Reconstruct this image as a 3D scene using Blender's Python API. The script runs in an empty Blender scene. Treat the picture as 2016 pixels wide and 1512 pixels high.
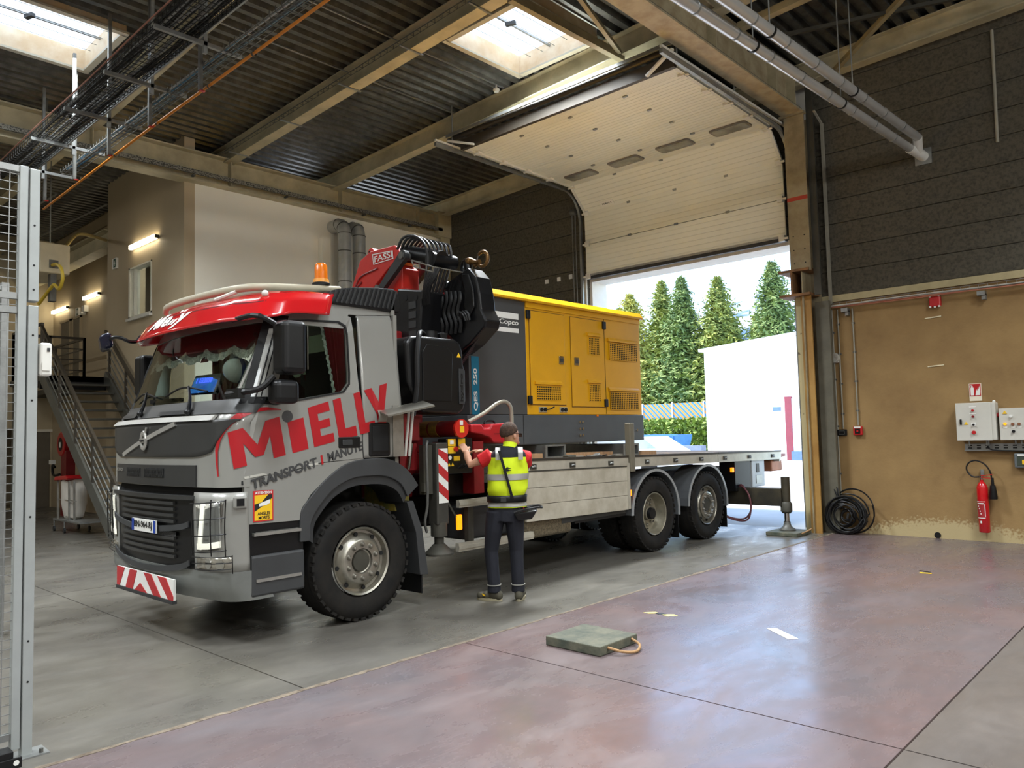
import bpy, bmesh, math, random
from mathutils import Vector, Matrix
random.seed(7)
SC = bpy.context.scene
COL = SC.collection

# ------------------------------------------------------------------ camera
yaw, pitch, roll = math.radians(42.987), math.radians(3.659), math.radians(-1.4106)
fw = Vector((-math.sin(yaw)*math.cos(pitch), math.cos(yaw)*math.cos(pitch), math.sin(pitch)))
rt = Vector((math.cos(yaw), math.sin(yaw), 0)); up = rt.cross(fw)
r2 = rt*math.cos(roll)+up*math.sin(roll); u2 = -rt*math.sin(roll)+up*math.cos(roll)
cam = bpy.data.cameras.new('camera'); cam.sensor_width = 36; cam.sensor_fit = 'HORIZONTAL'
cam.lens = 1514.0/2016*36; cam.clip_end = 3000; cam.clip_start = .05
co = bpy.data.objects.new('camera', cam); COL.objects.link(co)
mw = Matrix((r2, u2, -fw)).transposed().to_4x4(); mw.translation = (0, 0, 1.7)
co.matrix_world = mw
SC.camera = co

# ------------------------------------------------------------------ world, sun, exposure
w = bpy.data.worlds.new('world'); SC.world = w; w.use_nodes = True
nt = w.node_tree; nt.nodes.clear()
sky = nt.nodes.new('ShaderNodeTexSky'); sky.sky_type = 'NISHITA'; sky.sun_disc = False
sky.sun_elevation = math.radians(42); sky.sun_rotation = math.radians(-108); sky.altitude = 900; sky.dust_density = 0.5
bg = nt.nodes.new('ShaderNodeBackground'); bg.inputs[1].default_value = 0.62
wo = nt.nodes.new('ShaderNodeOutputWorld')
nt.links.new(sky.outputs[0], bg.inputs[0]); nt.links.new(bg.outputs[0], wo.inputs[0])
sun = bpy.data.lights.new('sun', 'SUN'); sun.energy = 7.0; sun.angle = math.radians(.6); sun.color = (1, .95, .86)
so = bpy.data.objects.new('sun', sun); COL.objects.link(so)
SUN_DIR = Vector((-.61, -.20, .75)).normalized()
so.rotation_euler = SUN_DIR.to_track_quat('Z', 'Y').to_euler()
vs = SC.view_settings
vs.view_transform = 'Standard'; vs.look = 'None'; vs.gamma = 1; vs.exposure = 0.36; vs.use_curve_mapping = False
SKYLIGHT_W = 390.0      # daylight through one roof light
FILL_FLOOD_W = 85.0         # one added wall fill lamp
FILL_LAMP_W = 62.0           # one added ceiling fill lamp

def area_light(name, loc, sx, sy, power, color=(1, 1, 1), rot=(0, 0, 0)):
    l = bpy.data.lights.new(name, 'AREA'); l.shape = 'RECTANGLE'; l.size = sx; l.size_y = sy
    l.energy = power; l.color = color
    o = bpy.data.objects.new(name, l); COL.objects.link(o); o.location = loc; o.rotation_euler = rot
    return o

# ------------------------------------------------------------------ helpers
def lin(c):
    return tuple(((v/255)/12.92 if v/255 <= .04045 else ((v/255+.055)/1.055)**2.4) for v in c)

MATS = {}
def mat(name, rgb, rough=.5, metal=0, var=.10, scale=4, bump=0, bscale=40, rgb2=None, lo=.35, hi=.65, stretch=None, spec=None, alpha=None, emit=0, trans=0, coat=0):
    """procedural principled material: noise blends rgb with rgb2 (or a darker rgb)"""
    if name in MATS: return MATS[name]
    m = bpy.data.materials.new(name); m.use_nodes = True; MATS[name] = m
    t = m.node_tree; b = t.nodes['Principled BSDF']; c = lin(rgb)
    b.inputs['Roughness'].default_value = rough; b.inputs['Metallic'].default_value = metal
    if spec is not None: b.inputs['Specular IOR Level'].default_value = spec
    if coat: b.inputs['Coat Weight'].default_value = coat
    if trans: b.inputs['Transmission Weight'].default_value = trans
    if alpha is not None: b.inputs['Alpha'].default_value = alpha
    tc = t.nodes.new('ShaderNodeTexCoord'); src = tc.outputs['Object']
    if stretch:
        mp = t.nodes.new('ShaderNodeMapping'); mp.inputs['Scale'].default_value = stretch
        t.links.new(src, mp.inputs[0]); src = mp.outputs[0]
    n = t.nodes.new('ShaderNodeTexNoise'); n.inputs['Scale'].default_value = scale; n.inputs['Detail'].default_value = 6
    n.inputs['Roughness'].default_value = .6; t.links.new(src, n.inputs['Vector'])
    r = t.nodes.new('ShaderNodeValToRGB'); r.color_ramp.elements[0].position = lo; r.color_ramp.elements[1].position = hi
    c2 = lin(rgb2) if rgb2 else tuple(v*(1-var) for v in c)
    c1 = c if rgb2 else tuple(min(1, v*(1+var*.5)) for v in c)
    r.color_ramp.elements[0].color = (*c2, 1); r.color_ramp.elements[1].color = (*c1, 1)
    t.links.new(n.outputs['Fac'], r.inputs[0]); t.links.new(r.outputs[0], b.inputs['Base Color'])
    if emit:
        b.inputs['Emission Color'].default_value = (*c, 1); b.inputs['Emission Strength'].default_value = emit
    if bump:
        n2 = t.nodes.new('ShaderNodeTexNoise'); n2.inputs['Scale'].default_value = bscale; n2.inputs['Detail'].default_value = 4
        t.links.new(src, n2.inputs['Vector'])
        bp = t.nodes.new('ShaderNodeBump'); bp.inputs['Strength'].default_value = bump; bp.inputs['Distance'].default_value = .01
        t.links.new(n2.outputs['Fac'], bp.inputs['Height']); t.links.new(bp.outputs[0], b.inputs['Normal'])
    return m

class B:
    """collects faces in world coordinates; build() links them as ONE mesh object"""
    def __init__(s): s.v = []; s.f = []
    def add(s, vs, fs):
        k = len(s.v); s.v += [tuple(p) for p in vs]; s.f += [tuple(i+k for i in f) for f in fs]; return s
    def box(s, x0, x1, y0, y1, z0, z1):
        return s.add([(x0,y0,z0),(x1,y0,z0),(x1,y1,z0),(x0,y1,z0),(x0,y0,z1),(x1,y0,z1),(x1,y1,z1),(x0,y1,z1)],
                     [(0,3,2,1),(4,5,6,7),(0,1,5,4),(1,2,6,5),(2,3,7,6),(3,0,4,7)])
    def obox(s, c, ax, ay, az):
        """box around c with half axis vectors"""
        c, ax, ay, az = map(Vector, (c, ax, ay, az)); P = []
        for k in (-1, 1):
            for i, j in ((-1,-1),(1,-1),(1,1),(-1,1)): P.append(c+ax*i+ay*j+az*k)
        return s.add(P, [(0,3,2,1),(4,5,6,7),(0,1,5,4),(1,2,6,5),(2,3,7,6),(3,0,4,7)])
    def bar(s, p0, p1, w, h, upv=(0,0,1)):
        p0, p1 = Vector(p0), Vector(p1); d = (p1-p0); L = d.length; d = d/L
        u = Vector(upv); a = d.cross(u)
        if a.length < 1e-4: a = d.cross(Vector((1,0,0)))
        a.normalize(); b = a.cross(d)
        return s.obox((p0+p1)/2, a*w/2, d*L/2, b*h/2)
    def prism(s, pts, axis, a, b):
        """polygon pts (2D) extruded along axis between a and b. axis x: pts=(y,z); y: (x,z); z: (x,y)"""
        def P(p, t): return {'x': (t, p[0], p[1]), 'y': (p[0], t, p[1]), 'z': (p[0], p[1], t)}[axis]
        n = len(pts); V = [P(p, a) for p in pts]+[P(p, b) for p in pts]
        F = [tuple(range(n-1, -1, -1)), tuple(range(n, 2*n))]+[(i, (i+1) % n, n+(i+1) % n, n+i) for i in range(n)]
        return s.add(V, F)
    def strip(s, inner, outer, axis, a, b):
        """band between two open polylines (2D) extruded along axis"""
        def P(p, t): return {'x': (t, p[0], p[1]), 'y': (p[0], t, p[1]), 'z': (p[0], p[1], t)}[axis]
        n = len(inner); V = [P(p, a) for p in inner]+[P(p, a) for p in outer]+[P(p, b) for p in inner]+[P(p, b) for p in outer]
        F = []
        for i in range(n-1):
            F += [(i, i+1, n+i+1, n+i), (2*n+i, 3*n+i, 3*n+i+1, 2*n+i+1), (i, 2*n+i, 2*n+i+1, i+1), (n+i, n+i+1, 3*n+i+1, 3*n+i)]
        F += [(0, n, 3*n, 2*n), (n-1, 3*n-1, 4*n-1, 2*n-1)]
        return s.add(V, F)
    def cyl(s, p0, p1, r, n=12, r1=None, cap=True):
        p0, p1 = Vector(p0), Vector(p1); d = (p1-p0).normalized(); r1 = r if r1 is None else r1
        a = d.orthogonal().normalized(); b = d.cross(a); V = []
        for p, q in ((p0, r), (p1, r1)):
            V += [p+(a*math.cos(2*math.pi*i/n)+b*math.sin(2*math.pi*i/n))*q for i in range(n)]
        F = [(i, (i+1) % n, n+(i+1) % n, n+i) for i in range(n)]
        if cap: F += [tuple(range(n-1, -1, -1)), tuple(range(n, 2*n))]
        return s.add(V, F)
    def tube(s, pts, r, n=8, closed=False, raw=False):
        pts = [Vector(p) for p in pts]; m = len(pts); V = []; a = None
        rr = list(r) if isinstance(r, (list, tuple)) else [r]*m
        if not closed and not raw and 3 <= m <= 14:          # round the bends (centripetal spline)
            P = [pts[0]*2-pts[1]]+pts+[pts[-1]*2-pts[-2]]; Q = []; R_ = []
            for i in range(m-1):
                p0, p1, p2, p3 = P[i:i+4]; t1 = (p1-p0).length**.5; t2 = t1+(p2-p1).length**.5; t3 = t2+(p3-p2).length**.5
                for k in range(4):
                    t = t1+(t2-t1)*k/4
                    A1 = p0*((t1-t)/t1)+p1*(t/t1); A2 = p1*((t2-t)/(t2-t1))+p2*((t-t1)/(t2-t1)); A3 = p2*((t3-t)/(t3-t2))+p3*((t-t2)/(t3-t2))
                    B1 = A1*((t2-t)/t2)+A2*(t/t2); B2 = A2*((t3-t)/(t3-t1))+A3*((t-t1)/(t3-t1))
                    Q.append(B1*((t2-t)/(t2-t1))+B2*((t-t1)/(t2-t1))); R_.append(rr[i]+(rr[i+1]-rr[i])*k/4)
            pts = Q+[pts[-1]]; rr = R_+[rr[-1]]; m = len(pts)
        for i, p in enumerate(pts):
            if closed: t = pts[(i+1) % m]-pts[i-1]
            else: t = pts[min(i+1, m-1)]-pts[max(i-1, 0)]
            t.normalize()
            if a is None: a = t.orthogonal().normalized()
            a = (a-t*a.dot(t))
            a = a.normalized() if a.length > 1e-6 else t.orthogonal().normalized()
            b = t.cross(a)
            V += [p+(a*math.cos(2*math.pi*k/n)+b*math.sin(2*math.pi*k/n))*rr[i] for k in range(n)]
        F = []
        for i in range(m if closed else m-1):
            j = (i+1) % m
            F += [(i*n+k, i*n+(k+1) % n, j*n+(k+1) % n, j*n+k) for k in range(n)]
        if not closed: F += [tuple(range(n-1, -1, -1)), tuple(range((m-1)*n, m*n))]
        return s.add(V, F)
    def lathe(s, prof, c, axis='x', n=32, a0=0, a1=2*math.pi):
        """prof: (along, radius) pairs revolved around axis through c"""
        c = Vector(c); m = len(prof); V = []; full = abs(a1-a0-2*math.pi) < 1e-6; k = n if full else n+1
        for i in range(k):
            t = a0+(a1-a0)*i/n; cs, sn = math.cos(t), math.sin(t)
            for al, r in prof:
                V.append(c+Vector({'x': (al, r*cs, r*sn), 'y': (r*cs, al, r*sn), 'z': (r*cs, r*sn, al)}[axis]))
        F = []
        for i in range(n):
            j = (i+1) % k
            F += [(i*m+q, j*m+q, j*m+q+1, i*m+q+1) for q in range(m-1)]
        return s.add(V, F)
    def ball(s, c, rx, ry=None, rz=None, n=12, m=8):
        ry = ry or rx; rz = rz or rx; V = []; F = []
        for i in range(m+1):
            th = math.pi*i/m
            V += [(c[0]+rx*math.sin(th)*math.cos(2*math.pi*k/n), c[1]+ry*math.sin(th)*math.sin(2*math.pi*k/n), c[2]+rz*math.cos(th)) for k in range(n)]
        for i in range(m): F += [(i*n+k, (i+1)*n+k, (i+1)*n+(k+1) % n, i*n+(k+1) % n) for k in range(n)]
        return s.add(V, F)
    def grid(s, nu, nv, fn):
        V = [fn(i/nu, j/nv) for j in range(nv+1) for i in range(nu+1)]
        F = [(j*(nu+1)+i, j*(nu+1)+i+1, (j+1)*(nu+1)+i+1, (j+1)*(nu+1)+i) for j in range(nv) for i in range(nu)]
        return s.add(V, F)
    def ibeam(s, axis, a, b, c, zb, zt, fwid, tf=.02, tw=.012):
        """I section running along axis ('x','y','z') from a to b; c = centre across, zb/zt bottom/top"""
        h = fwid/2; t = tw/2
        pts = [(c-h,zb),(c+h,zb),(c+h,zb+tf),(c+t,zb+tf),(c+t,zt-tf),(c+h,zt-tf),(c+h,zt),(c-h,zt),(c-h,zt-tf),(c-t,zt-tf),(c-t,zb+tf),(c-h,zb+tf)]
        return s.prism(pts, axis, a, b)
    def xf(s, fn):
        s.v = [tuple(fn(Vector(p))) for p in s.v]; return s
    def build(s, name, m, parent=None, smooth=False, bevel=0, solid=0, sub=0, origin=None, weld=False):
        me = bpy.data.meshes.new(name)
        o0 = Vector(origin) if origin is not None else (Vector(parent['_o']) if parent is not None and '_o' in parent else Vector((0,0,0)))
        me.from_pydata([tuple(Vector(p)-o0) for p in s.v], [], s.f); me.validate()
        bm = bmesh.new(); bm.from_mesh(me)
        if weld: bmesh.ops.remove_doubles(bm, verts=bm.verts[:], dist=1e-4)
        bmesh.ops.recalc_face_normals(bm, faces=bm.faces); bm.to_mesh(me); bm.free()
        if m is not None: me.materials.append(m)
        ob = bpy.data.objects.new(name, me); COL.objects.link(ob)
        ob['_o'] = tuple(o0)
        if parent is not None: ob.parent = parent
        else: ob.location = o0
        if solid:
            md = ob.modifiers.new('solid', 'SOLIDIFY'); md.thickness = solid; md.offset = 0
        if bevel:
            md = ob.modifiers.new('bevel', 'BEVEL'); md.width = bevel; md.segments = 2 if bevel < .03 else 4; md.limit_method = 'ANGLE'; md.angle_limit = .6
        if sub:
            md = ob.modifiers.new('sub', 'SUBSURF'); md.levels = sub; md.render_levels = sub
        if smooth:
            for p in me.polygons: p.use_smooth = True
            if not sub:
                try: me.set_sharp_from_angle(angle=math.radians(40))
                except Exception: pass
        return ob

def tag(o, label=None, cat=None, group=None, kind=None):
    if label: o['label'] = label
    if cat: o['category'] = cat
    if group: o['group'] = group
    if kind: o['kind'] = kind
    return o
def thing(name, label, cat, loc, group=None, kind=None):
    o = bpy.data.objects.new(name, None); COL.objects.link(o); o.location = loc; o['_o'] = tuple(loc); o.empty_display_size = .2
    return tag(o, label, cat, group, kind)
def copy_tree(o, parent=None):
    c = o.copy(); COL.objects.link(c)
    if parent is not None: c.parent = parent
    for ch in [k for k in o.children]: copy_tree(ch, c)
    return c
def share(src, name, parent, delta):
    """a further part with src's mesh, moved by delta"""
    c = src.copy(); c.name = name; COL.objects.link(c); c.parent = parent; c.location = Vector(src.location)+Vector(delta)
    return c
def text_mesh(body, size=1, bold=0, shear=0, spacing=1, depth=.002, align='LEFT', res=4, line=1):
    """lettering as (verts, faces) in its own xy plane, x reading direction, y up"""
    cu = bpy.data.curves.new('lettering', 'FONT'); cu.body = body; cu.size = size; cu.offset = bold; cu.shear = shear
    cu.space_character = spacing; cu.extrude = depth/2; cu.align_x = align; cu.resolution_u = res; cu.space_line = line
    ob = bpy.data.objects.new('lettering', cu); COL.objects.link(ob)
    dg = bpy.context.evaluated_depsgraph_get(); me = bpy.data.meshes.new_from_object(ob.evaluated_get(dg))
    V = [tuple(v.co) for v in me.vertices]; F = [tuple(p.vertices) for p in me.polygons]
    bpy.data.objects.remove(ob); bpy.data.curves.remove(cu); bpy.data.meshes.remove(me)
    return V, F
def text(body, origin, xdir, ydir, width=None, height=None, **kw):
    """B holding lettering laid at origin along xdir/ydir; fitted to width x height when given"""
    V, F = text_mesh(body, **kw)
    x0 = min(v[0] for v in V); x1 = max(v[0] for v in V); y0 = min(v[1] for v in V); y1 = max(v[1] for v in V)
    sx = width/(x1-x0) if width else 1; sy = height/(y1-y0) if height else sx
    xd, yd = Vector(xdir).normalized(), Vector(ydir); yd.normalize(); zd = xd.cross(yd).normalized(); o = Vector(origin)
    b = B(); b.add([o+xd*((v[0]-x0)*sx)+yd*((v[1]-y0)*sy)+zd*v[2] for v in V], F)
    return b

# ------------------------------------------------------------------ shared materials
M_CREAM = mat('cream steel paint', (178,168,138), .55, var=.22, scale=2.5, bump=.05)
M_DKSTEEL = mat('dark steel', (70,68,60), .55, .3, var=.2)
M_GALV = mat('galvanised steel', (150,152,150), .42, .7, var=.18, scale=9)
M_ZINC = mat('pale zinc post', (158,162,160), .45, .25, var=.08, scale=5)
M_GALVD = mat('dull zinc', (104,104,100), .5, .6, var=.2, scale=9)
M_BLACK = mat('black plastic', (17,17,18), .45, var=.2, spec=.35)
M_DKGREY = mat('charcoal plastic', (44,45,46), .5, var=.15)
M_RUBBER = mat('tyre rubber', (20,19,18), .8, var=.35, scale=7, rgb2=(34,31,27), spec=.3)
M_WHITE = mat('white paint', (214,212,204), .4, var=.05)
M_RED = mat('red paint', (178,26,30), .32, var=.12)
M_ALU = mat('brushed aluminium', (176,174,168), .35, .75, var=.12, scale=12)
M_CHROME = mat('chrome', (205,205,202), .12, 1, var=.05)
M_YELLOW = mat('yellow print', (232,186,30), .45, var=.05)
M_INK = mat('black print', (24,24,24), .5, var=.05)
M_PAPER = mat('white print', (225,224,218), .5, var=.04)
M_ORANGE = mat('amber lens', (232,120,20), .2, var=.1)
M_GLASSDK = mat('dark tinted glass', (14,16,18), .06, var=.1)
# ================================================================== ROOM SHELL
def zp(x): return 7.0+.033*max(0, min(x, 7)+13.8)       # underside of the roof purlins
SKYL = [(-12.4,-10.9,2.45,3.95), (-8.1,-6.6,7.5,9.05), (-3.4,-1.9,2.45,3.95), (-8.1,-6.6,-2.3,-.8), (.6,2.1,7.5,9.05), (-12.4,-10.9,-2.3,-.8), (.6,2.1,-2.3,-.8)]

# ---- floor: slabs with real joints
fl = B().box(-24,6.6,-6.6,12.66,-.12,-.02).build('floor', mat('joint filler', (92,78,62), .9, var=.4, scale=30))
tag(fl, 'worn concrete hall floor with grey and faded pink slabs', kind='structure')
def floor_mat(name, a, b, c, rough):
    m = mat(name, a, rough, var=.1); t = m.node_tree; bs = t.nodes['Principled BSDF']
    tc = t.nodes.new('ShaderNodeTexCoord')
    mp = t.nodes.new('ShaderNodeMapping'); mp.inputs['Scale'].default_value = (1, .45, 1); mp.inputs['Rotation'].default_value = (0, 0, .5)
    t.links.new(tc.outputs['Object'], mp.inputs[0])
    cols = []
    for k, (sc, lo, hi) in enumerate(((.45,.32,.68), (2.2,.36,.78), (9,.35,.75))):
        n = t.nodes.new('ShaderNodeTexNoise'); n.inputs['Scale'].default_value = sc; n.inputs['Detail'].default_value = 9; n.inputs['Roughness'].default_value = .68; n.inputs['Distortion'].default_value = .4
        t.links.new(mp.outputs[0] if k else tc.outputs['Object'], n.inputs['Vector'])
        mr = t.nodes.new('ShaderNodeMapRange'); mr.inputs[1].default_value = lo; mr.inputs[2].default_value = hi; t.links.new(n.outputs['Fac'], mr.inputs[0]); cols.append(mr.outputs[0])
    m1 = t.nodes.new('ShaderNodeMix'); m1.data_type = 'RGBA'; m1.inputs[6].default_value = (*lin(a),1); m1.inputs[7].default_value = (*lin(b),1); t.links.new(cols[0], m1.inputs[0])
    m2 = t.nodes.new('ShaderNodeMix'); m2.data_type = 'RGBA'; m2.inputs[7].default_value = (*lin(c),1); t.links.new(m1.outputs[2], m2.inputs[6])
    ml = t.nodes.new('ShaderNodeMath'); ml.operation = 'MULTIPLY'; ml.inputs[1].default_value = .30; t.links.new(cols[1], ml.inputs[0]); t.links.new(ml.outputs[0], m2.inputs[0])
    hs = t.nodes.new('ShaderNodeHueSaturation'); t.links.new(m2.outputs[2], hs.inputs['Color'])
    mv = t.nodes.new('ShaderNodeMapRange'); mv.inputs[3].default_value = .90; mv.inputs[4].default_value = 1.06; t.links.new(cols[2], mv.inputs[0]); t.links.new(mv.outputs[0], hs.inputs['Value'])
    t.links.new(hs.outputs[0], bs.inputs['Base Color'])
    rr = t.nodes.new('ShaderNodeMapRange'); rr.inputs[3].default_value = rough-.1; rr.inputs[4].default_value = rough+.2; t.links.new(cols[1], rr.inputs[0]); t.links.new(rr.outputs[0], bs.inputs['Roughness'])
    return m
MF_GREY = floor_mat('grey concrete', (104,100,91), (82,79,75), (115,110,101), .34)
MF_PINK = floor_mat('faded pink concrete', (110,89,86), (92,89,93), (113,102,101), .28)
MF_BROWN = floor_mat('brown grey concrete', (101,92,85), (86,81,78), (108,100,94), .36)
XB = [-24,-16.9,-9.9,-4.70]; G = .006
for i in range(3):
    for (y0, y1) in ((-6.6,2.92),(2.92,12.66)):
        B().box(XB[i]+G, XB[i+1]-G, y0+G, y1-G, -.05, 0).build('slab', MF_GREY, fl)
for (x0, x1, m) in ((-4.70,-1.36,MF_PINK),(-1.36,6.6,MF_BROWN)):
    for (y0, y1) in ((-6.6,4.39),(4.39,12.66)):
        B().box(x0+G, x1-G, y0+G, y1-G, -.05, 0).build('slab', m, fl)
# chipped mortar edge along the long joint
b = B(); y = 1.0; rnd = random.Random(3)
L, R_ = [], []
while y < 12.4:
    wv = .012+.022*rnd.random()**2
    L.append((-4.70-wv, y)); R_.append((-4.70+.010+.02*rnd.random()**2, y)); y += .05+.1*rnd.random()
b.strip(L, R_, 'z', -.01, .0025)
b.build('joint_mortar', mat('brown joint crumbs', (78,66,54), .95, var=.5, scale=14, rgb2=(126,114,98), bump=.6), fl)

# ---- back wall (with the gateway), cladding boards as parts
M_RENDER = mat('white outer render', (228,226,220), .8, var=.05)
wb = B()
wb.box(-13.9,-9.5,12.70,13.2,0,8); wb.box(-5.12,6.6,12.70,13.2,0,8); wb.box(-9.5,-5.12,12.70,13.2,4.78,8)
wb = wb.build('wall_back', M_RENDER); tag(wb, 'gateway wall with dark acoustic boards above and ochre concrete below', kind='structure')
M_BOARD = mat('dark acoustic board', (58,54,46), .9, var=.5, scale=22, rgb2=(84,80,68), lo=.42, hi=.7, bump=.5, bscale=90)
b0 = B().box(-13.9,-9.56,12.60,12.70,0,.385).build('cladding_board', M_BOARD, wb, bevel=.012)
for i in range(1, 20): share(b0, 'cladding_board', wb, (0, rnd.uniform(-.006,.006), i*.39))
b0 = B().box(-4.78,6.6,12.62,12.70,3.80,4.185).build('cladding_board', M_BOARD, wb, bevel=.012)
for i in range(1, 10): share(b0, 'cladding_board', wb, (0, rnd.uniform(-.006,.006), i*.39))
b0 = B().box(-9.56,-5.1,12.62,12.70,4.86,5.245).build('cladding_board', M_BOARD, wb, bevel=.012)
for i in range(1, 8): share(b0, 'cladding_board', wb, (0, 0, i*.39))
# ochre concrete lower wall with a lime-washed stain and a drain hole
m_och = mat('ochre painted concrete', (150,121,76), .75, var=.2, scale=1.5, rgb2=(130,102,62), bump=.15, bscale=30)
t = m_och.node_tree; bs = t.nodes['Principled BSDF']; src = bs.inputs['Base Color'].links[0].from_socket
tc = t.nodes.new('ShaderNodeTexCoord'); sp = t.nodes.new('ShaderNodeSeparateXYZ'); t.links.new(tc.outputs['Object'], sp.inputs[0])
def mth(op, a, b=None, c=None):
    n = t.nodes.new('ShaderNodeMath'); n.operation = op
    for i, v in enumerate((a, b, c)):
        if v is None: continue
        if isinstance(v, (int, float)): n.inputs[i].default_value = v
        else: t.links.new(v, n.inputs[i])
    return n.outputs[0]
nz = t.nodes.new('ShaderNodeTexNoise'); nz.inputs['Scale'].default_value = 30; nz.inputs['Detail'].default_value = 8; t.links.new(tc.outputs['Object'], nz.inputs['Vector'])
dx = mth('DIVIDE', mth('ADD', sp.outputs[0], 3.15), 1.25); dz = mth('DIVIDE', mth('SUBTRACT', sp.outputs[2], -.12), .40)
dd = mth('ADD', mth('SQRT', mth('ADD', mth('MULTIPLY', dx, dx), mth('MULTIPLY', dz, dz))), mth('MULTIPLY', mth('SUBTRACT', nz.outputs['Fac'], .5), .9))
mr = t.nodes.new('ShaderNodeMapRange'); mr.inputs[1].default_value = 1.05; mr.inputs[2].default_value = .85; t.links.new(dd, mr.inputs[0])
mx = t.nodes.new('ShaderNodeMix'); mx.data_type = 'RGBA'; mx.inputs[7].default_value = (*lin((178,160,118)),1); t.links.new(src, mx.inputs[6]); t.links.new(mr.outputs[0], mx.inputs[0])
t.links.new(mx.outputs[2], bs.inputs['Base Color'])
lo = B().box(-5.12,6.6,12.64,12.72,0,3.69).build('concrete_base', m_och, wb)
lo['label'] = 'ochre painted concrete lower wall'
B().box(-4.78,6.6,12.59,12.72,3.69,3.795).build('ledge', mat('cream ledge', (176,164,126), .6, var=.15), wb)
B().cyl((-3.27,12.632,.045),(-3.27,12.645,.045),.045,16).build('drain_hole', M_BLACK, wb)
for (x0,x1,z) in ((-3.27,-3.05,3.27),(-3.27,-3.05,2.545)):
    B().bar((x0,12.635,z-.006),(x1,12.635,z+.006),.012,.016).build('wall_slot', mat('bright slot', (225,215,180), .5), wb)
for (x,y,z) in ((-10.63,12.59,4.95),(-10.29,12.59,4.95),(-9.97,12.59,4.955)):
    B().box(x-.04,x+.04,12.575,12.6,z-.045,z+.045).build('wall_pad', M_PAPER, wb)

# ---- office block on the left, far recess, remaining walls
M_OFFW = mat('white office wall paint', (240,235,220), .38, var=.03, scale=1.2)
M_OFFG = mat('putty wall paint', (178,162,134), .6, var=.04, scale=1.2)
ow = B().box(-14.15,-13.85,6.32,12.72,0,6.75).build('wall_left', M_OFFW)
tag(ow, 'smooth white office wall behind the truck', kind='structure')
of = B()
WX0, WX1, WZ0, WZ1 = -16.40,-15.27,4.22,5.27
of.box(-17.63,WX0,6.12,6.32,0,7.5); of.box(WX1,-13.851,6.12,6.32,0,7.5); of.box(WX0,WX1,6.12,6.32,0,WZ0); of.box(WX0,WX1,6.12,6.32,WZ1,7.5)
of.box(-17.63,-17.43,6.32,7.2,0,7.5)
of = of.build('wall_office', M_OFFG); tag(of, 'putty coloured office wall with a high window', kind='structure')
rc = B().box(-24,-17.43,6.85,7.05,0,7.4).build('wall_recess', M_OFFG); tag(rc, 'putty wall of the stair recess with two lamps', kind='structure')
ew = B(); ew.box(-24.0,-23.75,-6.6,5.55,0,7.4); ew.box(-24,-23.75,6.35,7,0,7.4); ew.box(-24,-23.75,5.55,6.35,2.15,7.4); ew = ew.build('wall_end', mat('cream end wall', (196,182,152), .65, var=.04)); tag(ew, 'cream end wall beyond the stairs with a passage', kind='structure')
sr = B().box(-25.6,-24.0,5.0,6.9,0,.0+.02).box(-25.65,-25.6,4.9,7,0,2.6).box(-25.6,-24.0,4.9,5.0,0,2.6).box(-25.6,-24,6.9,7,0,2.6).box(-25.6,-24,4.9,7,2.5,2.6).build('wall_passage', mat('cream end wall', (0,0,0))); tag(sr, 'short passage behind the end wall', kind='structure')
rw = B().box(6.6,6.8,-6.8,13.2,0,8.2).build('wall_right', mat('grey block wall', (128,122,108), .8, var=.2)); tag(rw, 'grey side wall', kind='structure')
rr = B().box(-24,6.8,-6.8,-6.6,0,8.2).build('wall_rear', mat('pale rear wall', (170,162,144), .7, var=.1)); tag(rr, 'pale wall behind the viewer', kind='structure')
# office interior seen through the window
oi = B().box(-17.4,-14.2,8.6,8.7,3.1,7).box(-17.43,-17.4,7.2,8.7,3.1,7).box(-17.43,-14.15,6.32,8.7,3.0,3.1).box(-17.43,-14.15,6.32,8.7,6.4,6.5).build('wall_inside', mat('pale office room', (168,176,172), .6)); tag(oi, 'pale inner wall of the upstairs office', kind='structure')
area_light('office ceiling lamp', (-15.8,7.5,6.38), 1.0, .3, 45, (1,.97,.9))
wn = thing('window_1', 'white framed high office window over the red truck visor', None, (-15.84,6.2,WZ0), kind='structure')
f = B(); f.box(WX0,WX0+.07,6.10,6.26,WZ0,WZ1); f.box(WX1-.03,WX1,6.10,6.26,WZ0,WZ1); f.box(WX0,WX1,6.10,6.26,WZ0,WZ0+.04); f.box(WX0,WX1,6.10,6.26,WZ1-.03,WZ1); f.box(WX0+.16,WX0+.2,6.14,6.26,WZ0,WZ1)
f.build('window_frame', mat('white window frame', (222,219,206), .4), wn)
B().box(WX0+.05,WX1-.03,6.2,6.21,WZ0+.03,WZ1-.03).build('pane', mat('clear pane', (235,242,240), .02, trans=1, var=.01), wn)
B().box(WX0-.04,WX1+.02,6.06,6.12,WZ0-.05,WZ0).build('window_sill', M_WHITE, wn)
# office chair and person-sized dark shape inside the window: a chair back and desk
ch = thing('office_chair', 'black office chair back seen through the high office window', 'chair', (-16.0,6.75,3.1))
B().prism([(-16.3,4.0),(-15.75,4.0),(-15.78,4.6),(-15.92,4.98),(-16.08,5.0),(-16.25,4.75)], 'y', 6.68, 6.78).build('backrest', M_BLACK, ch, bevel=.03)
B().box(-16.3,-15.75,6.7,7.2,3.52,3.62).build('seat', M_BLACK, ch, bevel=.03)
B().cyl((-16.0,6.95,3.16),(-16.0,6.95,3.55),.03).build('post', M_DKGREY, ch)
b = B()
for k in range(5): b.bar((-16.0,6.95,3.14),(-16.0+.3*math.cos(k*1.257),6.95+.3*math.sin(k*1.257),3.12),.05,.04)
b.build('base', M_DKGREY, ch)

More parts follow.
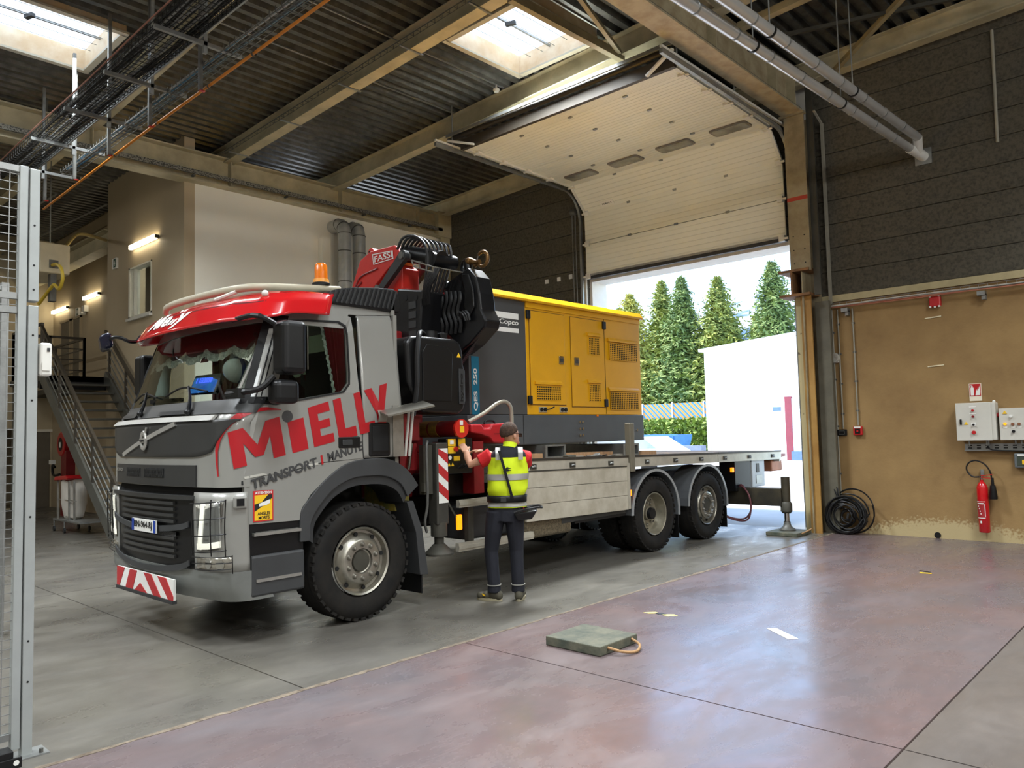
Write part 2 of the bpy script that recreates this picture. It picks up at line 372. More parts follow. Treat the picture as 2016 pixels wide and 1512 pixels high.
# ---- ceiling: corrugated steel deck with roof-light openings
DP = .22
cb = B(); x = -24.0
while x < 6.8:
    segs = [(-6.7, 12.7)]
    for (a, c, y0, y1) in SKYL:
        if x+DP > a and x < c:
            ns = []
            for (p, q) in segs:
                if y0 > p: ns.append((p, min(q, y0)))
                if y1 < q: ns.append((max(p, y1), q))
            segs = [s_ for s_ in ns if s_[1]-s_[0] > .01]
    z0 = zp(x)+.34; z1 = zp(x+DP)+.34
    for (p, q) in segs:
        pr = [(x, z0), (x+.09, z0), (x+.125, z0+.085), (x+.185, z0+.085), (x+DP, z1)]
        cb.add([(u, p, v) for u, v in pr]+[(u, q, v) for u, v in pr], [(i, i+1, 6+i, 5+i) for i in range(4)])
    x += DP
ce = cb.build('ceiling', mat('galvanised roof deck', (92,92,88), .36, .6, var=.4, scale=6, bump=.15, bscale=70)); tag(ce, 'corrugated grey steel roof deck', kind='structure')
b = B()
for (x0,x1) in ((-24.2,6.9),):
    ys = sorted(set([-6.8,13.2]+[y for s_ in SKYL for y in s_[2:]])); 
    for i in range(len(ys)-1):
        xs = [(x0,x1)]; ym = (ys[i]+ys[i+1])/2
        for (a, c, y0, y1) in SKYL:
            if y0 < ym < y1:
                xs = [z for (p, q) in xs for z in ((p, min(q, a)), (max(p, c), q)) if z[1]-z[0] > .01]
        for (p, q) in xs:
            b.add([(p,ys[i],zp(p)+.47),(q,ys[i],zp(q)+.47),(q,ys[i+1],zp(q)+.47),(p,ys[i+1],zp(p)+.47)], [(0,1,2,3)])
b.build('roof_membrane', mat('roof membrane', (70,70,70), .9), ce)

# ---- roof lights
def opal_mat():
    if 'opal roof pane' in MATS: return MATS['opal roof pane']
    m = mat('opal roof pane', (240,242,240), .5, var=.02); t = m.node_tree
    tr_ = t.nodes.new('ShaderNodeBsdfTranslucent'); t.links.new(t.nodes['Color Ramp'].outputs[0], tr_.inputs[0]); t.links.new(tr_.outputs[0], t.nodes['Material Output'].inputs[0]); return m
M_CURB = mat('cream roof light curb', (224,210,184), .6, var=.25, scale=3, rgb2=(206,180,144), lo=.4, hi=.7)
SKLAB = {0: 'cream roof light with wire guard above the cable trays', 1: 'cream roof light between the roof beams near the gateway track'}
for i, (a, c, y0, y1) in enumerate(SKYL):
    zb = zp((a+c)/2)+.30; zt = zb+.30
    s = thing('skylight', SKLAB.get(i, 'cream roof light out of sight in the roof, one of five like it'), 'skylight', (a, y0, zb), group=None if i in SKLAB else 'further roof lights')
    q = B(); q.box(a-.04,a,y0-.04,y1+.04,zb,zt); q.box(c,c+.04,y0-.04,y1+.04,zb,zt); q.box(a,c,y0-.04,y0,zb,zt); q.box(a,c,y1,y1+.04,zb,zt); q.build('curb', M_CURB, s)
    q = B(); q.box(a-.07,a+.02,y0-.07,y1+.07,zb-.03,zb); q.box(c-.02,c+.07,y0-.07,y1+.07,zb-.03,zb); q.box(a,c,y0-.07,y0+.02,zb-.03,zb); q.box(a,c,y1-.02,y1+.07,zb-.03,zb); q.build('rim', mat('pale rim', (190,184,166), .5), s)
    B().box(a,c,y0,y1,zt,zt+.02).build('pane', opal_mat(), s)
    if i < 2:
        q = B()
        for k in range(1, 6): q.cyl((a+.25*k, y0+.0, zt-.1), (a+.25*k, y1, zt-.1), .004, 6)
        q.build('guard_wires', M_GALVD, s); 
        B().bar(((a+c)/2-.1,y0,zt-.06),((a+c)/2-.1,y1,zt-.06),.03,.03).build('opener_bar', M_GALV, s)
        q = B(); q.bar(((a+c)/2-.1,y0+.55,zt-.11),((a+c)/2+.05,y0+.6,zt-.11),.06,.05); q.build('opener_motor', M_DKGREY, s)
    dl = area_light('roof light daylight', ((a+c)/2, (y0+y1)/2, zb-.05), c-a, y1-y0, SKYLIGHT_W*(.55 if i == 0 else 1.55 if i == 1 else .8), (.9,.96,1)); dl.visible_camera = False; dl.data.spread = math.radians(122)

# ---- unseen fill lamps added to light the hall, shaped as battens under the purlins
for i, (x, y) in enumerate(((-10.5,-.3),(-4.2,-.3),(2.0,-.3),(-10.5,-5.1),(-4.2,-5.1),(2.0,-5.1),(2.0,4.5),(-17,-.3),(-17,-5.1),(-19.5,2.1))):
    z = zp(x)-.12
    s = thing('fill_batten', 'added unseen fill lamp, a long white batten under the purlins behind the viewer', 'lamp', (x, y, z), group='added fill battens')
    B().box(x-.8,x+.8,y-.07,y+.07,z,z+.07).build('housing', M_WHITE, s, bevel=.01)
    for dx_ in (-.6,.6): B().cyl((x+dx_,y,z+.07),(x+dx_,y,z+.14),.006).build('hanger', M_GALV, s)
    B().box(x-.78,x+.78,y-.05,y+.05,z-.02,z).build('diffuser', mat('fill lamp diffuser', (255,244,220), .4, emit=3), s)
    area_light('fill batten light', (x, y, z-.025), 1.55, .1, FILL_LAMP_W*(2.3 if i == 6 else .55), (1,.99,.96))

# ---- fill lamps added out of sight on the right and rear walls
for i, (x, y, z, d, lb) in enumerate(((6.38,-3.5,6.0,(-1,.25,-.22),'added unseen fill lamp on the side wall farthest from the gate'),(6.38,1.0,6.0,(-1,.15,-.22),'second added unseen fill lamp on the side wall'),(6.38,5.5,6.0,(-1,0,-.22),'third added unseen fill lamp on the side wall'),(6.38,9.8,6.0,(-1,-.05,-.22),'added unseen fill lamp on the side wall closest to the gate'),(1.0,-6.38,6.0,(-.2,1,-.2),'added unseen fill lamp on the rear wall, right one'),(-7.0,-6.38,6.0,(0,1,-.2),'added unseen fill lamp on the rear wall, left one'))):
    d = Vector(d).normalized(); c = Vector((x,y,z)); s = thing('fill_flood', lb, 'lamp', tuple(c), 'added fill floods'); u_ = d.cross(Vector((0,0,1))).normalized(); v_ = u_.cross(d)
    B().obox(c, u_*.35, v_*.22, d*.05).build('housing', M_DKGREY, s, bevel=.01); B().obox(c+d*.052, u_*.32, v_*.19, d*.004).build('glass', mat('fill lamp diffuser', (0,0,0)), s)
    B().obox(c-d*.08, u_*.1, v_*.05, d*.05).build('bracket', M_DKGREY, s)
    o = area_light('floodlight light', c+d*.06, .62, .36, FILL_FLOOD_W*(1 if i < 4 else .25), (1,1,.98)); o.rotation_euler = (-d).to_track_quat('Z', 'Y').to_euler()

# ---- steel frame
def beam(name, bld, m, label, cat='beam', group=None, bevel=0):
    o = bld.build(name, m, None, bevel=bevel); return tag(o, label, cat, group, 'structure')
PL = [('lit purlin on the roof bay closest to the stairs',-5.1),('purlin',-2.7),('purlin',-.3),('purlin',2.1),('purlin',4.5),('purlin',6.95),('purlin',9.35),('purlin',12.38)]
LBP = {6.95: 'cream roof purlin carrying a wire cable basket', 9.35: 'cream roof purlin just above the raised gate', 12.38: 'cream edge purlin along the top of the dark wall'}
for (_, y) in PL:
    q = B().ibeam('x', -24, 6.6, y, 0, .34, .20, .018, .012)
    q.v = [(p[0], p[1], p[2]+zp(p[0])) for p in q.v]
    # the purlin bends with the roof pitch at the main beam
    q2 = B()
    for (a, c) in ((-24,-13.8),(-13.8,6.6)):
        t_ = B().ibeam('x', a, c, y, 0, .34, .20, .018, .012); t_.v = [(p[0], p[1], p[2]+zp(p[0])) for p in t_.v]; q2.add(t_.v, t_.f)
    beam('steel_purlin', q2, M_CREAM, LBP.get(y, 'cream roof purlin hidden behind the cable trays or the viewer'), group=None if y in LBP else 'further roof purlins')
mb = beam('steel_beam', B().ibeam('y', -6.6, 12.6, -13.8, 6.49, 7.06, .30, .028, .014), M_CREAM, 'long cream main beam above the white office wall')
for yy in (11.62,12.18,9.45,6.95,4.5): B().box(-13.94,-13.66,yy-.008,yy+.008,6.52,7.03).build('stiffener', M_CREAM, mb)
B().box(-13.66,-13.62,-6,12.3,6.60,6.68).build('cable_channel', mat('perforated zinc channel', (150,148,138), .5, .5, rgb2=(60,58,52), scale=55, lo=.46, hi=.5, stretch=(1,.6,1)), mb)
for yy in (6.2,8.1,10.0,11.3): B().box(-13.7,-13.60,yy-.02,yy+.02,6.55,6.58).build('channel_bracket', M_GALVD, mb)
lc = B(); lc.box(-14.02,-13.98,12.28,12.56,0,6.49); lc.box(-13.70,-13.66,12.28,12.56,0,6.49); lc.box(-13.98,-13.70,12.41,12.43,0,6.49)
lc = beam('steel_column', lc, M_CREAM, 'cream steel column in the corner behind the crane', 'column')
for z in (5.75,6.47,5.0): B().box(-13.99,-13.64,12.28,12.5,z,z+.03).build('stiffener', M_CREAM, lc)
B().box(-13.72,-13.62,12.16,12.58,6.47,7.08).build('end_plate', M_CREAM, lc)
# right rafter over the gateway column
M_RAFT = mat('stained cream steel', (168,156,128), .5, var=.3, scale=5, rgb2=(140,124,96), lo=.3, hi=.6)
rb = beam('steel_rafter', B().ibeam('y', -6.6, 12.2, -4.95, 6.80, 7.42, .34, .03, .016), M_RAFT, 'wide stained rafter running above the right gate track')
for yy in (9.4,11.3,12.0): B().box(-5.1,-4.8,yy-.008,yy+.008,6.83,7.39).build('stiffener', M_CREAM, rb)
B().bar((-4.795,2,6.835),(-4.795,12.2,6.835),.02,.02).build('cable_run', M_GALVD, rb)
# gateway column: upper flange column, rusty bracket, lower post
M_COL = mat('weathered ochre steel', (150,139,112), .55, var=.3, scale=3, rgb2=(124,110,84), lo=.35, hi=.6)
cl = B(); cl.box(-5.10,-4.77,12.20,12.225,4.2,6.80); cl.box(-4.945,-4.925,12.225,12.6,0,6.8); cl.box(-5.10,-4.77,12.575,12.6,0,6.8)
gc = beam('steel_column', cl, M_COL, 'tall ochre column with a red stripe right of the gate', 'column')
B().box(-5.102,-4.768,12.196,12.204,5.36,5.425).build('red_stripe', mat('red marking', (168,58,38), .6), gc)
B().box(-5.16,-4.75,12.15,12.26,6.76,6.80).build('cap_plate', M_COL, gc)
q = B()
for z in (4.78,4.55,4.33):
    for x in (-5.03,-4.85): q.cyl((x,12.196,z),(x,12.205,z),.011,8)
q.build('bolt_holes', M_BLACK, gc, )
ck = B().prism([(-5.30,3.80),(-4.80,3.80),(-4.80,3.84),(-5.07,3.84),(-5.07,4.20),(-4.80,4.20),(-4.80,4.24),(-5.30,4.24),(-5.30,4.20),(-5.10,4.20),(-5.10,3.84),(-5.30,3.84)], 'y', 12.17, 12.6)
ck.build('corbel', mat('rusty steel', (140,98,58), .7, var=.4, scale=8, rgb2=(92,66,42)), gc)
lp = B(); lp.box(-4.99,-4.82,12.26,12.29,0,3.80)
lp.build('lower_post', mat('ochre rusted post', (170,132,70), .6, var=.4, scale=2, rgb2=(148,108,50)), gc)
B().box(-5.10,-5.0,12.34,12.46,0,3.80).build('cream_post', mat('chipped cream paint', (186,172,130), .6, rgb2=(92,76,52), scale=7, lo=.3, hi=.36), gc)
B().box(-4.82,-4.60,12.42,12.5,0,3.7).build('side_plate', mat('grey green steel', (96,92,78), .6, var=.2), gc)
B().box(-4.77,-4.66,12.3,12.34,3.8,7.3).build('dark_flange', M_DKSTEEL, gc)
# roof bracing
M_BR = mat('cream brace', (150,138,106), .5, var=.2)
for k, (p0, p1, w_, h_, lb) in enumerate((
    ((-6.35,6.95,7.22),(-6.30,9.35,7.24),.09,.12,'cream brace beside the roof light near the gate'),
    ((-5.85,7.7,7.35),(-6.25,9.2,7.26),.06,.06,'short diagonal strut left of the wide rafter'),
    ((-6.2,7.4,7.42),(-5.2,7.9,7.3),.06,.06,'short cross strut touching the wide rafter'),
    ((-4.3,12.3,7.32),(-2.2,10.4,7.5),.07,.07,'pale diagonal roof brace behind the silver flues'),
    ((-4.6,10.6,7.36),(-1.8,11.9,7.5),.05,.05,'dark thin roof brace behind the silver flues'),
    ((-4.7,9.9,7.3),(-3.6,9.9,7.36),.12,.1,'cream strut end crossing behind the upper flue'))):
    tag(B().bar(p0, p1, w_, h_).build('roof_brace', M_BR if k != 4 else M_DKSTEEL), lb, 'brace', kind='structure')
# ================================================================== SECTIONAL GATE (door_1)
M_DOOR = mat('ivory gate panel', (222,222,210), .34, var=.04, scale=1.5)
M_DGAP = mat('gate seal', (46,46,46), .6)
g = thing('door_1', 'raised ivory sectional gate with four slot windows', 'door', (-7.35,12.5,4.83), kind='structure')
XL, XR = -9.47,-5.27
def dpath():
    """centre line of the leaf as (y, z) stations"""
    return None
NRIB = 7
def leaf(name, p0, p1, windows=False):
    """one panel between two (y,z) edges; inner face carries shallow grooves"""
    p0, p1 = Vector(p0), Vector(p1); d = p1-p0; n = Vector((d.y, -d.x)); n.normalize()   # towards the room side / underside
    if n.y > 0 or (abs(n.y) < .2 and n.x > 0): n = -n
    q = B(); pts = []
    for i in range(NRIB+1):
        for (dt, dep) in ((-.006,0),(-.002,.007),(.002,.007),(.006,0)):
            t_ = i/NRIB+dt
            if .004 < t_ < .996: pts.append((t_, dep))
    pts = [(.004, .004), (.012, 0)]+pts+[(.988, 0), (.996, .004)]
    front = [p0+d*t_+n*(.02-dep) for t_, dep in pts]
    back = [p0+d*.004-n*.02, p0+d*.996-n*.02]
    poly = [(v.x, v.y) for v in front]+[(back[1].x, back[1].y), (back[0].x, back[0].y)]
    q.prism(poly, 'x', XL, XR)
    return q.build(name, M_DOOR, g), n
ST = [(12.50,4.85),(12.50,5.52),(12.49,6.19),(12.03,6.655),(11.345,6.665),(10.69,6.672),(10.035,6.68),(9.38,6.688),(9.10,6.692)]
HX = (-8.38,-7.345,-6.30)
for i in range(len(ST)-1):
    o, n = leaf('gate_panel', ST[i], ST[i+1])
    # hinges on the upper edge
    if 0 < i:
        for x in HX:
            c = Vector((x, ST[i][0], ST[i][1]))+Vector((0, n.x, n.y))*.03
            dd = Vector((0, ST[i+1][0]-ST[i][0], ST[i+1][1]-ST[i][1])).normalized()
            B().obox(c, (.035,0,0), dd*.02, Vector((0, n.x, n.y))*.012).build('hinge', M_GALV, g)
    for x in (XL+.06, XR-.06):
        c = Vector((x, ST[i][0], ST[i][1]))+Vector((0, n.x, n.y))*.045
        dd = Vector((0, ST[i+1][0]-ST[i][0], ST[i+1][1]-ST[i][1])).normalized()
        q = B(); q.obox(c, (.05,0,0), dd*.05, Vector((0, n.x, n.y))*.02); q.cyl(c+Vector((-.02,0,0)), c+Vector((math.copysign(.11, x-(XL+XR)/2),0,0)), .022, 10)
        q.build('roller_bracket', M_WHITE, g)
# slot windows in the panel next to the bend
M_SLOT = mat('grey slot glazing', (150,152,146), .15, var=.25, scale=3, rgb2=(96,98,92))
for x0 in (-9.20,-8.17,-7.13,-6.09):
    def rr_(x0, x1, y0, y1, r, n=4):
        P = []
        for cx, cy, a in ((x1-r,y1-r,0),(x0+r,y1-r,90),(x0+r,y0+r,180),(x1-r,y0+r,270)):
            P += [(cx+r*math.cos(math.radians(a+90*k/n)), cy+r*math.sin(math.radians(a+90*k/n))) for k in range(n+1)]
        return P
    zz = 6.645
    fr = B().prism(rr_(x0,x0+.66,11.46,11.78,.06), 'z', zz-.022, zz+.002).build('window_frame', mat('taupe gasket', (104,98,92), .5), g)
    B().prism(rr_(x0+.035,x0+.625,11.495,11.745,.045), 'z', zz-.026, zz-.02).build('pane', M_SLOT, fr)
# bottom seal and top stiffener
B().box(XL,XR,12.47,12.55,4.80,4.86).build('bottom_seal', M_DGAP, g)
B().box(XL,XR,12.455,12.475,4.86,4.90).build('bottom_rail', M_ALU, g)
B().box(XL-.02,XR+.02,9.02,9.09,6.63,6.80).build('top_stiffener', mat('dark alu profile', (62,56,48), .5, .3), g)
# spring shaft across the end of the tracks
sh = B().cyl((-9.75,8.98,6.86),(-5.2,8.98,6.86),.035,14).build('spring_shaft', M_DKSTEEL, g, smooth=True)
B().cyl((-9.6,8.98,6.86),(-5.4,8.98,6.86),.046,14).build('spring', mat('dark spring', (48,44,38), .5, .5), sh, smooth=True)
B().bar((-9.72,8.90,6.90),(-5.2,8.90,6.90),.03,.05).build('spreader_rail', M_GALV, g)
# tracks: vertical, bend, horizontal
for s, x in ((-1,-9.62),(1,-5.16)):
    path = [(12.53,0.05),(12.53,6.0)]+[(12.53-.5*(1-math.cos(a)), 6.0+.62*math.sin(a)) for a in [math.pi/2*k/8 for k in range(1,9)]]+[(8.55,6.65)]
    q = B()
    inn = [(y-.0, z) for y, z in path]
    for i in range(len(path)-1):
        q.bar((x, *path[i]), (x, *path[i+1]), .06, .05, upv=(1,0,0))
    q.build('track', M_GALV, g)
    q = B(); q.box(x-.015*s, x+.02*s, 8.55,12.45,6.70,6.735); q.build('track_angle', mat('white rail', (208,208,200), .4), g)
    for yy in (8.95,10.6): B().cyl((x,yy,6.7),(x,yy,zp(x)+.3),.012).build('track_hanger', M_GALV, g)
    q = B(); q.box(x-.06, x+.06, 12.58,12.62, 0.0, 4.85); q.build('side_frame', mat('white side frame', (206,205,196), .45), g)
    q = B().bar((x,8.85,6.78),(x+.5*-s,8.98,6.62),.05,.03); q.build('corner_stay', mat('white rail', (0,0,0)), g)
# edge rail of the leaf, white, each side
for x in (XL+.02, XR-.02):
    q = B()
    for i in range(2, len(ST)-1):
        q.bar((x,ST[i][0],ST[i][1]-.03),(x,ST[i+1][0],ST[i+1][1]-.03),.05,.03)
    q.build('edge_rail', mat('white rail', (0,0,0)), g)
q = B().box(-9.0,-8.69,12.27,12.28,6.245,6.315)
d_ = Vector((0,12.03-12.49,6.655-6.19)).normalized(); n_ = Vector((0,-d_.z,d_.y)); 
if n_.y > 0: n_ = -n_
c_ = Vector((-8.85,12.49,6.19))+d_*.10+n_*.026
sg = B().obox(c_, (.16,0,0), d_*.05, n_*.003).build('plate', M_PAPER, g)
tx = text('PORTE 3', c_-Vector((.11,0,0))-d_*.02+n_*.005, (1,0,0), d_, width=.22, height=.035, bold=.02).build('lettering', M_INK, sg)
# chain hoist on the left
q = B(); q.cyl((-9.78,12.45,.6),(-9.78,12.45,6.25),.012,6); q.cyl((-9.70,12.45,.6),(-9.70,12.45,6.25),.012,6); q.cyl((-9.8,12.45,6.25),(-9.68,12.45,6.25),.06,14)
q.build('hand_chain', M_GALVD, g)
# ================================================================== TRUCK
XC = -7.23; XS = -5.98; HW = 1.25; RC = .22; BW = .10; YR = 4.78
M_SILV = mat('silver grey cab paint', (144,143,137), .30, .15, var=.05, scale=1.5, coat=.4)
M_CHAR = mat('charcoal cab panel', (50,50,49), .42, var=.1, scale=3)
M_BLK2 = mat('satin black', (15,15,16), .36, var=.2, spec=.4)
M_FEND = mat('grey fender plastic', (54,55,56), .55, var=.12)
M_LRED = mat('red lettering film', (166,24,32), .35, var=.05)
M_LGREY = mat('grey lettering film', (62,62,62), .4, var=.05)
M_GAP = mat('panel gap', (8,8,8), .8)
def lerp_tab(tab, z):
    if z <= tab[0][0]: return tab[0][1]
    for (a, p), (b, q) in zip(tab, tab[1:]):
        if z <= b: return p+(q-p)*(z-a)/(b-a)
    return tab[-1][1]
YF = [(.36,2.95),(.50,2.88),(1.25,2.86),(1.30,2.88),(1.87,2.88),(1.93,2.94),(2.02,3.02),(2.75,3.27),(2.9,3.36),(3.02,3.55)]
def yf(z): return lerp_tab(YF, z)
def hw(z): return HW-lerp_tab([(2.05,0),(2.75,.07),(2.98,.12),(3.06,.2)], z)
def ycs(z): return yf(z)+BW+RC
def S(p, z, off=0):
    """point on the cab skin: |p|<1 front, 1..2 corner, >2 side (metres behind the corner)"""
    m = 1 if p >= 0 else -1; p = abs(p); h = hw(z)
    if p <= 1:
        x = (h-RC)*p; y = yf(z)+BW*p*p; n = Vector((-0.0+.16*p, -1, 0))
    elif p <= 2:
        a = (p-1)*math.pi/2; x = h-RC+RC*math.sin(a); y = ycs(z)-RC*math.cos(a); n = Vector((math.sin(a), -math.cos(a), 0))
    else:
        x = h; y = ycs(z)+(p-2); n = Vector((1, 0, 0))
    n.normalize()
    return Vector((XC+m*(x+n.x*off), y+n.y*off, z))
def pY(Y, z): return 2+Y-ycs(z)
def sideX(Y, z):
    c = ycs(z); h = hw(z)
    if Y >= c: return XC+h
    d = min(c-Y, RC*.999); return XC+h-RC+math.sqrt(RC*RC-d*d)
def sidemap(p): return Vector((sideX(p.y, p.z)+(p.x-XS), p.y, p.z))
def patch(zs, pl, pr, off, n=24, thick=.012):
    q = B(); k = len(zs)
    def P(i, j, o):
        z = zs[j]; a = pl(z) if callable(pl) else pl; b = pr(z) if callable(pr) else pr
        return S(a+(b-a)*i/n, z, o)
    V = [P(i, j, off) for j in range(k) for i in range(n+1)]+[P(i, j, off-thick) for j in range(k) for i in range(n+1)]
    N = k*(n+1); F = []
    for j in range(k-1):
        for i in range(n):
            a = j*(n+1)+i; F += [(a, a+1, a+n+2, a+n+1), (N+a, N+a+n+1, N+a+n+2, N+a+1)]
    for i in range(n):
        F += [(i, N+i, N+i+1, i+1)]; a = (k-1)*(n+1)+i; F += [(a, a+1, N+a+1, N+a)]
    for j in range(k-1):
        a = j*(n+1); F += [(a, a+n+1, N+a+n+1, N+a)]; a += n; F += [(a, N+a, N+a+n+1, a+n+1)]
    return q.add(V, F)
def zr(a, b, n): return [a+(b-a)*i/n for i in range(n+1)]

def fine_poly(pts, levels=4):
    """flat letter outline in the side plane, cut fine enough to follow the rounded corner"""
    from mathutils.geometry import tessellate_polygon
    T = [[Vector((y, z)) for y, z in (pts[i] for i in tri)] for tri in tessellate_polygon([[Vector((y, z, 0)) for y, z in pts]])]
    for _ in range(levels):
        N = []
        for a, b, c in T: ab, bc, ca = (a+b)/2, (b+c)/2, (c+a)/2; N += [[a,ab,ca],[ab,b,bc],[ca,bc,c],[ab,bc,ca]]
        T = N
    return B().add([(XS+.006, p.x, p.y) for t in T for p in t], [(3*i,3*i+1,3*i+2) for i in range(len(T))])
tk = thing('truck', 'silver three-axle crane truck with red visor and MIELLY lettering', 'truck', (XC, 8.0, 0))

# ---- cab: skirt, front, pillars, roof, back
body = patch(zr(1.31,2.02,8), -2.0, 2.0, 0, 60).build('cab_front', M_SILV, tk, smooth=True)
# right side below the windows: polygon with the wheel arch cut out
ARCH = [(3.66,.99),(3.70,1.10),(3.77,1.20),(3.92,1.325),(4.14,1.45),(4.37,1.487)]
low = [(3.15,1.375),(3.15,1.0)]+ARCH+[(4.345,1.487),(4.345,1.50),(3.9,1.475),(3.6,1.42)]
q = B().prism(low, 'x', XS-.04, XS); q.xf(sidemap); q.build('sill_panel', M_SILV, tk)
def ring(outer, inner, x0, x1):
    q = B(); n = len(outer)
    V = [(x1, *p) for p in outer]+[(x1, *p) for p in inner]+[(x0, *p) for p in outer]+[(x0, *p) for p in inner]; F = []
    for i in range(n):
        j = (i+1) % n
        F += [(i, j, n+j, n+i), (2*n+i, 3*n+i, 3*n+j, 2*n+j), (i, 2*n+i, 2*n+j, j), (n+i, n+j, 3*n+j, 3*n+i)]
    return q.add(V, F)
WIN = [(3.26,2.10),(3.42,2.50),(3.50,2.68),(3.56,2.73),(3.80,2.755),(4.12,2.77),(4.19,2.735),(4.205,2.66),(4.20,2.30),(4.19,2.20),(4.12,2.125),(3.80,2.07),(3.45,2.01),(3.30,2.02)]
DOR = [(3.145,2.06),(3.36,2.55),(3.43,2.76),(3.50,2.84),(3.80,2.85),(4.20,2.855),(4.275,2.84),(4.285,2.72),(4.30,2.30),(4.31,2.10),(4.335,1.50),(3.90,1.483),(3.50,1.41),(3.145,1.385)]
dr = ring(DOR, WIN, XS-.035, XS+.004).xf(sidemap).build('cab_door', M_SILV, tk, smooth=False)
ring([((y-3.75)*1.035+3.75, (z-2.4)*1.05+2.4) for y, z in WIN], WIN, XS, XS+.010).xf(sidemap).build('window_seal', M_BLK2, dr)
B().prism([((y-3.75)*1.02+3.75, (z-2.4)*1.02+2.4) for y, z in WIN], 'x', XS-.022, XS-.014).xf(sidemap).build('side_window', mat('cab glass', (205,222,214), .02, trans=1, var=.02), dr)
# rear quarter between door and cab back, and strip above the door
fine_poly([(4.345,1.50),(4.345,2.86),(4.80,2.90),(4.80,2.20),(4.815,1.50)], 4).xf(lambda p: sidemap(p)-Vector((.017,0,0))).build('rear_panel', M_SILV, tk, smooth=True, solid=.02, weld=True)
fine_poly([(3.44,2.86),(3.55,2.96),(4.80,3.0),(4.80,2.905),(4.345,2.865)], 4).xf(lambda p: sidemap(p)-Vector((.017,0,0))).build('roof_rail', M_SILV, tk, smooth=True, solid=.02, weld=True)
# left side, plain with window
q = B().prism([(3.15,1.0),(3.66,.99),(3.77,1.2),(4.14,1.45),(4.80,1.5),(4.80,2.12),(3.3,2.05),(3.15,2.0)], 'x', XC-HW, XC-HW+.04); q.build('cab_side', M_SILV, tk)
q = ring([(3.28,2.05),(3.5,2.9),(4.8,2.95),(4.8,2.1)], [(3.45,2.12),(3.58,2.72),(4.6,2.75),(4.6,2.15)], XC-HW+.0, XC-HW+.04); q.xf(lambda p: Vector((XC-hw(p.z)+(p.x-(XC-HW)), p.y, p.z))); q.build('cab_side', M_SILV, tk)
# windshield pillars, header, roof and rear wall
for m in (1, -1):
    q = B()
    for z0, z1 in zip(zr(2.0,2.78,6), zr(2.0,2.78,6)[1:]):
        V = [S(m*p, z, .002) for z in (z0, z1) for p in (1.42, 1.75, 2.0)]
        q.add(V, [(0,1,4,3),(1,2,5,4)])
    q.build('pillar', M_BLK2 if m < 0 else M_BLK2, tk, solid=.03)
    if m > 0:
        for (a, b_) in ((1.62,1.83),(1.86,2.06)):
            patch(zr(2.06,2.66,6), a, b_, .016, 3, .012).build('pillar_strip', M_SILV, tk)
patch(zr(2.72,2.98,5), -2.6, 2.6, .0, 50, .02).build('roof_front', M_SILV, tk, smooth=True)
rf = B()
def roofpt(u, v):
    y = 3.42+(4.80-3.42)*v; x = (2*u-1)
    e = abs(x)**4*.10
    return Vector((XC+x*1.13, y, 3.08+.03*math.sin(v*math.pi)-e-.09*(1-v)**6))
rf.grid(16, 10, roofpt).build('roof', M_SILV, tk, smooth=True, solid=.03)
B().box(XC-1.2,XC+1.2,4.76,4.80,1.3,2.4).box(XC-1.2,XC-.75,4.76,4.80,2.4,2.9).box(XC+.75,XC+1.2,4.76,4.80,2.4,2.9).box(XC-1.17,XC+1.17,4.76,4.8,2.85,3.06).build('cab_back', M_SILV, tk)
B().box(XC-.76,XC+.76,4.765,4.785,2.39,2.86).build('rear_window', mat('pale rear window', (172,186,160), .2, trans=.5, var=.05), tk)
B().box(XC-1.2,XC+1.2,3.3,4.76,1.30,1.34).build('cab_floor', M_BLK2, tk)
# windshield
patch(zr(2.03,2.74,8), -1.44, 1.44, -.008, 40, .006).build('windshield', mat('windshield glass', (216,228,220), .02, trans=1, var=.02), tk, smooth=True)
patch(zr(1.925,2.045,3), -1.98, 1.98, .012, 50).build('cowl', M_CHAR, tk, smooth=True)
for (p0, z0, p1, z1) in ((-.35,1.97,-.52,2.18),(.62,1.95,.40,2.19)):
    q = B(); q.tube([S(p0,z0,.05), S((p0+p1)/2,(z0+z1)/2,.045), S(p1,z1,.035)], [.022,.015,.01], 8); q.ball(S(p0,z0,.05), .03)
    q.build('wiper_arm', M_BLK2, tk, smooth=True)
    q = B(); q.tube([S(p1-.42,z1-.07,.02), S(p1-.1,z1-.005,.03), S(p1+.3,z1-.06,.02)], .009, 6); q.build('wiper_blade', M_BLK2, tk)
for (a, b_) in ((-.95,-.45),(.1,.62)): patch([1.935,1.972], a, b_, .04, 8, .03).build('wiper_cover', M_BLK2, tk)
# interior
it = B(); it.grid(30, 4, lambda u, v: S(-1.3+2.6*u, 2.0, -.05-.45*v)+Vector((0,0,-.02+.05*math.sin(v*3)))).build('dashboard', mat('dark dash', (34,33,32), .6), tk)
q = B().box(XC+.45,XC+.95,3.75,4.25,1.34,1.85).box(XC+.45,XC+.95,4.2,4.36,1.8,2.55); q.build('driver_seat', mat('dark seat', (40,36,38), .8), tk, bevel=.05)
q = B().box(XC-.95,XC-.45,3.75,4.25,1.34,1.85).box(XC-.95,XC-.45,4.2,4.36,1.8,2.45); q.build('passenger_seat', mat('dark seat', (0,0,0)), tk, bevel=.05)
hl = B().ball((-6.50,3.36,2.325), .11, .13, .115, 20, 12).build('helmet', mat('white helmet', (220,222,218), .25, var=.03), tk, smooth=True)
B().lathe([(-.02,.118),(.02,.118)], (-6.50,3.36,2.325), 'y', 20).build('helmet_stripe', mat('navy stripe', (36,52,110), .35), hl)
sc = B().obox((-6.86,3.25,2.215), Vector((.20,.03,0)), Vector((0,.02,-.012)), Vector((0,.035,.085))).build('dash_screen', M_BLK2, tk, bevel=.01)
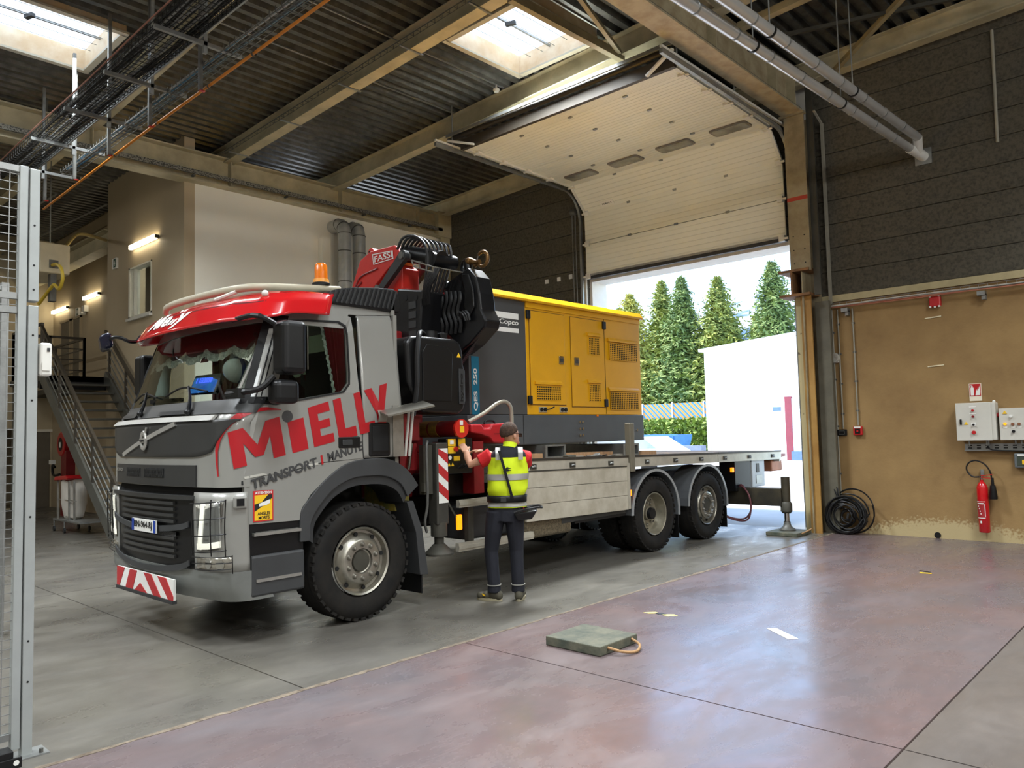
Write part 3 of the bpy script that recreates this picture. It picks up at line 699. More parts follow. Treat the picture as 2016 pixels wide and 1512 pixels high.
B().obox((-6.86,3.225,2.21), Vector((.185,.028,0)), Vector((0,.002,-.001)), Vector((0,.03,.072))).build('lit_display', mat('blue display', (30,90,190), .3, emit=.5, rgb2=(60,150,170), scale=8), sc)
V_ = B(); V_ = text('1 15:2050', (-6.99,3.205,2.23), (.98,.14,0), (0,.35,.93), width=.24, height=.05, bold=.02).build('display_digits', mat('blue digits', (70,90,255), .3, emit=2), sc)
lb = B().obox((-7.38,3.10,2.085), (.26,.03,0), (0,.02,0), (0,0,.018)).build('light_bar', M_BLK2, tk)
for k, (c_, nm) in enumerate((((30,70,255),'blue led'),((225,230,255),'white led'),((255,40,40),'red led'))):
    B().obox((-7.52+.14*k,3.078+.016*k,2.088), (.055,.006,0), (0,.006,0), (0,0,.013)).build('led', mat(nm, c_, .3, emit=6), lb)
q = B(); q.tube([(-7.93,3.36,2.52),(-7.92,3.32,2.38),(-7.88,3.28,2.24),(-7.82,3.24,2.12)], [.03,.045,.06,.07], 10); q.build('hanging_cloth', mat('pale cloth', (178,196,200), .9), tk, smooth=True)
q = B(); q.obox((-7.05,3.6,2.44), (.07,.01,0), (0,.002,0), (0,.02,.10)); q.build('paper_sheet', M_PAPER, tk)
# rounded rear-view gadget
B().ball((-7.30,3.42,2.57), .20,.07,.06,16,8).build('sun_shade', M_DKGREY, tk, smooth=True)
# pelmet with fringe, and side curtains
M_VEL = mat('red velvet', (92,16,20), .95, var=.3, scale=8); M_FRI = mat('white fringe', (205,200,190), .95, var=.4, scale=60, bump=.8)
def scal(p): return .20+.075*abs(math.sin(p*math.pi*2.3+.6))**.7
q = B(); q.grid(70, 3, lambda u, v: S(-1.35+2.7*u, 2.78-v*(scal(-1.35+2.7*u)+.02), -.05)); pe = q.build('pelmet', M_VEL, tk)
q = B(); q.grid(90, 2, lambda u, v: S(-1.35+2.7*u, 2.76-scal(-1.35+2.7*u)-.075*v+.008*math.sin(u*260)*v, -.056-.012*math.sin(u*170))); q.build('fringe', M_FRI, pe)
q = B(); q.grid(3,4, lambda u, v: S(.28+.14*u, 2.58-.16*v, -.068)); q.build('pennant', M_VEL, pe)
q = B(); q.bar(S(.35,2.53,-.07), S(.35,2.45,-.07), .012,.01); q.bar(S(.32,2.505,-.07), S(.38,2.505,-.07), .012,.01); q.build('cross', M_PAPER, pe)
q = B(); q.grid(24, 8, lambda u, v: Vector((XS-.10+.02*math.sin(u*40)-.05*max(0,v-.2), 3.98+.25*u+.13*(v)*(1-u)*1.1, 2.74-.66*v))); cu = q.build('curtain', mat('crimson curtain', (140,18,26), .85, var=.2), tk, smooth=True)
q = B(); q.grid(30, 2, lambda u, v: Vector((XS-.09, 3.965+.143*u-.03*v+.008*math.sin(u*120), 2.74-.66*u+.01*math.sin(u*90)))); q.build('curtain_fringe', mat('white fringe', (0,0,0)), cu)
q = B(); q.grid(24, 4, lambda u, v: Vector((XC-HW+.16+.02*math.sin(u*40), 4.0+.3*u, 2.74-.62*v))); q.build('curtain', mat('crimson curtain', (0,0,0)), tk, smooth=True)
q = B(); q.grid(40, 4, lambda u, v: Vector((XC-.9+1.8*u, 4.55+.02*math.sin(u*60), 2.40-.9*v))); q.build('rear_curtain', M_VEL, tk)

# ---- sun visor
def visor(p, v):
    """v 0 = lower lip, 1 = top edge on the roof"""
    z = 2.775+.225*v-.085*(1-v)*max(0, 1-(p/2.1)**2); base = S(p, 2.78+.16*v, 0)
    f_ = 1-.55*max(0, (abs(p)-1.1)/1.2)
    out = (.27-.10*v-.20*max(0, v-.6)**1.3*1.6)*max(.12, f_)
    ctr = Vector((XC, 4.0, z)); n = Vector((base.x-ctr.x, base.y-ctr.y, 0)).normalized()
    if abs(p) < 1: n = Vector((.16*p, -1, 0)).normalized()
    e = base+n*out; e.z = z+.02*(1-min(1,abs(p)/2))+.05*max(0,(abs(p)-1.6)); return e
q = B().grid(60, 10, lambda u, v: visor(-2.35+4.7*u, v)); vi = q.build('sun_visor', mat('glossy red visor', (190,26,30), .16, var=.04, coat=.6), tk, smooth=True, solid=.012)
q = B().grid(40, 1, lambda u, v: visor(-1.3+2.75*u, .56+.02*v)+Vector((0,-.006,.004))); q.build('visor_seam', M_GAP, vi)
V_, F_ = text_mesh('Mielly', shear=.35, bold=.03)
x0 = min(v[0] for v in V_); x1 = max(v[0] for v in V_); y0 = min(v[1] for v in V_); y1 = max(v[1] for v in V_)
q = B(); q.add([visor(-.62+(v[0]-x0)/(x1-x0)*.95, .10+.62*(v[1]-y0)/(y1-y0))+Vector((0,-.011-v[2],.006)) for v in V_], F_); q.build('lettering', M_PAPER, vi)
q = B(); q.tube([visor(.55,.82)+Vector((0,-.008,.02)), visor(.8,.9)+Vector((0,-.01,.05))], .02, 8); q.build('visor_clip', M_WHITE, vi); B().ball(visor(1.25,.8)+Vector((0,-.02,.02)), .03).build('marker_light', M_WHITE, vi, smooth=True)
# roof bar, beacon
rbm = mat('beige roof bar', (182,174,152), .4, var=.06)
q = B(); pts = [(XC-.98,3.44,3.07),(XC-.8,3.38,3.095),(XC+.2,3.35,3.085),(XC+.78,3.36,3.06),(XC+.92,3.45,3.065),(XC+.93,3.8,3.10),(XC+.92,4.32,3.145)]
q.tube(pts, .036, 10); q.build('roof_bar', rbm, tk, smooth=True)
q = B(); q.tube([(XC+.92,4.1,3.125),(XC+.3,4.1,3.15),(XC-.9,4.1,3.13)], .026, 8); q.build('roof_bar', rbm, tk, smooth=True)
bx, by, bz = -6.35, 4.14, 3.17
be = B().lathe([(0,.001),(0,.085),(.02,.085),(.03,.07)], (bx,by,bz), 'z', 20).build('beacon_base', M_BLACK, tk, smooth=True)
B().lathe([(.03,.07),(.055,.07),(.06,.063),(.19,.060),(.215,.045),(.222,.001)], (bx,by,bz), 'z', 20).build('beacon_lens', mat('amber lens', (0,0,0)), be, smooth=True)
B().lathe([(.022,.078),(.06,.072)], (bx,by,bz), 'z', 20).build('beacon_ring', mat('pale amber ring', (235,160,70), .3), be, smooth=True)

# ---- air deflector / intake behind the roof, ribbed
dp = [(3.90,2.955),(3.93,3.02),(4.03,3.06),(4.15,3.10),(4.32,3.135),(4.60,3.165),(4.80,3.175),(4.86,3.14),(4.89,2.96),(4.86,2.935),(4.5,2.945),(4.1,2.95)]
ai = B().prism(dp, 'x', XS-.34, XS-.08).build('air_intake', M_BLK2, tk, bevel=.025)
for k in range(15):
    y = 4.02+k*.054; top = lerp_tab([(3.93,2.99),(4.05,3.05),(4.2,3.10),(4.35,3.125),(4.6,3.145),(4.9,3.155)], y+.06)
    B().bar((XS-.076,y-.02,2.965),(XS-.076,y+.045,top),.02,.014,upv=(1,0,0)).build('intake_rib', M_DKGREY, ai)

# ---- lower front
dkp = B(); n = 60; zs = 8
def zlo(p): 
    t_ = max(0, min(1, (abs(p)-.75)/1.05)); return 1.565+.30*t_*t_*(3-2*t_)
dkp.grid(n, zs, lambda u, v: S(-1.78+3.56*u, zlo(-1.78+3.56*u)+(1.872-zlo(-1.78+3.56*u))*v, .008)); dkp.build('front_panel', M_CHAR, tk, smooth=True, solid=.01)
patch(zr(1.87,1.915,1), lambda z: -1.22, lambda z: 1.06, .03, 40, .03).build('silver_bar', mat('light grey bar', (178,176,170), .35, .2), tk)
patch([1.60,1.655], -.36, .36, .010, 12).build('badge_slot', M_GAP, tk)
bar_ = B(); bar_.strip([(-.64+1.16*k/12, 1.565+.27*k/12) for k in range(13)], [(-.66+1.16*k/12, 1.60+.27*k/12) for k in range(13)], 'y', .012, .026); bar_.xf(lambda p: S(p.x, p.z, p.y)); bd = bar_.build('badge_bar', mat('badge metal', (196,194,188), .3, .6), tk)
q = B(); cpt = S(-.05,1.715,.03); q.lathe([(-.012,.085),(.0,.092),(.012,.085),(.012,.058),(0,.052),(-.012,.058),(-.012,.085)], (0,0,0), 'y', 28)
q.xf(lambda p: Vector((cpt.x+p.x*.72, cpt.y+p.y, cpt.z+p.z))); q.bar((cpt.x-.065,cpt.y-.008,cpt.z),(cpt.x+.065,cpt.y-.008,cpt.z),.012,.035); q.tube([(cpt.x+.035,cpt.y,cpt.z+.075),(cpt.x+.062,cpt.y,cpt.z+.115)], .010); q.build('badge_ring', mat('badge metal', (0,0,0)), bd, smooth=False)
text('VOLVO', (cpt.x-.055,cpt.y-.016,cpt.z-.012), (1,0,0), (0,0,1), width=.11, height=.022, bold=.02).build('lettering', M_INK, bd)
# mid band with mesh vents
mbd = patch(zr(1.315,1.495,3), -.93, .80, .014, 40, .02).build('vent_band', M_CHAR, tk, smooth=True)
for (a, b_) in ((-.52,-.16),(-.06,.32)):
    patch([1.385,1.465], a, b_, .018, 8, .008).build('vent_recess', M_GAP, mbd)
    q = B()
    for k in range(14):
        p = a+(b_-a)*(k+.5)/14; q.bar(S(p-.012,1.387,.02), S(p+.012,1.463,.02), .004, .004); q.bar(S(p+.012,1.387,.02), S(p-.012,1.463,.02), .004, .004)
    o = q.build('vent_mesh', M_CHAR, mbd); o['kind'] = 'stuff'
V_, F_ = text_mesh('VOLVO', bold=.04); x0 = min(v[0] for v in V_); x1 = max(v[0] for v in V_); y0 = min(v[1] for v in V_); y1 = max(v[1] for v in V_)
q = B(); q.add([S(-.90+(v[0]-x0)/(x1-x0)*.24, 1.425+.032*(v[1]-y0)/(y1-y0), .022+v[2]) for v in V_], F_); q.build('lettering', M_ALU, mbd)
patch(zr(1.20,1.32,2), -1.9, 1.9, -.06, 40, .02).build('front_recess', M_GAP, tk)
# lower grille
lg = patch(zr(.50,1.235,8), -.88, .80, .0, 40, .05).build('lower_grille', M_BLK2, tk, smooth=True)
patch([1.205,1.24], -.89, .81, .03, 40, .05).build('grille_lip', M_CHAR, lg, smooth=True)
for (z0, zz) in ((1.0,4),(.70,4)):
    for k in range(zz):
        z = z0+.052*k
        patch([z,z+.026], -.60, .52, .022, 20, .03).build('grille_slat', M_CHAR, lg)
for (z0, dz) in ((.98,.07),(.66,.10)):
    q = B(); q.grid(30, 2, lambda u, v: S(-.84+1.6*u, z0-dz*math.cos((u-.5)*math.pi)**.6*1.0+.05*v, .034)); q.build('grille_brow', M_FEND, lg, solid=.012)
q = B().grid(24, 3, lambda u, v: S(-.55+1.1*u, .885+.04*v, .018)); q.build('grille_mesh', mat('grille mesh', (18,18,18), .7, rgb2=(60,60,60), scale=120, lo=.5, hi=.52), lg)
# licence plate
pl = B().obox(S(0,.958,.05)+Vector((.06,0,0)), (.26,0,0), (0,.006,0), (0,0,.055)).build('licence_plate', M_PAPER, tk)
c0 = S(0,.958,.058)+Vector((.06,0,0))
B().box(c0.x-.26,c0.x-.215,c0.y-.002,c0.y,.905,1.011).build('blue_band', mat('plate blue', (24,60,150), .4), pl)
B().box(c0.x+.215,c0.x+.26,c0.y-.002,c0.y,.905,1.011).build('blue_band', mat('plate blue', (0,0,0)), pl)
text('BN-964-RJ', (c0.x-.20,c0.y-.003,.922), (1,0,0), (0,0,1), width=.385, height=.074, bold=.008).build('lettering', M_INK, pl)
# headlights, bumper corners
for m in (1, -1):
    q = B(); q.grid(14, 8, lambda u, v: S(m*(.80+1.19*u), .62+(1.27-.62)*v, .004)); q.build('bumper_corner', M_SILV, tk, smooth=True, solid=.015)
    q = B(); q.grid(10, 8, lambda u, v: S(m*(.84+(.06*v)+(.56-.10*(1-v))*u), .785+.40*v+.03*u, .014)); h = q.build('headlight', mat('headlight shell', (120,118,110), .2, .6, var=.2), tk, smooth=True, solid=.012)
    q = B(); q.grid(10, 2, lambda u, v: S(m*(.86+.48*u), .80+.03*u+.05*v, .024)); q.build('light_strip', mat('day light strip', (240,238,225), .15, emit=.8), h, solid=.01)
    q = B(); q.grid(2, 10, lambda u, v: S(m*(.86+.06*v+.05*u), .80+.38*v, .024)); q.build('light_strip', mat('day light strip', (0,0,0)), h, solid=.01)
    q = B(); q.grid(2, 10, lambda u, v: S(m*(1.05+.05*v+.04*u), .86+.30*v, .022)); q.build('reflector', M_CHROME, h, solid=.006)
    q = B(); q.grid(10, 6, lambda u, v: S(m*(.86+.52*u), .80+.37*v+.03*u, .030)); q.build('headlight_cover', mat('headlight cover', (225,228,225), .05, trans=.9, var=.02), h, smooth=True, solid=.004)
    q = B()
    for v in (0,.33,.66,1): q.tube([S(m*(.82+.70*u/8), .78+.40*v+.03*u/8, .055) for u in range(9)], .005, 5)
    for p in (.84,1.2,1.50): q.tube([S(m*p, .76, .055), S(m*p, 1.0, .06), S(m*(p+.03), 1.22, .055)], .005, 5)
    q.build('headlight_guard', M_BLK2, h)
    q = B(); q.grid(8, 3, lambda u, v: S(m*(.84+.75*u), .635+.095*v+.02*u, .014)); fg = q.build('fog_light', mat('fog light lens', (168,162,148), .12, .3, var=.3, scale=12), tk, smooth=True, solid=.015)
    for p in (1.0,1.35):
        c = S(m*p,.69,.022); n_ = (S(m*p,.69,.06)-c).normalized(); B().cyl(c, c+n_*.012, .04, 16).build('lamp_bowl', M_CHROME, fg)
    q = B()
    for z in (.64,.69,.74): q.tube([S(m*(.82+.8*u/8), z+.02*u/8, .05) for u in range(9)], .004, 5)
    q.tube([S(m*1.62,.62,.05), S(m*1.62,.77,.05)], .004, 5); q.build('fog_guard', M_BLK2, fg)
    q = B(); c = S(m*1.80,1.19,.02); n_ = (S(m*1.8,1.19,.06)-S(m*1.8,1.19,0)).normalized(); t_ = n_.cross(Vector((0,0,1)))
    q.obox(c, t_*.055, n_*.02, (0,0,.05)); so_ = q.build('side_camera_pod', M_SILV, tk, bevel=.015)
    B().obox(c+n_*.021, t_*.03, n_*.002, (0,0,.03)).build('pod_lens', M_BLK2, so_)
patch(zr(.38,.625,4), -2.15, 2.15, .012, 60, .03).build('bumper', mat('grey bumper', (118,120,116), .4, .2, var=.15), tk, smooth=True)
# red and white chevron board under the bumper
CH0, CH1 = -.80, .66
bdz0, bdz1 = .36,.535
BX0, BX1, BYY = -7.84, -6.60, 2.835
bd_ = B().box(BX0,BX1,BYY,BYY+.02,bdz0,bdz1).build('chevron_board', M_PAPER, tk)
B().box(BX0,BX1,BYY-.012,BYY+.03,bdz0-.03,bdz0).build('board_rail', M_DKGREY, bd_)
M_CHEV = mat('red reflective stripe', (176,40,44), .4, var=.08)
W_ = BX1-BX0; H_ = bdz1-bdz0
for poly in ([(0,1),(.15,1),(.05,0),(0,0),(0,.9)], [(.25,1),(.38,1),(.30,0),(.17,0)], [(.44,.42),(.56,0),(.34,0)], [(.50,1),(.63,1),(.80,0),(.67,0)], [(.74,1),(.88,1),(1,.2),(1,0),(.92,0)]):
    B().prism([(BX0+u*W_, bdz0+v*H_) for u, v in poly], 'y', BYY-.004, BYY).build('red_stripe', M_CHEV, bd_)

# ---- entry steps, wheel arch, fender
q = B(); q.box(XS-.34,XS-.01,3.18,3.70,.46,1.0); st = q.build('step_box', M_BLK2, tk)
B().box(XS-.02,XS+.02,3.20,3.70,.40,.74).build('step_panel', M_FEND, st, bevel=.02)
for (y0, y1, z) in ((3.22,3.66,.90),(3.24,3.66,.52)):
    t_ = B().box(XS-.22,XS+.03,y0,y1,z,z+.025).build('step_tread', M_ALU, st)
    for k in range(6): B().box(XS-.2+.04*k,XS-.185+.04*k,y0+.02,y1-.02,z+.025,z+.031).build('tread_rib', M_GALVD, t_)
outer = [(3.66,.80),(3.67,1.05),(3.74,1.155),(3.92,1.325),(4.14,1.455),(4.37,1.492),(4.64,1.478),(4.86,1.37),(5.0,1.205)]
inner = [(3.76,.80),(3.77,.95),(3.83,1.06),(3.99,1.22),(4.20,1.315),(4.42,1.33),(4.62,1.31),(4.78,1.23),(4.86,1.10)]
def cat(P, k=4):
    out = []; n = len(P)
    for i in range(n-1):
        p0, p1, p2, p3 = P[max(0,i-1)], P[i], P[i+1], P[min(n-1,i+2)]
        for j in range(k):
            t_ = j/k; out.append(tuple(.5*(2*p1[c]+(p2[c]-p0[c])*t_+(2*p0[c]-5*p1[c]+4*p2[c]-p3[c])*t_*t_+(3*p1[c]-p0[c]-3*p2[c]+p3[c])*t_**3) for c in (0,1)))
    return out+[P[-1]]
inner, outer = cat(inner), cat(outer)
fd = B().strip(inner, outer, 'x', XS-.06, XS+.012).build('front_fender', M_FEND, tk, bevel=.008)
inner2 = [((y-4.33)*.93+4.33, (z-.55)*.90+.55) for y, z in inner]
B().strip(inner2, inner, 'x', XS-.40, XS-.012).build('fender_lip', M_DKGREY, fd)
B().strip([(4.85,1.05),(4.96,.74),(5.005,.32)], [(4.93,1.055),(5.04,.77),(5.11,.31)], 'x', XS-.36, XS+.01).build('fender_tail', M_FEND, fd, bevel=.006)
B().box(XS-.36,XS-.02,5.04,5.055,.13,.35).build('mud_flap', M_BLACK, fd)

# ---- wheels
def tyre_prof(R, w, r):
    # (along, radius) from outer face inwards; outer face at along=0, negative = inward
    return [(-.055,r),(-.02,r+.02),(-.006,r+.07),(.0,r+.12),(-.004,R-.075),(-.02,R-.03),(-.045,R-.006),(-.07,R),(-w+.07,R),(-w+.045,R-.006),(-w+.02,R-.03),(-w,R-.1),(-w+.02,r+.02),(-w+.05,r)]
def wheel(side, y, R, w, r, deep, nuts=True, xo=None):
    xo = XS if xo is None else xo; c = (xo, y, R)
    fx = lambda L: [(a if side > 0 else -a, q_) for a, q_ in L]
    o = B().lathe(fx(tyre_prof(R, w, r)), c, 'x', 56).build('wheel', M_RUBBER, tk, smooth=True)
    # tread grooves
    for k in (1, 2, 3):
        a = -w*k/4; B().lathe(fx([(a-.008,R+.0015),(a+.008,R+.0015)]), c, 'x', 56).build('tread_groove', M_GAP, o)
    q = B()
    for k in range(40):
        t_ = 2*math.pi*k/40; d_ = Vector((0, math.cos(t_), math.sin(t_))); e_ = Vector((0, -math.sin(t_), math.cos(t_)))
        for aa in (-.035, -w+.035): q.obox(Vector(c)+Vector((aa*side, 0, 0))+d_*(R-.016), Vector((.026,0,0)), e_*.024, d_*.012)
    s_ = q.build('tread_blocks', M_RUBBER, o); s_['kind'] = 'stuff'
    if deep:
        prof = [(-.03,r),(-.022,r-.006),(-.03,r-.018),(-.10,r-.03),(-.17,r-.055),(-.185,r-.09),(-.185,.20),(-.17,.17),(-.17,.10),(-.12,.095),(-.11,.08),(-.11,.0)]
    else:
        prof = [(-.03,r),(-.018,r-.004),(-.03,r-.020),(-.085,r-.032),(-.09,r-.055),(-.05,r-.095),(-.022,.205),(-.015,.19),(-.02,.118),(-.045,.112),(-.052,.10),(-.052,.0)]
    m_ = mat('truck rim steel', (168,164,152), .32, .8, var=.2, scale=6) if not deep else mat('cream rim', (150,144,126), .4, .5, var=.3, scale=5)
    B().lathe(fx(prof), c, 'x', 48).build('rim', m_, o, smooth=True)
    B().lathe(fx([(-.049,.10),(-.03,.092),(-.028,.0)] if not deep else [(-.105,.085),(-.06,.075),(-.058,.0)]), c, 'x', 24).build('hub_cap', M_DKSTEEL if not deep else M_BLACK, o, smooth=True)
    if nuts:
        q = B(); a0 = -.02 if not deep else -.175
        for k in range(10):
            t_ = 2*math.pi*(k+.5)/10; p = Vector(c)+Vector((a0*side, .158*math.cos(t_), .158*math.sin(t_)))
            nb = B().lathe(fx([(a0,.029),(a0+.004,.029),(a0+.006,.022),(a0+.024,.020),(a0+.034,.012),(a0+.036,0)]), (xo, y+.158*math.cos(t_), R+.158*math.sin(t_)), 'x', 10).build('lug_nut', mat('nut steel', (150,146,136), .35, .8), o, smooth=True)
        for k in range(8):
            t_ = 2*math.pi*(k+.2)/8; ar = (r-.062) if not deep else .235; ax_ = -.068 if not deep else -.188
            B().lathe(fx([(ax_-.002,.02),(ax_+.012,.02),(ax_+.012,0)]), (xo, y+ar*math.cos(t_), R+ar*math.sin(t_)), 'x', 10).build('vent_hole', M_GAP, o)
    return o
wheel(1, 4.33, .545, .36, .315, False)
wheel(1, 9.33, .52, .30, .30, True)
wheel(1, 9.33, .52, .30, .30, True, nuts=False, xo=XS-.36)
wheel(1, 10.80, .52, .36, .30, False)
XL_ = XC-HW
wheel(-1, 4.33, .545, .36, .315, False, nuts=False, xo=XL_)
wheel(-1, 9.33, .52, .30, .30, True, nuts=False, xo=XL_)
wheel(-1, 9.33, .52, .30, .30, True, nuts=False, xo=XL_+.36)
wheel(-1, 10.80, .52, .36, .30, False, nuts=False, xo=XL_)
for y in (4.33,9.33,10.80): B().cyl((XL_+.2,y,.53),(XS-.2,y,.53),.09,12).build('axle', M_BLACK, tk)
for m in (0,1):
    for y in (9.33,10.80):
        xa, xb = ((XS-.66 if y < 10 else XS-.36), XS+.0) if m == 0 else (XL_, (XL_+.66 if y < 10 else XL_+.36))
        A = [math.radians(a) for a in range(-8, 190, 11)]
        q = B().strip([(y+.585*math.cos(a), .54+.585*math.sin(a)) for a in A], [(y+.61*math.cos(a), .54+.60*math.sin(a)) for a in A], 'x', xa, xb)
        o = q.build('rear_mudguard', mat('pale mudguard', (96,99,102), .4, .1, var=.1), tk)
        xe = (xb, xb+.012) if m == 0 else (xa-.012, xa)
        B().strip([(y+.575*math.cos(a), .54+.575*math.sin(a)) for a in A], [(y+.62*math.cos(a), .54+.61*math.sin(a)) for a in A], 'x', *xe).build('guard_edge', mat('silver guard edge', (168,172,174), .4, .4), o)
        B().box(xa+.02,xb-.02,y+.60,y+.615,.12,.62).build('mud_flap', M_BLACK, o)

# ---- chassis and side equipment
for x in (XC-.42, XC+.42):
    B().prism([(x-.04,.72),(x+.04,.72),(x+.04,.74),(x-.03,.74),(x-.03,1.0),(x+.04,1.0),(x+.04,1.02),(x-.04,1.02)], 'y', 3.3, 13.2).build('frame_rail', M_BLACK, tk)
for y in (5.2,6.6,8.3,10.1,11.6,13.1): B().box(XC-.42,XC+.42,y-.04,y+.04,.76,.98).build('cross_member', M_BLACK, tk)
B().box(XC-.5,XC+.5,3.5,4.9,.55,1.25).build('engine', mat('oily dark metal', (34,32,28), .6, .2, var=.3), tk, bevel=.08)
B().cyl((XC-.1,4.9,.66),(XC-.1,9.3,.6),.06,10).build('drive_shaft', M_BLACK, tk)
M_ALUD = mat('scuffed aluminium', (186,181,166), .48, .35, var=.15, scale=5, bump=.1)
for (y0, y1, z0, z1) in ((5.56,6.62,.93,1.01),(5.54,6.72,.475,.56)):
    B().box(XS-.05,XS,y0,y1,z0,z1).box(XS-.002,XS+.008,y0,y1,z0+.025,z1-.025).build('side_guard', M_ALUD, tk)
B().box(XS-.10,XS-.04,5.72,5.80,.5,1.0).build('guard_post', M_DKSTEEL, tk)
B().box(XS-.10,XS-.04,6.4,6.48,.5,1.0).build('guard_post', M_DKSTEEL, tk)
B().box(XS-.5,XS-.12,5.75,6.55,.56,.92).build('air_tank_box', M_DKGREY, tk, bevel=.03)
ml = B().box(XS-.03,XS+.0,5.53,5.60,.70,.86).build('marker_lamp', mat('lit amber lamp', (255,130,10), .3, emit=1.6, var=.2), tk, bevel=.01)
B().bar((XS-.03,5.42,1.0),(XS-.02,5.52,.84),.02,.02).build('lamp_stay', M_DKSTEEL, tk)
B().box(XS-.55,XS-.06,6.65,7.52,.46,.80).build('fuel_tank', mat('chequer aluminium', (118,108,88), .5, .5, var=.4, scale=60, lo=.4, hi=.6), tk, bevel=.05)
B().box(XS-.5,XS-.05,7.30,8.66,.58,.84).build('tool_box', mat('dark tool box', (58,58,56), .55, var=.2), tk, bevel=.02)
B().box(XS-.08,XS-.05,7.55,8.66,.56,.59).build('guard_rail', M_BLACK, tk)
B().box(XS-.05,XS+.01,8.66,8.72,.82,.90).build('marker_lamp', mat('lit amber lamp', (0,0,0)), tk)

# ---- flatbed
def bz(y): return -.018*(y-6.7)
def bed(q): return q.xf(lambda p: Vector((p.x, p.y, p.z+bz(p.y))))
YB0, YB1 = 6.12, 13.46
for k in range(9):
    x0 = XL_+.03+k*.272
    bed(B().box(x0,x0+.268,YB0,YB1,1.33,1.385)).build('deck_plank', mat('worn deck timber', (142,116,84), .8, var=.35, scale=3, stretch=(6,.6,6), rgb2=(112,92,70)), tk)
for (y0, y1) in ((YB0,8.66),(8.79,11.12),(11.14,YB1)):
    bed(B().box(XS-.05,XS+.015,y0,y1,1.24,1.395)).build('edge_rail', M_ALUD, tk)
    bed(B().box(XL_-.015,XL_+.05,y0,y1,1.24,1.395)).build('edge_rail', M_ALUD, tk)
    bed(B().box(XS-.012,XS+.022,y0,y1,1.37,1.40)).build('edge_trim', mat('dark alu profile', (0,0,0)), tk)
bed(B().box(XL_,XS,YB1-.05,YB1,1.2,1.395)).build('tail_beam', M_ALUD, tk)
for y in (6.72,7.45,8.25,9.1,9.85,10.6,11.35,12.2,13.1):
    q = bed(B().box(XS+.005,XS+.03,y-.05,y+.05,1.275,1.335)); lr = q.build('lashing_point', M_DKSTEEL, tk)
    q = bed(B().tube([(XS+.03,y-.03,1.30),(XS+.05,y,1.31),(XS+.03,y+.03,1.30)], .010, 6)); q.build('lashing_ring', M_GALV, lr)
# dropped side board: three planks
M_SIDE = mat('dented aluminium board', (196,190,174), .5, .2, var=.2, scale=4, rgb2=(172,164,146), bump=.15, bscale=8)
for k in range(3):
    z0 = .675+k*.193
    o = bed(B().prism([(6.60 if k < 2 else 6.62,z0),(8.64,z0),(8.64,z0+.188),(6.60,z0+.188)], 'x', XS-.02, XS+.012)).build('side_board', M_SIDE, tk, bevel=.004)
B().box(XS-.03,XS+.02,8.62,8.68,.65,1.26).build('board_post', M_ALUD, tk)
bed(B().box(XS-.03,XS+.018,6.60,8.66,1.245,1.262)).build('board_hinge', M_DKSTEEL, tk)
sk = B().box(XS-.055,XS+.035,8.69,8.80,1.14,1.80).build('stake_post', mat('grey stake steel', (120,114,98), .5, .3, var=.2), tk, bevel=.012)
sk['label'] = 'grey stake standing on the bed edge'
# rear end: light box, hitch, hoses, outrigger
B().box(XS-.45,XS-.02,12.35,12.85,.68,1.16).build('battery_box', mat('pale grey box', (170,174,176), .4, var=.08), tk, bevel=.02)
B().box(XS-.025,XS-.012,12.52,12.62,.93,1.08).build('box_latch', M_BLACK, tk)
B().box(XS-.025,XS-.012,12.5,12.72,.74,.88).build('box_door', M_GALV, tk)
B().box(XS-.3,XS-.02,11.75,12.3,.66,1.18).build('rear_box', M_BLACK, tk)
B().box(XS-.04,XS+.0,11.62,11.68,.98,1.05).build('marker_lamp', mat('lit amber lamp', (0,0,0)), tk)
B().box(XS-.6,XS-.1,13.3,13.75,.9,1.1).build('tow_hitch', mat('rusty hitch', (160,96,60), .6, var=.3), tk, bevel=.03)
B().prism([(13.46,1.10),(13.9,1.16),(13.9,1.20),(13.46,1.2)], 'x', XC-1.1, XS-.1).build('tail_flap', mat('red brown flap', (150,90,80), .6), tk)
og = B().box(XC,-5.28,11.84,12.02,.44,.72).build('outrigger', mat('greasy dark steel', (46,44,38), .5, .3, var=.35, rgb2=(70,64,50)), tk, bevel=.01)
B().cyl((-5.24,11.93,.33),(-5.24,11.93,.90),.068,16).build('jack_tube', mat('greasy dark steel', (0,0,0)), og, smooth=True)
B().cyl((-5.24,11.93,.18),(-5.24,11.93,.34),.04,14).build('jack_rod', M_CHROME, og, smooth=True)
B().lathe([(.0,.0),(.0,.13),(.02,.13),(.06,.07),(.10,.055),(.14,.05)], (-5.24,11.93,.062), 'z', 20).build('jack_foot', M_GALVD, og, smooth=True)
B().lathe([(.25,.06),(.28,.09),(.40,.09),(.43,.07)], (-5.24,11.93,.08), 'z', 16).build('jack_collar', M_DKSTEEL, og, smooth=True)
q = B(); q.tube([(-6.2,12.0,.62),(-5.95,11.85,.74),(-5.8,11.8,.6),(-5.78,11.8,.35),(-5.85,11.8,.2),(-6.0,11.75,.19),(-6.15,11.6,.28),(-6.3,11.5,.5)], .014, 8); q.build('hose', mat('dark red hose', (104,58,62), .6), tk, smooth=True)
q = B(); q.tube([(-6.2,12.04,.62),(-5.97,11.89,.76),(-5.82,11.84,.6),(-5.8,11.84,.35),(-5.9,11.84,.22),(-6.05,11.79,.21),(-6.2,11.64,.30),(-6.35,11.54,.5)], .014, 8); q.build('hose', mat('dark red hose', (0,0,0)), tk, smooth=True)

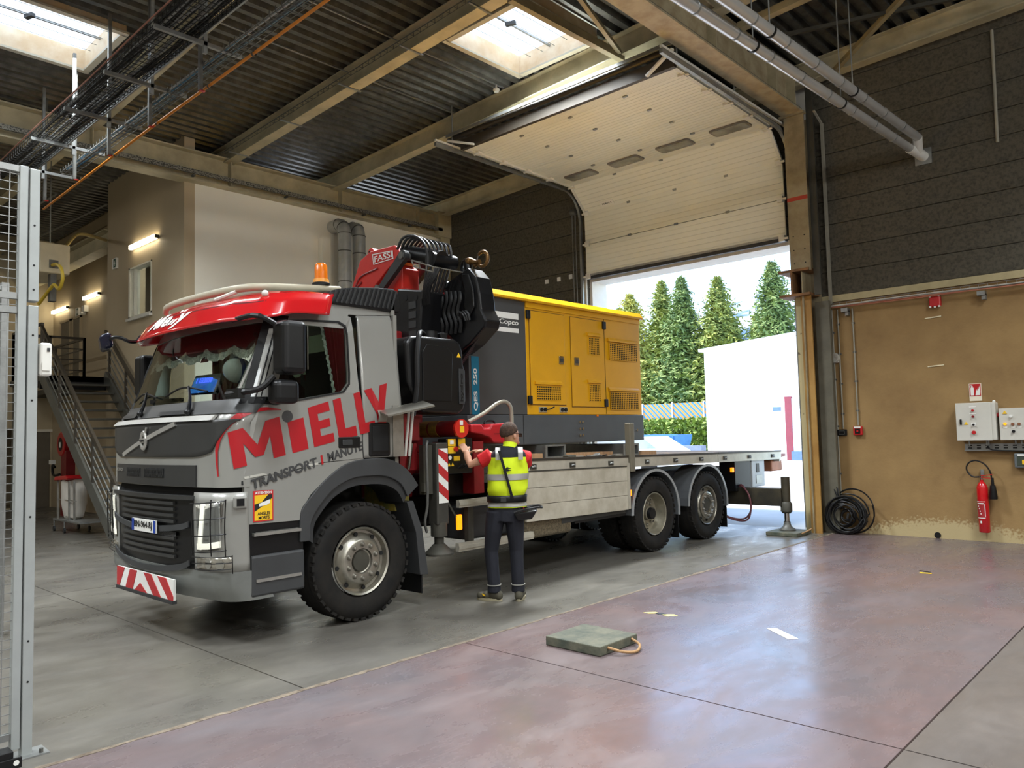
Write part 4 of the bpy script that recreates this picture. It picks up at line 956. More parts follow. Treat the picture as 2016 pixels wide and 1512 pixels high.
# ---- lettering on the cab side
def glyph(ch):
    """heavy block letters as polygons in a unit box"""
    return {'M': [[(0,0),(.24,0),(.24,.60),(.42,.16),(.58,.16),(.76,.60),(.76,0),(1,0),(1,1),(.72,1),(.5,.46),(.28,1),(0,1)]],
            'I': [[(0,0),(1,0),(1,.80),(0,.80)]],
            'E': [[(0,0),(1,0),(1,.22),(.40,.22),(.40,.40),(.92,.40),(.92,.60),(.40,.60),(.40,.78),(1,.78),(1,1),(0,1)]],
            'L': [[(0,0),(1,0),(1,.24),(.42,.24),(.42,1),(0,1)]],
            'Y': [[(.34,0),(.66,0),(.66,.38),(1,1),(.68,1),(.5,.62),(.32,1),(0,1),(.34,.38)]]}[ch]
def fine(L, k=4):
    out = []
    for a, b_ in zip(L, L[1:]): out += [(a[0]+(b_[0]-a[0])*i/k, a[1]+(b_[1]-a[1])*i/k) for i in range(k)]
    return out+[L[-1]]
def wrap(p):
    """side plane point wrapped on to the rounded corner (also past it on to the front)"""
    Y, z = p.y, p.z; c = ycs(z); o = p.x-XS
    if Y >= c-.0: return Vector((XC+hw(z)+o, Y, z))
    s_ = (c-Y)/RC*.9; a = min(math.pi/2, s_)
    return Vector((XC+hw(z)-RC+(RC+o)*math.cos(a), c-(RC+o)*math.sin(a), z))
lt = [('M',0,.285),('I',.325,.42),('E',.455,.585),('L',.615,.735),('L',.755,.865),('Y',.83,1.0)]
def wmap(u, v):
    y = 3.055+1.66*u-.055*v-.02*u*v; zb = 1.462+.345*u; zt = 1.762+.455*u
    return (y, zb+(zt-zb)*v)
for ch, u0, u1 in lt:
    for poly in glyph(ch):
        # subdivide the outline so it follows the rounded corner
        pts = [wmap(u0+(u1-u0)*x, y) for x, y in poly]
        q = fine_poly(pts).xf(wrap) if ch == 'M' else B().prism(pts, 'x', XS+.0045, XS+.0065).xf(sidemap)
        q.build('letter', M_LRED, tk)
q = B(); q.lathe([(0,.001),(0,.052),(.003,.052),(.003,.001)], (XS+.004,3.545,1.893), 'x', 24); q.build('letter_dot', M_LGREY, tk)
AR = [(2.905,1.40),(2.885,1.50),(2.875,1.62),(2.90,1.72),(2.945,1.80),(3.01,1.87),(3.10,1.93),(3.22,1.965),(3.35,1.972),(3.49,1.955)]
AI = [(2.915,1.405),(2.905,1.50),(2.905,1.61),(2.935,1.70),(2.985,1.775),(3.05,1.835),(3.13,1.885),(3.23,1.925),(3.35,1.945),(3.485,1.948)]
B().strip(fine(AI), fine(AR), 'x', XS+.005, XS+.008).xf(wrap).build('red_arc', M_LRED, tk)
for (txt, y0, y1, m_) in (('TRANSPORT',3.215,3.845,M_LGREY),('I',3.885,3.905,M_LRED),('MANUTE',3.955,4.335,M_LGREY)):
    o0 = (XS+.006, y0, 1.283+.262*(y0-3.21)); L_ = (y1-y0)*1.03
    q = text(txt, o0, (0,1,.262), (0,-.262*.6,1), width=L_, height=.083, bold=.035, depth=.002).xf(sidemap)
    if True: q.build('lettering', m_, tk)
sk_ = B().prism([(3.225,1.015),(3.408,1.015),(3.408,1.272),(3.225,1.272)], 'x', XS+.001, XS+.004).xf(sidemap).build('warning_sticker', mat('sticker red', (190,34,38), .45), tk)
B().prism([(3.236,1.025),(3.397,1.025),(3.397,1.235),(3.236,1.235)], 'x', XS+.003, XS+.006).xf(sidemap).build('yellow_field', M_YELLOW, sk_)
text('ATTENTION', (XS+.006,3.24,1.243), (0,1,0), (0,0,1), width=.153, height=.022, bold=.03).xf(sidemap).build('lettering', M_PAPER, sk_)
text('ANGLES\nMORTS', (XS+.007,3.262,1.033), (0,1,0), (0,0,1), width=.115, height=.062, bold=.02, align='CENTER').xf(sidemap).build('lettering', M_INK, sk_)
for poly in ([(3.236,1.16),(3.30,1.175),(3.36,1.235),(3.397,1.235),(3.397,1.205),(3.33,1.155),(3.236,1.10)],):
    B().prism(poly, 'x', XS+.005, XS+.007).xf(sidemap).build('black_shape', M_INK, sk_)
B().prism([(3.275,1.165),(3.345,1.185),(3.375,1.195),(3.375,1.165),(3.345,1.15),(3.275,1.14)], 'x', XS+.006, XS+.009).xf(sidemap).build('van_shape', M_PAPER, sk_)
# door gap, seam, handle, port, small details
B().box(XS+.0,XS+.006,3.128,3.142,1.33,2.05).xf(sidemap).build('door_gap', M_GAP, tk)
B().box(XS+.0,XS+.005,4.336,4.344,1.5,2.84).xf(sidemap).build('door_gap', M_GAP, tk)
B().bar((XS+.002,3.15,1.385),(XS+.002,3.85,1.472),.006,.02).xf(sidemap).build('seam_trim', mat('bright seam', (200,198,188), .3, .3), tk)
hd = B().box(XS-.01,XS+.014,4.065,4.305,1.60,1.705).build('door_handle', M_BLK2, tk, bevel=.02)
B().box(XS+.01,XS+.022,4.10,4.21,1.625,1.68).build('handle_grip', M_DKGREY, hd, bevel=.01)
pt = B().box(XS-.06,XS+.014,4.40,4.665,1.505,1.84).build('storage_hatch', M_BLK2, tk, bevel=.03)
B().box(XS+.008,XS+.018,4.44,4.625,1.56,1.80).build('hatch_opening', M_GAP, pt, bevel=.02)
B().box(XS-.05,XS+.012,4.69,4.82,1.50,2.0).build('vent_strip', M_ALU, tk)
q = B().prism([(4.44,1.845),(4.66,2.0),(5.06,2.02),(5.08,2.04),(4.62,2.03),(4.42,1.86)], 'x', XS-.02, XS+.34); 
fl_ = B().obox((XS+.13,4.76,1.965), Vector((.16,-.06,-.03)), Vector((.02,.27,.05)), Vector((0,-.002,.008))).build('hatch_flap', mat('steel flap', (132,128,118), .35, .6), tk)
B().grid(6,4, lambda u, v: Vector((XS+.02+.02*math.sin(u*3), 4.50+.10*v, 1.95-.11*u))).build('flap_strap', mat('grey webbing', (150,146,134), .8), fl_)
for y in (4.86,4.91): B().cyl((XS-.02,y,1.50),(XS+.03,y+.02,1.97),.014,8).build('flap_strut', M_WHITE, fl_)

# ---- mirrors
mo = B().box(-5.87,-5.66,3.33,3.56,2.24,2.69).build('mirror_housing', M_BLK2, tk, bevel=.05)
B().box(-5.86,-5.67,3.555,3.567,2.28,2.65).build('mirror_glass', M_CHROME, mo)
mo2 = B().box(-5.85,-5.68,3.27,3.50,1.99,2.19).build('mirror_housing', M_BLK2, tk, bevel=.05)
q = B(); q.tube([(sideX(3.2,2.72)-.02,3.20,2.74),(-5.82,3.20,2.72),(-5.78,3.32,2.66)], .022, 8); q.build('mirror_arm', M_BLK2, tk)
q = B(); q.tube([(-6.08,3.05,2.08),(-5.9,3.08,2.09),(-5.80,3.2,2.12),(-5.77,3.3,2.22)], .026, 8); q.obox((-5.98,3.07,2.08), (.10,0,0), (0,.03,0), (0,0,.04)); q.build('mirror_arm', M_BLK2, tk)
fm = B().obox((-8.27,2.86,2.715), (.085,-.02,.01), (.02,.05,.02), (.01,-.02,.075)).build('front_mirror', mat('blue black mirror', (24,26,44), .15, var=.1), tk, bevel=.035)
q = B(); q.tube([(-8.19,2.87,2.74),(-8.14,2.90,2.76),(-8.10,2.95,2.75),(-8.09,3.02,2.72),(-8.12,3.10,2.73),(-8.16,3.16,2.79)], .018, 8); q.build('mirror_arm', M_BLK2, tk, smooth=True)
mo3 = B().box(-8.80,-8.58,3.33,3.5,2.2,2.65).build('mirror_housing', M_BLK2, tk, bevel=.05)
# ================================================================== CRANE AND SIDE KIT (parts of the truck)
M_FRED = mat('crane red', (196,38,28), .35, var=.12, scale=3, coat=.3)
M_FDK = mat('crane dark red', (126,22,26), .4, var=.2)
M_FBLK = mat('crane black', (15,15,17), .33, var=.3, scale=5, spec=.4)
M_HOSE = mat('hydraulic hose', (16,16,17), .5, var=.2)
cr = B().box(XC-.55,XC+.55,5.1,5.9,1.02,1.50).box(XC-.35,XC+.35,5.2,5.85,1.5,2.9).build('crane', M_FDK, tk, bevel=.03)
cr['label'] = 'folded red and black loader crane behind the cab'
def xz(pts, y0, y1): return B().prism(pts, 'y', y0, y1)
bm_ = xz([(-8.16,3.20),(-7.92,3.60),(-7.76,3.88),(-7.55,3.955),(-7.09,3.95),(-7.02,3.90),(-6.97,3.80),(-7.22,3.68),(-7.50,3.50),(-7.72,3.15)], 5.62, 5.92).build('inner_boom', M_FRED, cr, bevel=.012)
xz([(-7.76,3.88),(-7.73,4.0),(-7.69,4.035),(-7.64,4.03),(-7.56,3.95)], 5.72, 5.80).build('boom_lug', M_FRED, cr)
B().cyl((-7.685,5.71,3.985),(-7.685,5.81,3.985),.018,10).build('lug_hole', M_GAP, cr)
for (a, b_, r_) in (((-7.86,3.56),(-7.40,3.72),.012),((-7.98,3.42),(-7.72,3.60),.012)):
    B().tube([(a[0],5.615,a[1]),(a[0]+.10,5.613,a[1]+.10),(b_[0],5.615,b_[1])], r_, 6).build('boom_rib', M_FDK, cr)
# maker plate
lp_ = [(-7.50,3.91),(-7.10,3.885),(-7.09,3.785),(-7.48,3.775)]
q = B(); ctr = Vector((-7.29,3.84)); inn = [(ctr.x+(x-ctr.x)*.93, ctr.y+(z-ctr.y)*.82) for x, z in lp_]
n_ = 4; V = [(x,5.612,z) for x, z in lp_]+[(x,5.612,z) for x, z in inn]; q.add(V, [(i,(i+1)%4,4+(i+1)%4,4+i) for i in range(4)]); q.build('plate_border', M_PAPER, cr)
text('FASSI', (-7.455,5.61,3.80), (1,0,.02), (0,0,1), width=.34, height=.075, bold=.012).build('lettering', M_PAPER, cr)
xz([(-7.31,3.52),(-7.07,3.73),(-6.97,3.66),(-6.97,3.43),(-7.04,3.12),(-7.09,2.9),(-7.36,2.9)], 5.64, 5.9).build('column_head', M_FRED, cr, bevel=.012)
def link(p0, p1, r0, r1, y0, y1, m, name):
    p0, p1 = Vector(p0), Vector(p1); d = (p1-p0).normalized(); n = Vector((-d.y, d.x)); pts = []
    a0 = math.atan2(n.y, n.x)
    for k in range(9): a = a0+math.pi*k/8; pts.append((p0.x+r0*math.cos(a), p0.y+r0*math.sin(a)))
    for k in range(9): a = a0+math.pi+math.pi*k/8; pts.append((p1.x+r1*math.cos(a), p1.y+r1*math.sin(a)))
    return xz(pts, y0, y1).build(name, m, cr)
link((-6.82,3.76),(-7.26,3.42), .065, .04, 5.52, 5.58, M_DKGREY, 'boom_link')
link((-6.85,3.77),(-7.30,3.43), .072, .04, 5.94, 6.0, M_DKGREY, 'boom_link')
B().cyl((-6.82,5.50,3.76),(-6.82,6.02,3.76),.042,18).build('pivot_pin', M_GALVD, cr, smooth=True)
B().cyl((-7.28,5.50,3.45),(-7.28,5.6,3.45),.04,14).build('pivot_pin', M_GALVD, cr, smooth=True)
B().cyl((-6.98,5.72,3.84),(-6.36,5.72,3.66),.10,16).build('outer_sleeve', M_FBLK, cr, smooth=True)
B().cyl((-6.42,5.60,3.66),(-6.42,5.95,3.66),.09,16).build('sleeve_end', M_FBLK, cr, smooth=True)
B().cyl((-6.90,5.80,3.86),(-6.5,5.80,3.75),.06,12).build('red_cylinder', M_FRED, cr, smooth=True)
for k in range(7):
    y = 5.56+.05*k
    q = B().tube([(-6.95,y,3.86),(-6.85+.02*k,y,3.97),(-6.66+.02*k,y,3.965-.012*k),(-6.48+.015*k,y,3.85),(-6.42+.01*k,y,3.68),(-6.46,y,3.45),(-6.52-.015*k,y,3.22)], .016, 6); q.build('hose', M_HOSE, cr, smooth=True)
xz([(-6.95,3.40),(-6.51,3.32),(-6.54,3.05),(-6.59,2.6),(-7.18,2.5),(-7.17,3.10),(-7.02,3.15)], 5.55, 5.95).build('mast', M_FBLK, cr, bevel=.02)
for k in range(4): B().box(-6.74,-6.62,5.54,5.552,2.80+.11*k,2.88+.11*k).build('mast_slot', M_DKGREY, cr)
for (x, z) in ((-6.80,3.27),(-6.62,3.25)): B().cyl((x,5.545,z),(x,5.56,z),.035,12).build('mast_hole', M_GAP, cr)
# hose guard cage
q = B(); gy = 5.48
for (a, b_) in (((-6.60,3.66),(-6.22,3.52)),((-6.56,3.58),(-6.24,3.47))):
    q.bar((a[0],gy,a[1]),(b_[0],gy,b_[1]),.012,.012)
for t_ in (0,.33,.66,1): q.bar((-6.60+.38*t_,gy,3.66-.14*t_),(-6.56+.32*t_,gy,3.58-.11*t_),.010,.010)
q.bar((-6.60,gy,3.66),(-6.60,5.9,3.66),.012,.012); q.bar((-6.22,gy,3.52),(-6.22,5.9,3.52),.012,.012)
q.build('hose_guard', mat('pale guard frame', (120,118,110), .4, .4), cr)
for k in range(6):
    q = B().tube([(-6.36+.03*k,5.55,3.52),(-6.40+.03*k,5.52,3.42),(-6.46+.02*k,5.53,3.3),(-6.52+.02*k,5.58,3.15)], .013, 6); q.build('hose', M_HOSE, cr, smooth=True)
# outer extension pack with hook
xz([(-6.64,3.38),(-6.51,3.33),(-6.59,2.7),(-6.90,2.7),(-6.84,3.16)], 5.88, 6.02).build('jib_wedge', M_FDK, cr, bevel=.01)
PK = [(-6.50,3.44),(-6.20,3.54),(-6.13,3.56),(-6.01,3.44),(-5.96,3.25),(-5.94,3.07),(-5.86,2.93),(-5.89,2.86),(-6.12,2.70),(-6.34,2.60),(-6.42,2.79),(-6.60,2.94),(-6.68,2.98),(-6.57,3.34)]
xz(PK, 5.90, 6.14).build('extension_pack', M_FBLK, cr, bevel=.02)
xz([(-6.22,3.50),(-6.10,3.48),(-6.03,3.30),(-6.02,3.10),(-6.12,2.98),(-6.18,3.12),(-6.16,3.30)], 5.87, 5.90).build('pack_plate', M_BLK2, cr, bevel=.01)
for k in range(5):
    x = -6.55+.075*k
    q = B().tube([(x,5.88,3.34-.01*k),(x+.03,5.86,3.22),(x-.02,5.86,3.08),(x+.02,5.87,2.95),(x-.01,5.88,2.84)], .022, 8); q.build('pack_hose', M_HOSE, cr, smooth=True)
for k in range(3):
    q = B().tube([(-6.28+.05*k,5.87,2.98+.02*k),(-6.22+.05*k,5.84,3.06),(-6.16+.04*k,5.84,3.03),(-6.14+.03*k,5.86,2.96)], .014, 6); q.build('pack_loop', M_DKGREY, cr, smooth=True)
for k in range(3):
    B().cyl((-5.92-.05*k,5.95+.04*k,2.88-.02*k),(-6.42-.05*k,5.95+.04*k,2.45-.02*k),.018,8).build('pack_rod', M_FBLK, cr)
B().cyl((-6.52,5.88,3.42),(-6.52,6.1,3.42),.05,12).build('pivot_pin', M_DKGREY, cr, smooth=True)
M_HOOK = mat('greasy brass hook', (132,98,52), .4, .7, var=.4, rgb2=(84,60,36), scale=12)
q = B(); q.cyl((-6.24,6.02,3.53),(-6.26,6.02,3.66),.05,10); q.tube([(-6.32,6.02,3.52),(-6.36,6.02,3.60),(-6.32,6.02,3.68),(-6.22,6.02,3.68)], .022, 8); q.build('hook_shackle', M_FBLK, cr, smooth=True)
q = B(); q.ball((-6.23,6.02,3.66), .055, .05, .05); q.tube([(-6.20,6.02,3.66),(-6.12,6.02,3.63),(-6.06,6.02,3.63)], [.04,.03,.03], 10); q.build('hook_swivel', M_HOOK, cr, smooth=True)
hk = [(-6.015+.083*math.cos(a), 6.02, 3.655+.083*math.sin(a)) for a in [math.radians(d) for d in range(-150, 140, 18)]]
q = B(); q.tube([(-6.14,6.02,3.60)]+hk, [.024]*1+[.022-.012*abs(i/len(hk)-.5) for i in range(len(hk))], 10); q.build('hook', M_HOOK, cr, smooth=True)
q = B(); q.tube([(-6.06,6.02,3.72),(-6.1,6.02,3.67),(-6.09,6.02,3.62)], .008, 6); q.build('hook_latch', M_GALVD, cr)

# hydraulic oil tank behind the cab
tkp = [(4.87,2.64),(4.93,2.70),(5.05,2.715),(5.55,2.715),(5.63,2.68),(5.66,2.60),(5.67,2.45),(5.70,2.38),(5.70,2.06),(5.66,1.95),(5.58,1.915),(5.10,1.93),(5.03,1.98),(4.98,2.10),(4.90,2.20)]
ot = B().prism(tkp, 'x', XS-.42, XS+.0).build('oil_tank', M_BLK2, tk, bevel=.05)
B().prism([(5.08,2.05),(5.08,2.55),(5.14,2.63),(5.42,2.62),(5.50,2.55),(5.47,2.05)], 'x', XS-.002, XS+.010).build('tank_panel', mat('satin black', (0,0,0)), ot, bevel=.009)
B().prism([(5.58,2.02),(5.66,2.02),(5.66,2.40),(5.58,2.40)], 'x', XS-.002, XS+.012).build('tank_rib', M_DKGREY, ot, bevel=.008)
text('hydro', (XS+.014,5.645,2.05), (0,0,1), (0,-1,0), width=.30, height=.05, bold=.02).build('lettering', M_BLACK, ot)
B().cyl((XS-.2,5.36,2.70),(XS-.2,5.36,2.80),.085,16).build('tank_cap', M_BLACK, ot, smooth=True)
B().box(XS-.26,XS-.12,5.45,5.55,2.71,2.79).build('tank_breather', M_BLACK, ot, bevel=.01)
B().prism([(5.56,2.52),(5.62,2.52),(5.59,2.57)], 'x', XS+.0, XS+.003).build('warning_triangle', M_YELLOW, ot)
q = B().tube([(XS-.2,5.3,2.76),(XS-.1,5.16,2.77),(XS+.03,5.02,2.70),(XS+.04,4.98,2.5),(XS+.03,4.98,2.2),(XS-.02,4.97,1.9)], .026, 8); q.build('tank_hose', M_HOSE, ot, smooth=True)
# control station, red cylinder, red chest, outrigger leg
rc_ = B().cyl((XS-1.6,5.66,1.765),(XS-.06,5.66,1.765),.088,20).build('support_cylinder', mat('crane dark red', (0,0,0)), tk, smooth=True)
B().cyl((XS-.075,5.66,1.765),(XS-.045,5.66,1.765),.10,20).build('cylinder_flange', M_FRED, rc_)
for k in range(2): B().cyl((XS-.50-.16*k,5.66,1.765),(XS-.37-.16*k,5.66,1.765),.092,20).build('yellow_band', mat('dull yellow band', (150,118,40), .5, var=.3, scale=20), rc_)
B().box(XS-.046,XS-.040,5.63,5.69,1.72,1.79).build('label_plate', M_YELLOW, rc_); B().box(XS-.046,XS-.040,5.63,5.675,1.80,1.85).build('label_plate', M_PAPER, rc_)
cs = thing('document_case', 'red plastic tool chest on the truck side above the worker', 'chest', (XS-.2,6.2,1.6))
q = B().prism([(5.85,1.72),(5.85,1.81),(6.02,1.81),(6.06,1.76),(6.14,1.76),(6.18,1.81),(6.54,1.82),(6.57,1.79),(6.57,1.60),(6.53,1.58),(6.20,1.60),(6.15,1.66),(6.0,1.70)], 'x', XS-.48, XS-.10); q.build('body', mat('red plastic', (168,24,32), .4, var=.1), cs, bevel=.02)
B().box(XS-.102,XS-.096,6.20,6.57,1.695,1.70).build('lid_seam', M_GAP, cs)
q = B().tube([(XS-.3,6.25,1.82),(XS-.3,6.28,1.845),(XS-.3,6.4,1.845),(XS-.3,6.43,1.82)], .012, 6); q.build('handle', M_BLACK, cs)
B().cyl((XS-.101,6.50,1.71),(XS-.094,6.50,1.71),.055,20).build('round_label', mat('cream disc', (206,186,150), .6), cs)
cs.name = 'tool_chest'
ctl = B().box(XS-.26,XS-.12,5.50,5.88,1.28,1.66).build('control_panel', M_BLK2, tk, bevel=.01)
for (y0,y1,z0,z1,m_) in ((5.52,5.63,1.58,1.655,'y'),(5.52,5.63,1.50,1.575,'y'),(5.67,5.77,1.54,1.655,'y'),(5.60,5.69,1.42,1.47,'y'),(5.75,5.84,1.50,1.56,'w')):
    o = B().box(XS-.122,XS-.114,y0,y1,z0,z1).build('label_plate', M_YELLOW if m_ == 'y' else M_PAPER, ctl)
B().box(XS-.116,XS-.108,5.545,5.595,1.60,1.64).build('gauge', M_PAPER, ctl)
B().cyl((XS-.12,5.62,1.545),(XS-.085,5.62,1.545),.026,14).build('stop_button', M_RED, ctl, smooth=True)
B().cyl((XS-.118,5.545,1.455),(XS-.112,5.545,1.455),.022,14).build('round_label', M_PAPER, ctl)
for y in (5.53,5.58): B().prism([(y-.02,1.365),(y+.02,1.365),(y,1.40)], 'x', XS-.118, XS-.112).build('warning_triangle', M_YELLOW, ctl)
for k in range(5): B().cyl((XS-.13,5.66+.04*k,1.33),(XS-.05,5.66+.04*k,1.38),.007,6).build('lever', M_DKGREY, ctl)
B().box(XS-.9,XS-.3,5.5,6.1,1.02,1.28).build('valve_block', M_FBLK, tk, bevel=.02)
B().box(XS-.8,XS-.12,5.9,6.05,1.05,1.62).build('crane_leg_beam', M_FDK, tk)
# front outrigger jack with chevron sleeve
jk = B().box(XS-.14,XS+.0,5.25,5.41,.78,1.62).build('jack_housing', mat('dark grey jack', (66,64,58), .5, .2, var=.25), tk, bevel=.012)
B().box(XS-.001,XS+.003,5.275,5.405,1.0,1.56).build('chevron_plate', M_PAPER, jk)
for k in range(3):
    z = 1.02+.19*k; B().prism([(5.275,z+.10),(5.405,z),(5.405,min(1.56,z+.10)),(5.275,min(1.56,z+.20))], 'x', XS+.002, XS+.006).build('red_stripe', M_CHEV, jk)
B().cyl((XS-.07,5.33,.66),(XS-.07,5.33,.80),.085,16).build('jack_collar', M_DKSTEEL, jk, smooth=True)
B().cyl((XS-.07,5.33,.56),(XS-.07,5.33,.68),.05,14).build('jack_rod', M_DKSTEEL, jk, smooth=True)
B().lathe([(0,0),(0,.15),(.02,.15),(.11,.06),(.12,0)], (XS-.07,5.33,.47), 'z', 20).build('jack_foot', M_DKSTEEL, jk, smooth=True)
q = B().tube([(XS-.02,5.15,1.64),(XS+.0,5.12,1.60),(XS+.0,5.12,1.0),(XS-.02,5.10,.82),(XS-.04,5.14,.72)], .014, 8); q.build('jack_pipe', M_GALVD, jk, smooth=True)
B().box(XS-.05,XS-.0,5.08,5.16,1.13,1.22).build('pipe_valve', M_DKSTEEL, jk)
B().box(XS-.12,XS-.05,5.12,5.24,1.1,1.6).build('jack_bracket', M_DKSTEEL, jk)
# clutter between cab and crane
B().box(XS-.7,XS-.2,4.86,5.05,.95,1.25).build('green_valve_box', mat('faded green yellow', (98,104,58), .6, rgb2=(150,128,48), scale=8), tk)
B().box(XS-.5,XS-.15,4.9,5.12,1.35,1.62).build('red_bracket', M_FDK, tk)
B().box(XS-.6,XS-.2,5.0,5.2,1.65,1.9).build('red_bracket', M_FDK, tk)
for k in range(6):
    q = B().tube([(XS-.22-.05*k,4.95,1.9),(XS-.2-.04*k,4.98+.02*k,1.7),(XS-.25-.05*k,5.0,1.5),(XS-.22-.05*k,4.96+.03*k,1.28)], .014, 6); q.build('hose', M_HOSE, tk, smooth=True)
B().cyl((XS-.12,4.98,1.36),(XS-.12,5.03,1.62),.016,8).build('gas_strut', M_CHROME, tk)
q = B().tube([(XS-.3,6.0,1.84),(XS-.26,6.2,1.93),(XS-.25,6.44,2.055),(XS-.25,6.56,2.07),(XS-.25,6.64,2.02),(XS-.25,6.66,1.9),(XS-.25,6.66,1.55)], .024, 10); q.build('grab_rail', mat('pale rail', (162,156,140), .35, .4), tk, smooth=True)

# ================================================================== GENERATOR on the bed
GX1, GX0 = -6.50, -7.92; GY0, GY1 = 6.24, 9.84
M_GYEL = mat('generator yellow', (214,156,12), .36, var=.07, scale=2, coat=.2)
M_GGRY = mat('generator grey', (70,70,70), .38, var=.08, scale=2)
M_GBAS = mat('generator base grey', (74,77,80), .4, var=.12, scale=3)
gn = thing('generator', 'large yellow and grey generator set on the truck bed', 'generator', (-7.2,8.0,1.54))
B().box(GX0,GX1+.01,GY0-.05,GY1+.02,1.552,1.925).build('base_frame', M_GBAS, gn, bevel=.008)
B().box(GX0,GX1,GY0,7.25,1.93,3.38).build('grey_canopy', M_GGRY, gn, bevel=.008)
B().box(GX0,GX1,7.25,GY1,1.93,3.38).build('yellow_canopy', M_GYEL, gn, bevel=.006)
B().prism([(GX0-.04,3.37),(GX1+.05,3.37),(GX1+.05,3.40),(GX1-.0,3.47),(GX0+.0,3.47),(GX0-.04,3.40)], 'y', GY0-.03, GY1+.04).build('roof_lid', M_GYEL, gn, bevel=.006)
B().box(GX1,GX1+.012,7.25,GY1,3.30,3.37).build('eave_strip', M_GYEL, gn)
B().box(GX1-.0,GX1+.004,6.276,6.40,1.93,2.62).build('blue_stripe', mat('petrol blue film', (0,104,134), .4), gn)
text('QES  250', (GX1+.0055,6.372,1.975), (0,0,1), (0,-1,0), width=.50, height=.068, bold=.02).build('lettering', M_PAPER, gn)
for (z0, z1) in ((3.125,3.20),(2.955,3.01)): B().box(GX1,GX1+.004,6.44,7.118,z0,z1).build('white_bar', M_PAPER, gn)
text('Atlas Copco', (GX1+.003,6.46,3.035), (0,1,0), (0,0,1), width=.655, height=.082, bold=.02, shear=.12).build('lettering', M_PAPER, gn)
def vent(parent, y0, y1, z0, z1, ny, nz):
    """perforated grid plate with hood"""
    x = parent
    rec = B().box(GX1-.001,GX1+.014,y0,y1,z0,z1).build('vent_recess', M_GAP, x)
    q = B(); w_ = .0055
    for i in range(ny+1): y = y0+(y1-y0)*i/ny; q.box(GX1+.010,GX1+.019,y-w_,y+w_,z0,z1)
    for j in range(nz+1): z = z0+(z1-z0)*j/nz; q.box(GX1+.010,GX1+.0185,y0,y1,z-w_*.8,z+w_*.8)
    o = q.build('vent_grid', M_GYEL, x); o['kind'] = 'stuff'
    B().prism([(GX1+.010,z1+.075),(GX1+.035,z1+.045),(GX1+.035,z1+.02),(GX1+.010,z1+.02)], 'y', y0-.04, y1+.02).build('vent_hood', M_GYEL, x)
for (y0,y1,z0,z1,hy,ly,vents) in ((7.32,8.02,2.06,3.265,7.28,7.93,((7.42,7.905,2.12,2.30,12,6),)),(8.16,8.90,2.04,3.26,8.905,8.257,((8.55,8.79,2.77,3.01,7,8),(8.53,8.785,2.115,2.35,7,8)))):
    d = B().box(GX1,GX1+.012,y0,y1,z0,z1).build('canopy_door', M_GYEL, gn, bevel=.004)
    ring([(y0-.01,z0-.01),(y1+.01,z0-.01),(y1+.01,z1+.01),(y0-.01,z1+.01)], [(y0,z0),(y1,z0),(y1,z1),(y0,z1)], GX1, GX1+.003).build('door_gap', mat('amber shadow gap', (110,70,8), .6), d)
    for z in (z1-.055, z0+.055): B().box(GX1+.008,GX1+.04,hy-.035,hy+.035,z-.055,z+.055).build('hinge', M_BLACK, d, bevel=.008)
    lk = B().prism([(ly-.05,2.60),(ly+.04,2.60),(ly+.055,2.66),(ly+.04,2.71),(ly-.05,2.71)], 'x', GX1+.01, GX1+.03).build('latch', M_CHROME, d, bevel=.006)
    B().box(GX1+.028,GX1+.034,ly-.03,ly+.02,2.63,2.68).build('latch_paddle', M_DKSTEEL, lk)
    for v_ in vents: vent(d, *v_)
for v_ in ((9.04,9.735,2.725,2.965,16,9),(9.03,9.73,2.005,2.25,16,9)): vent(gn, *v_)
B().box(GX1,GX1+.004,8.93,8.936,1.94,3.36).build('panel_seam', M_GAP, gn)
for y in (7.54,7.96):
    s_ = B().box(GX1,GX1+.012,y-.075,y+.075,1.96,2.03).build('socket_plate', mat('light zinc plate', (180,176,160), .4, .4), gn)
    for dy in (-.035,.035): B().cyl((GX1+.01,y+dy,1.995),(GX1+.03,y+dy,1.995),.026,12).build('socket', M_BLACK, s_)
q = B().tube([(GX1+.03,7.58,1.995),(GX1+.06,7.62,2.0),(GX1+.05,7.72,2.03)], .008, 6); q.build('socket_cable', M_BLACK, gn)
for k in range(3):
    for dy in (0,.06): B().cyl((GX1+.01,8.29+dy,1.83-.09*k),(GX1+.025,8.29+dy,1.83-.09*k),.018,10).build('base_bolt', M_CHROME, gn)
B().box(GX1+.008,GX1+.012,7.15,7.16,1.56,1.92).build('base_seam', M_GAP, gn)
B().cyl((GX1+.01,9.66,1.70),(GX1+.03,9.66,1.70),.02,8).build('base_bolt', M_CHROME, gn)
B().box(GX1+.01,GX1+.02,8.68,8.72,1.905,1.93).build('orange_tab', M_ORANGE, gn)
q = B().tube([(-7.5,8.6,3.46),(-7.5,8.6,3.58),(-7.5,8.7,3.62),(-7.5,8.82,3.6),(-7.5,8.85,3.46)], .035, 10); q.build('exhaust_bend', M_GALV, gn, smooth=True)
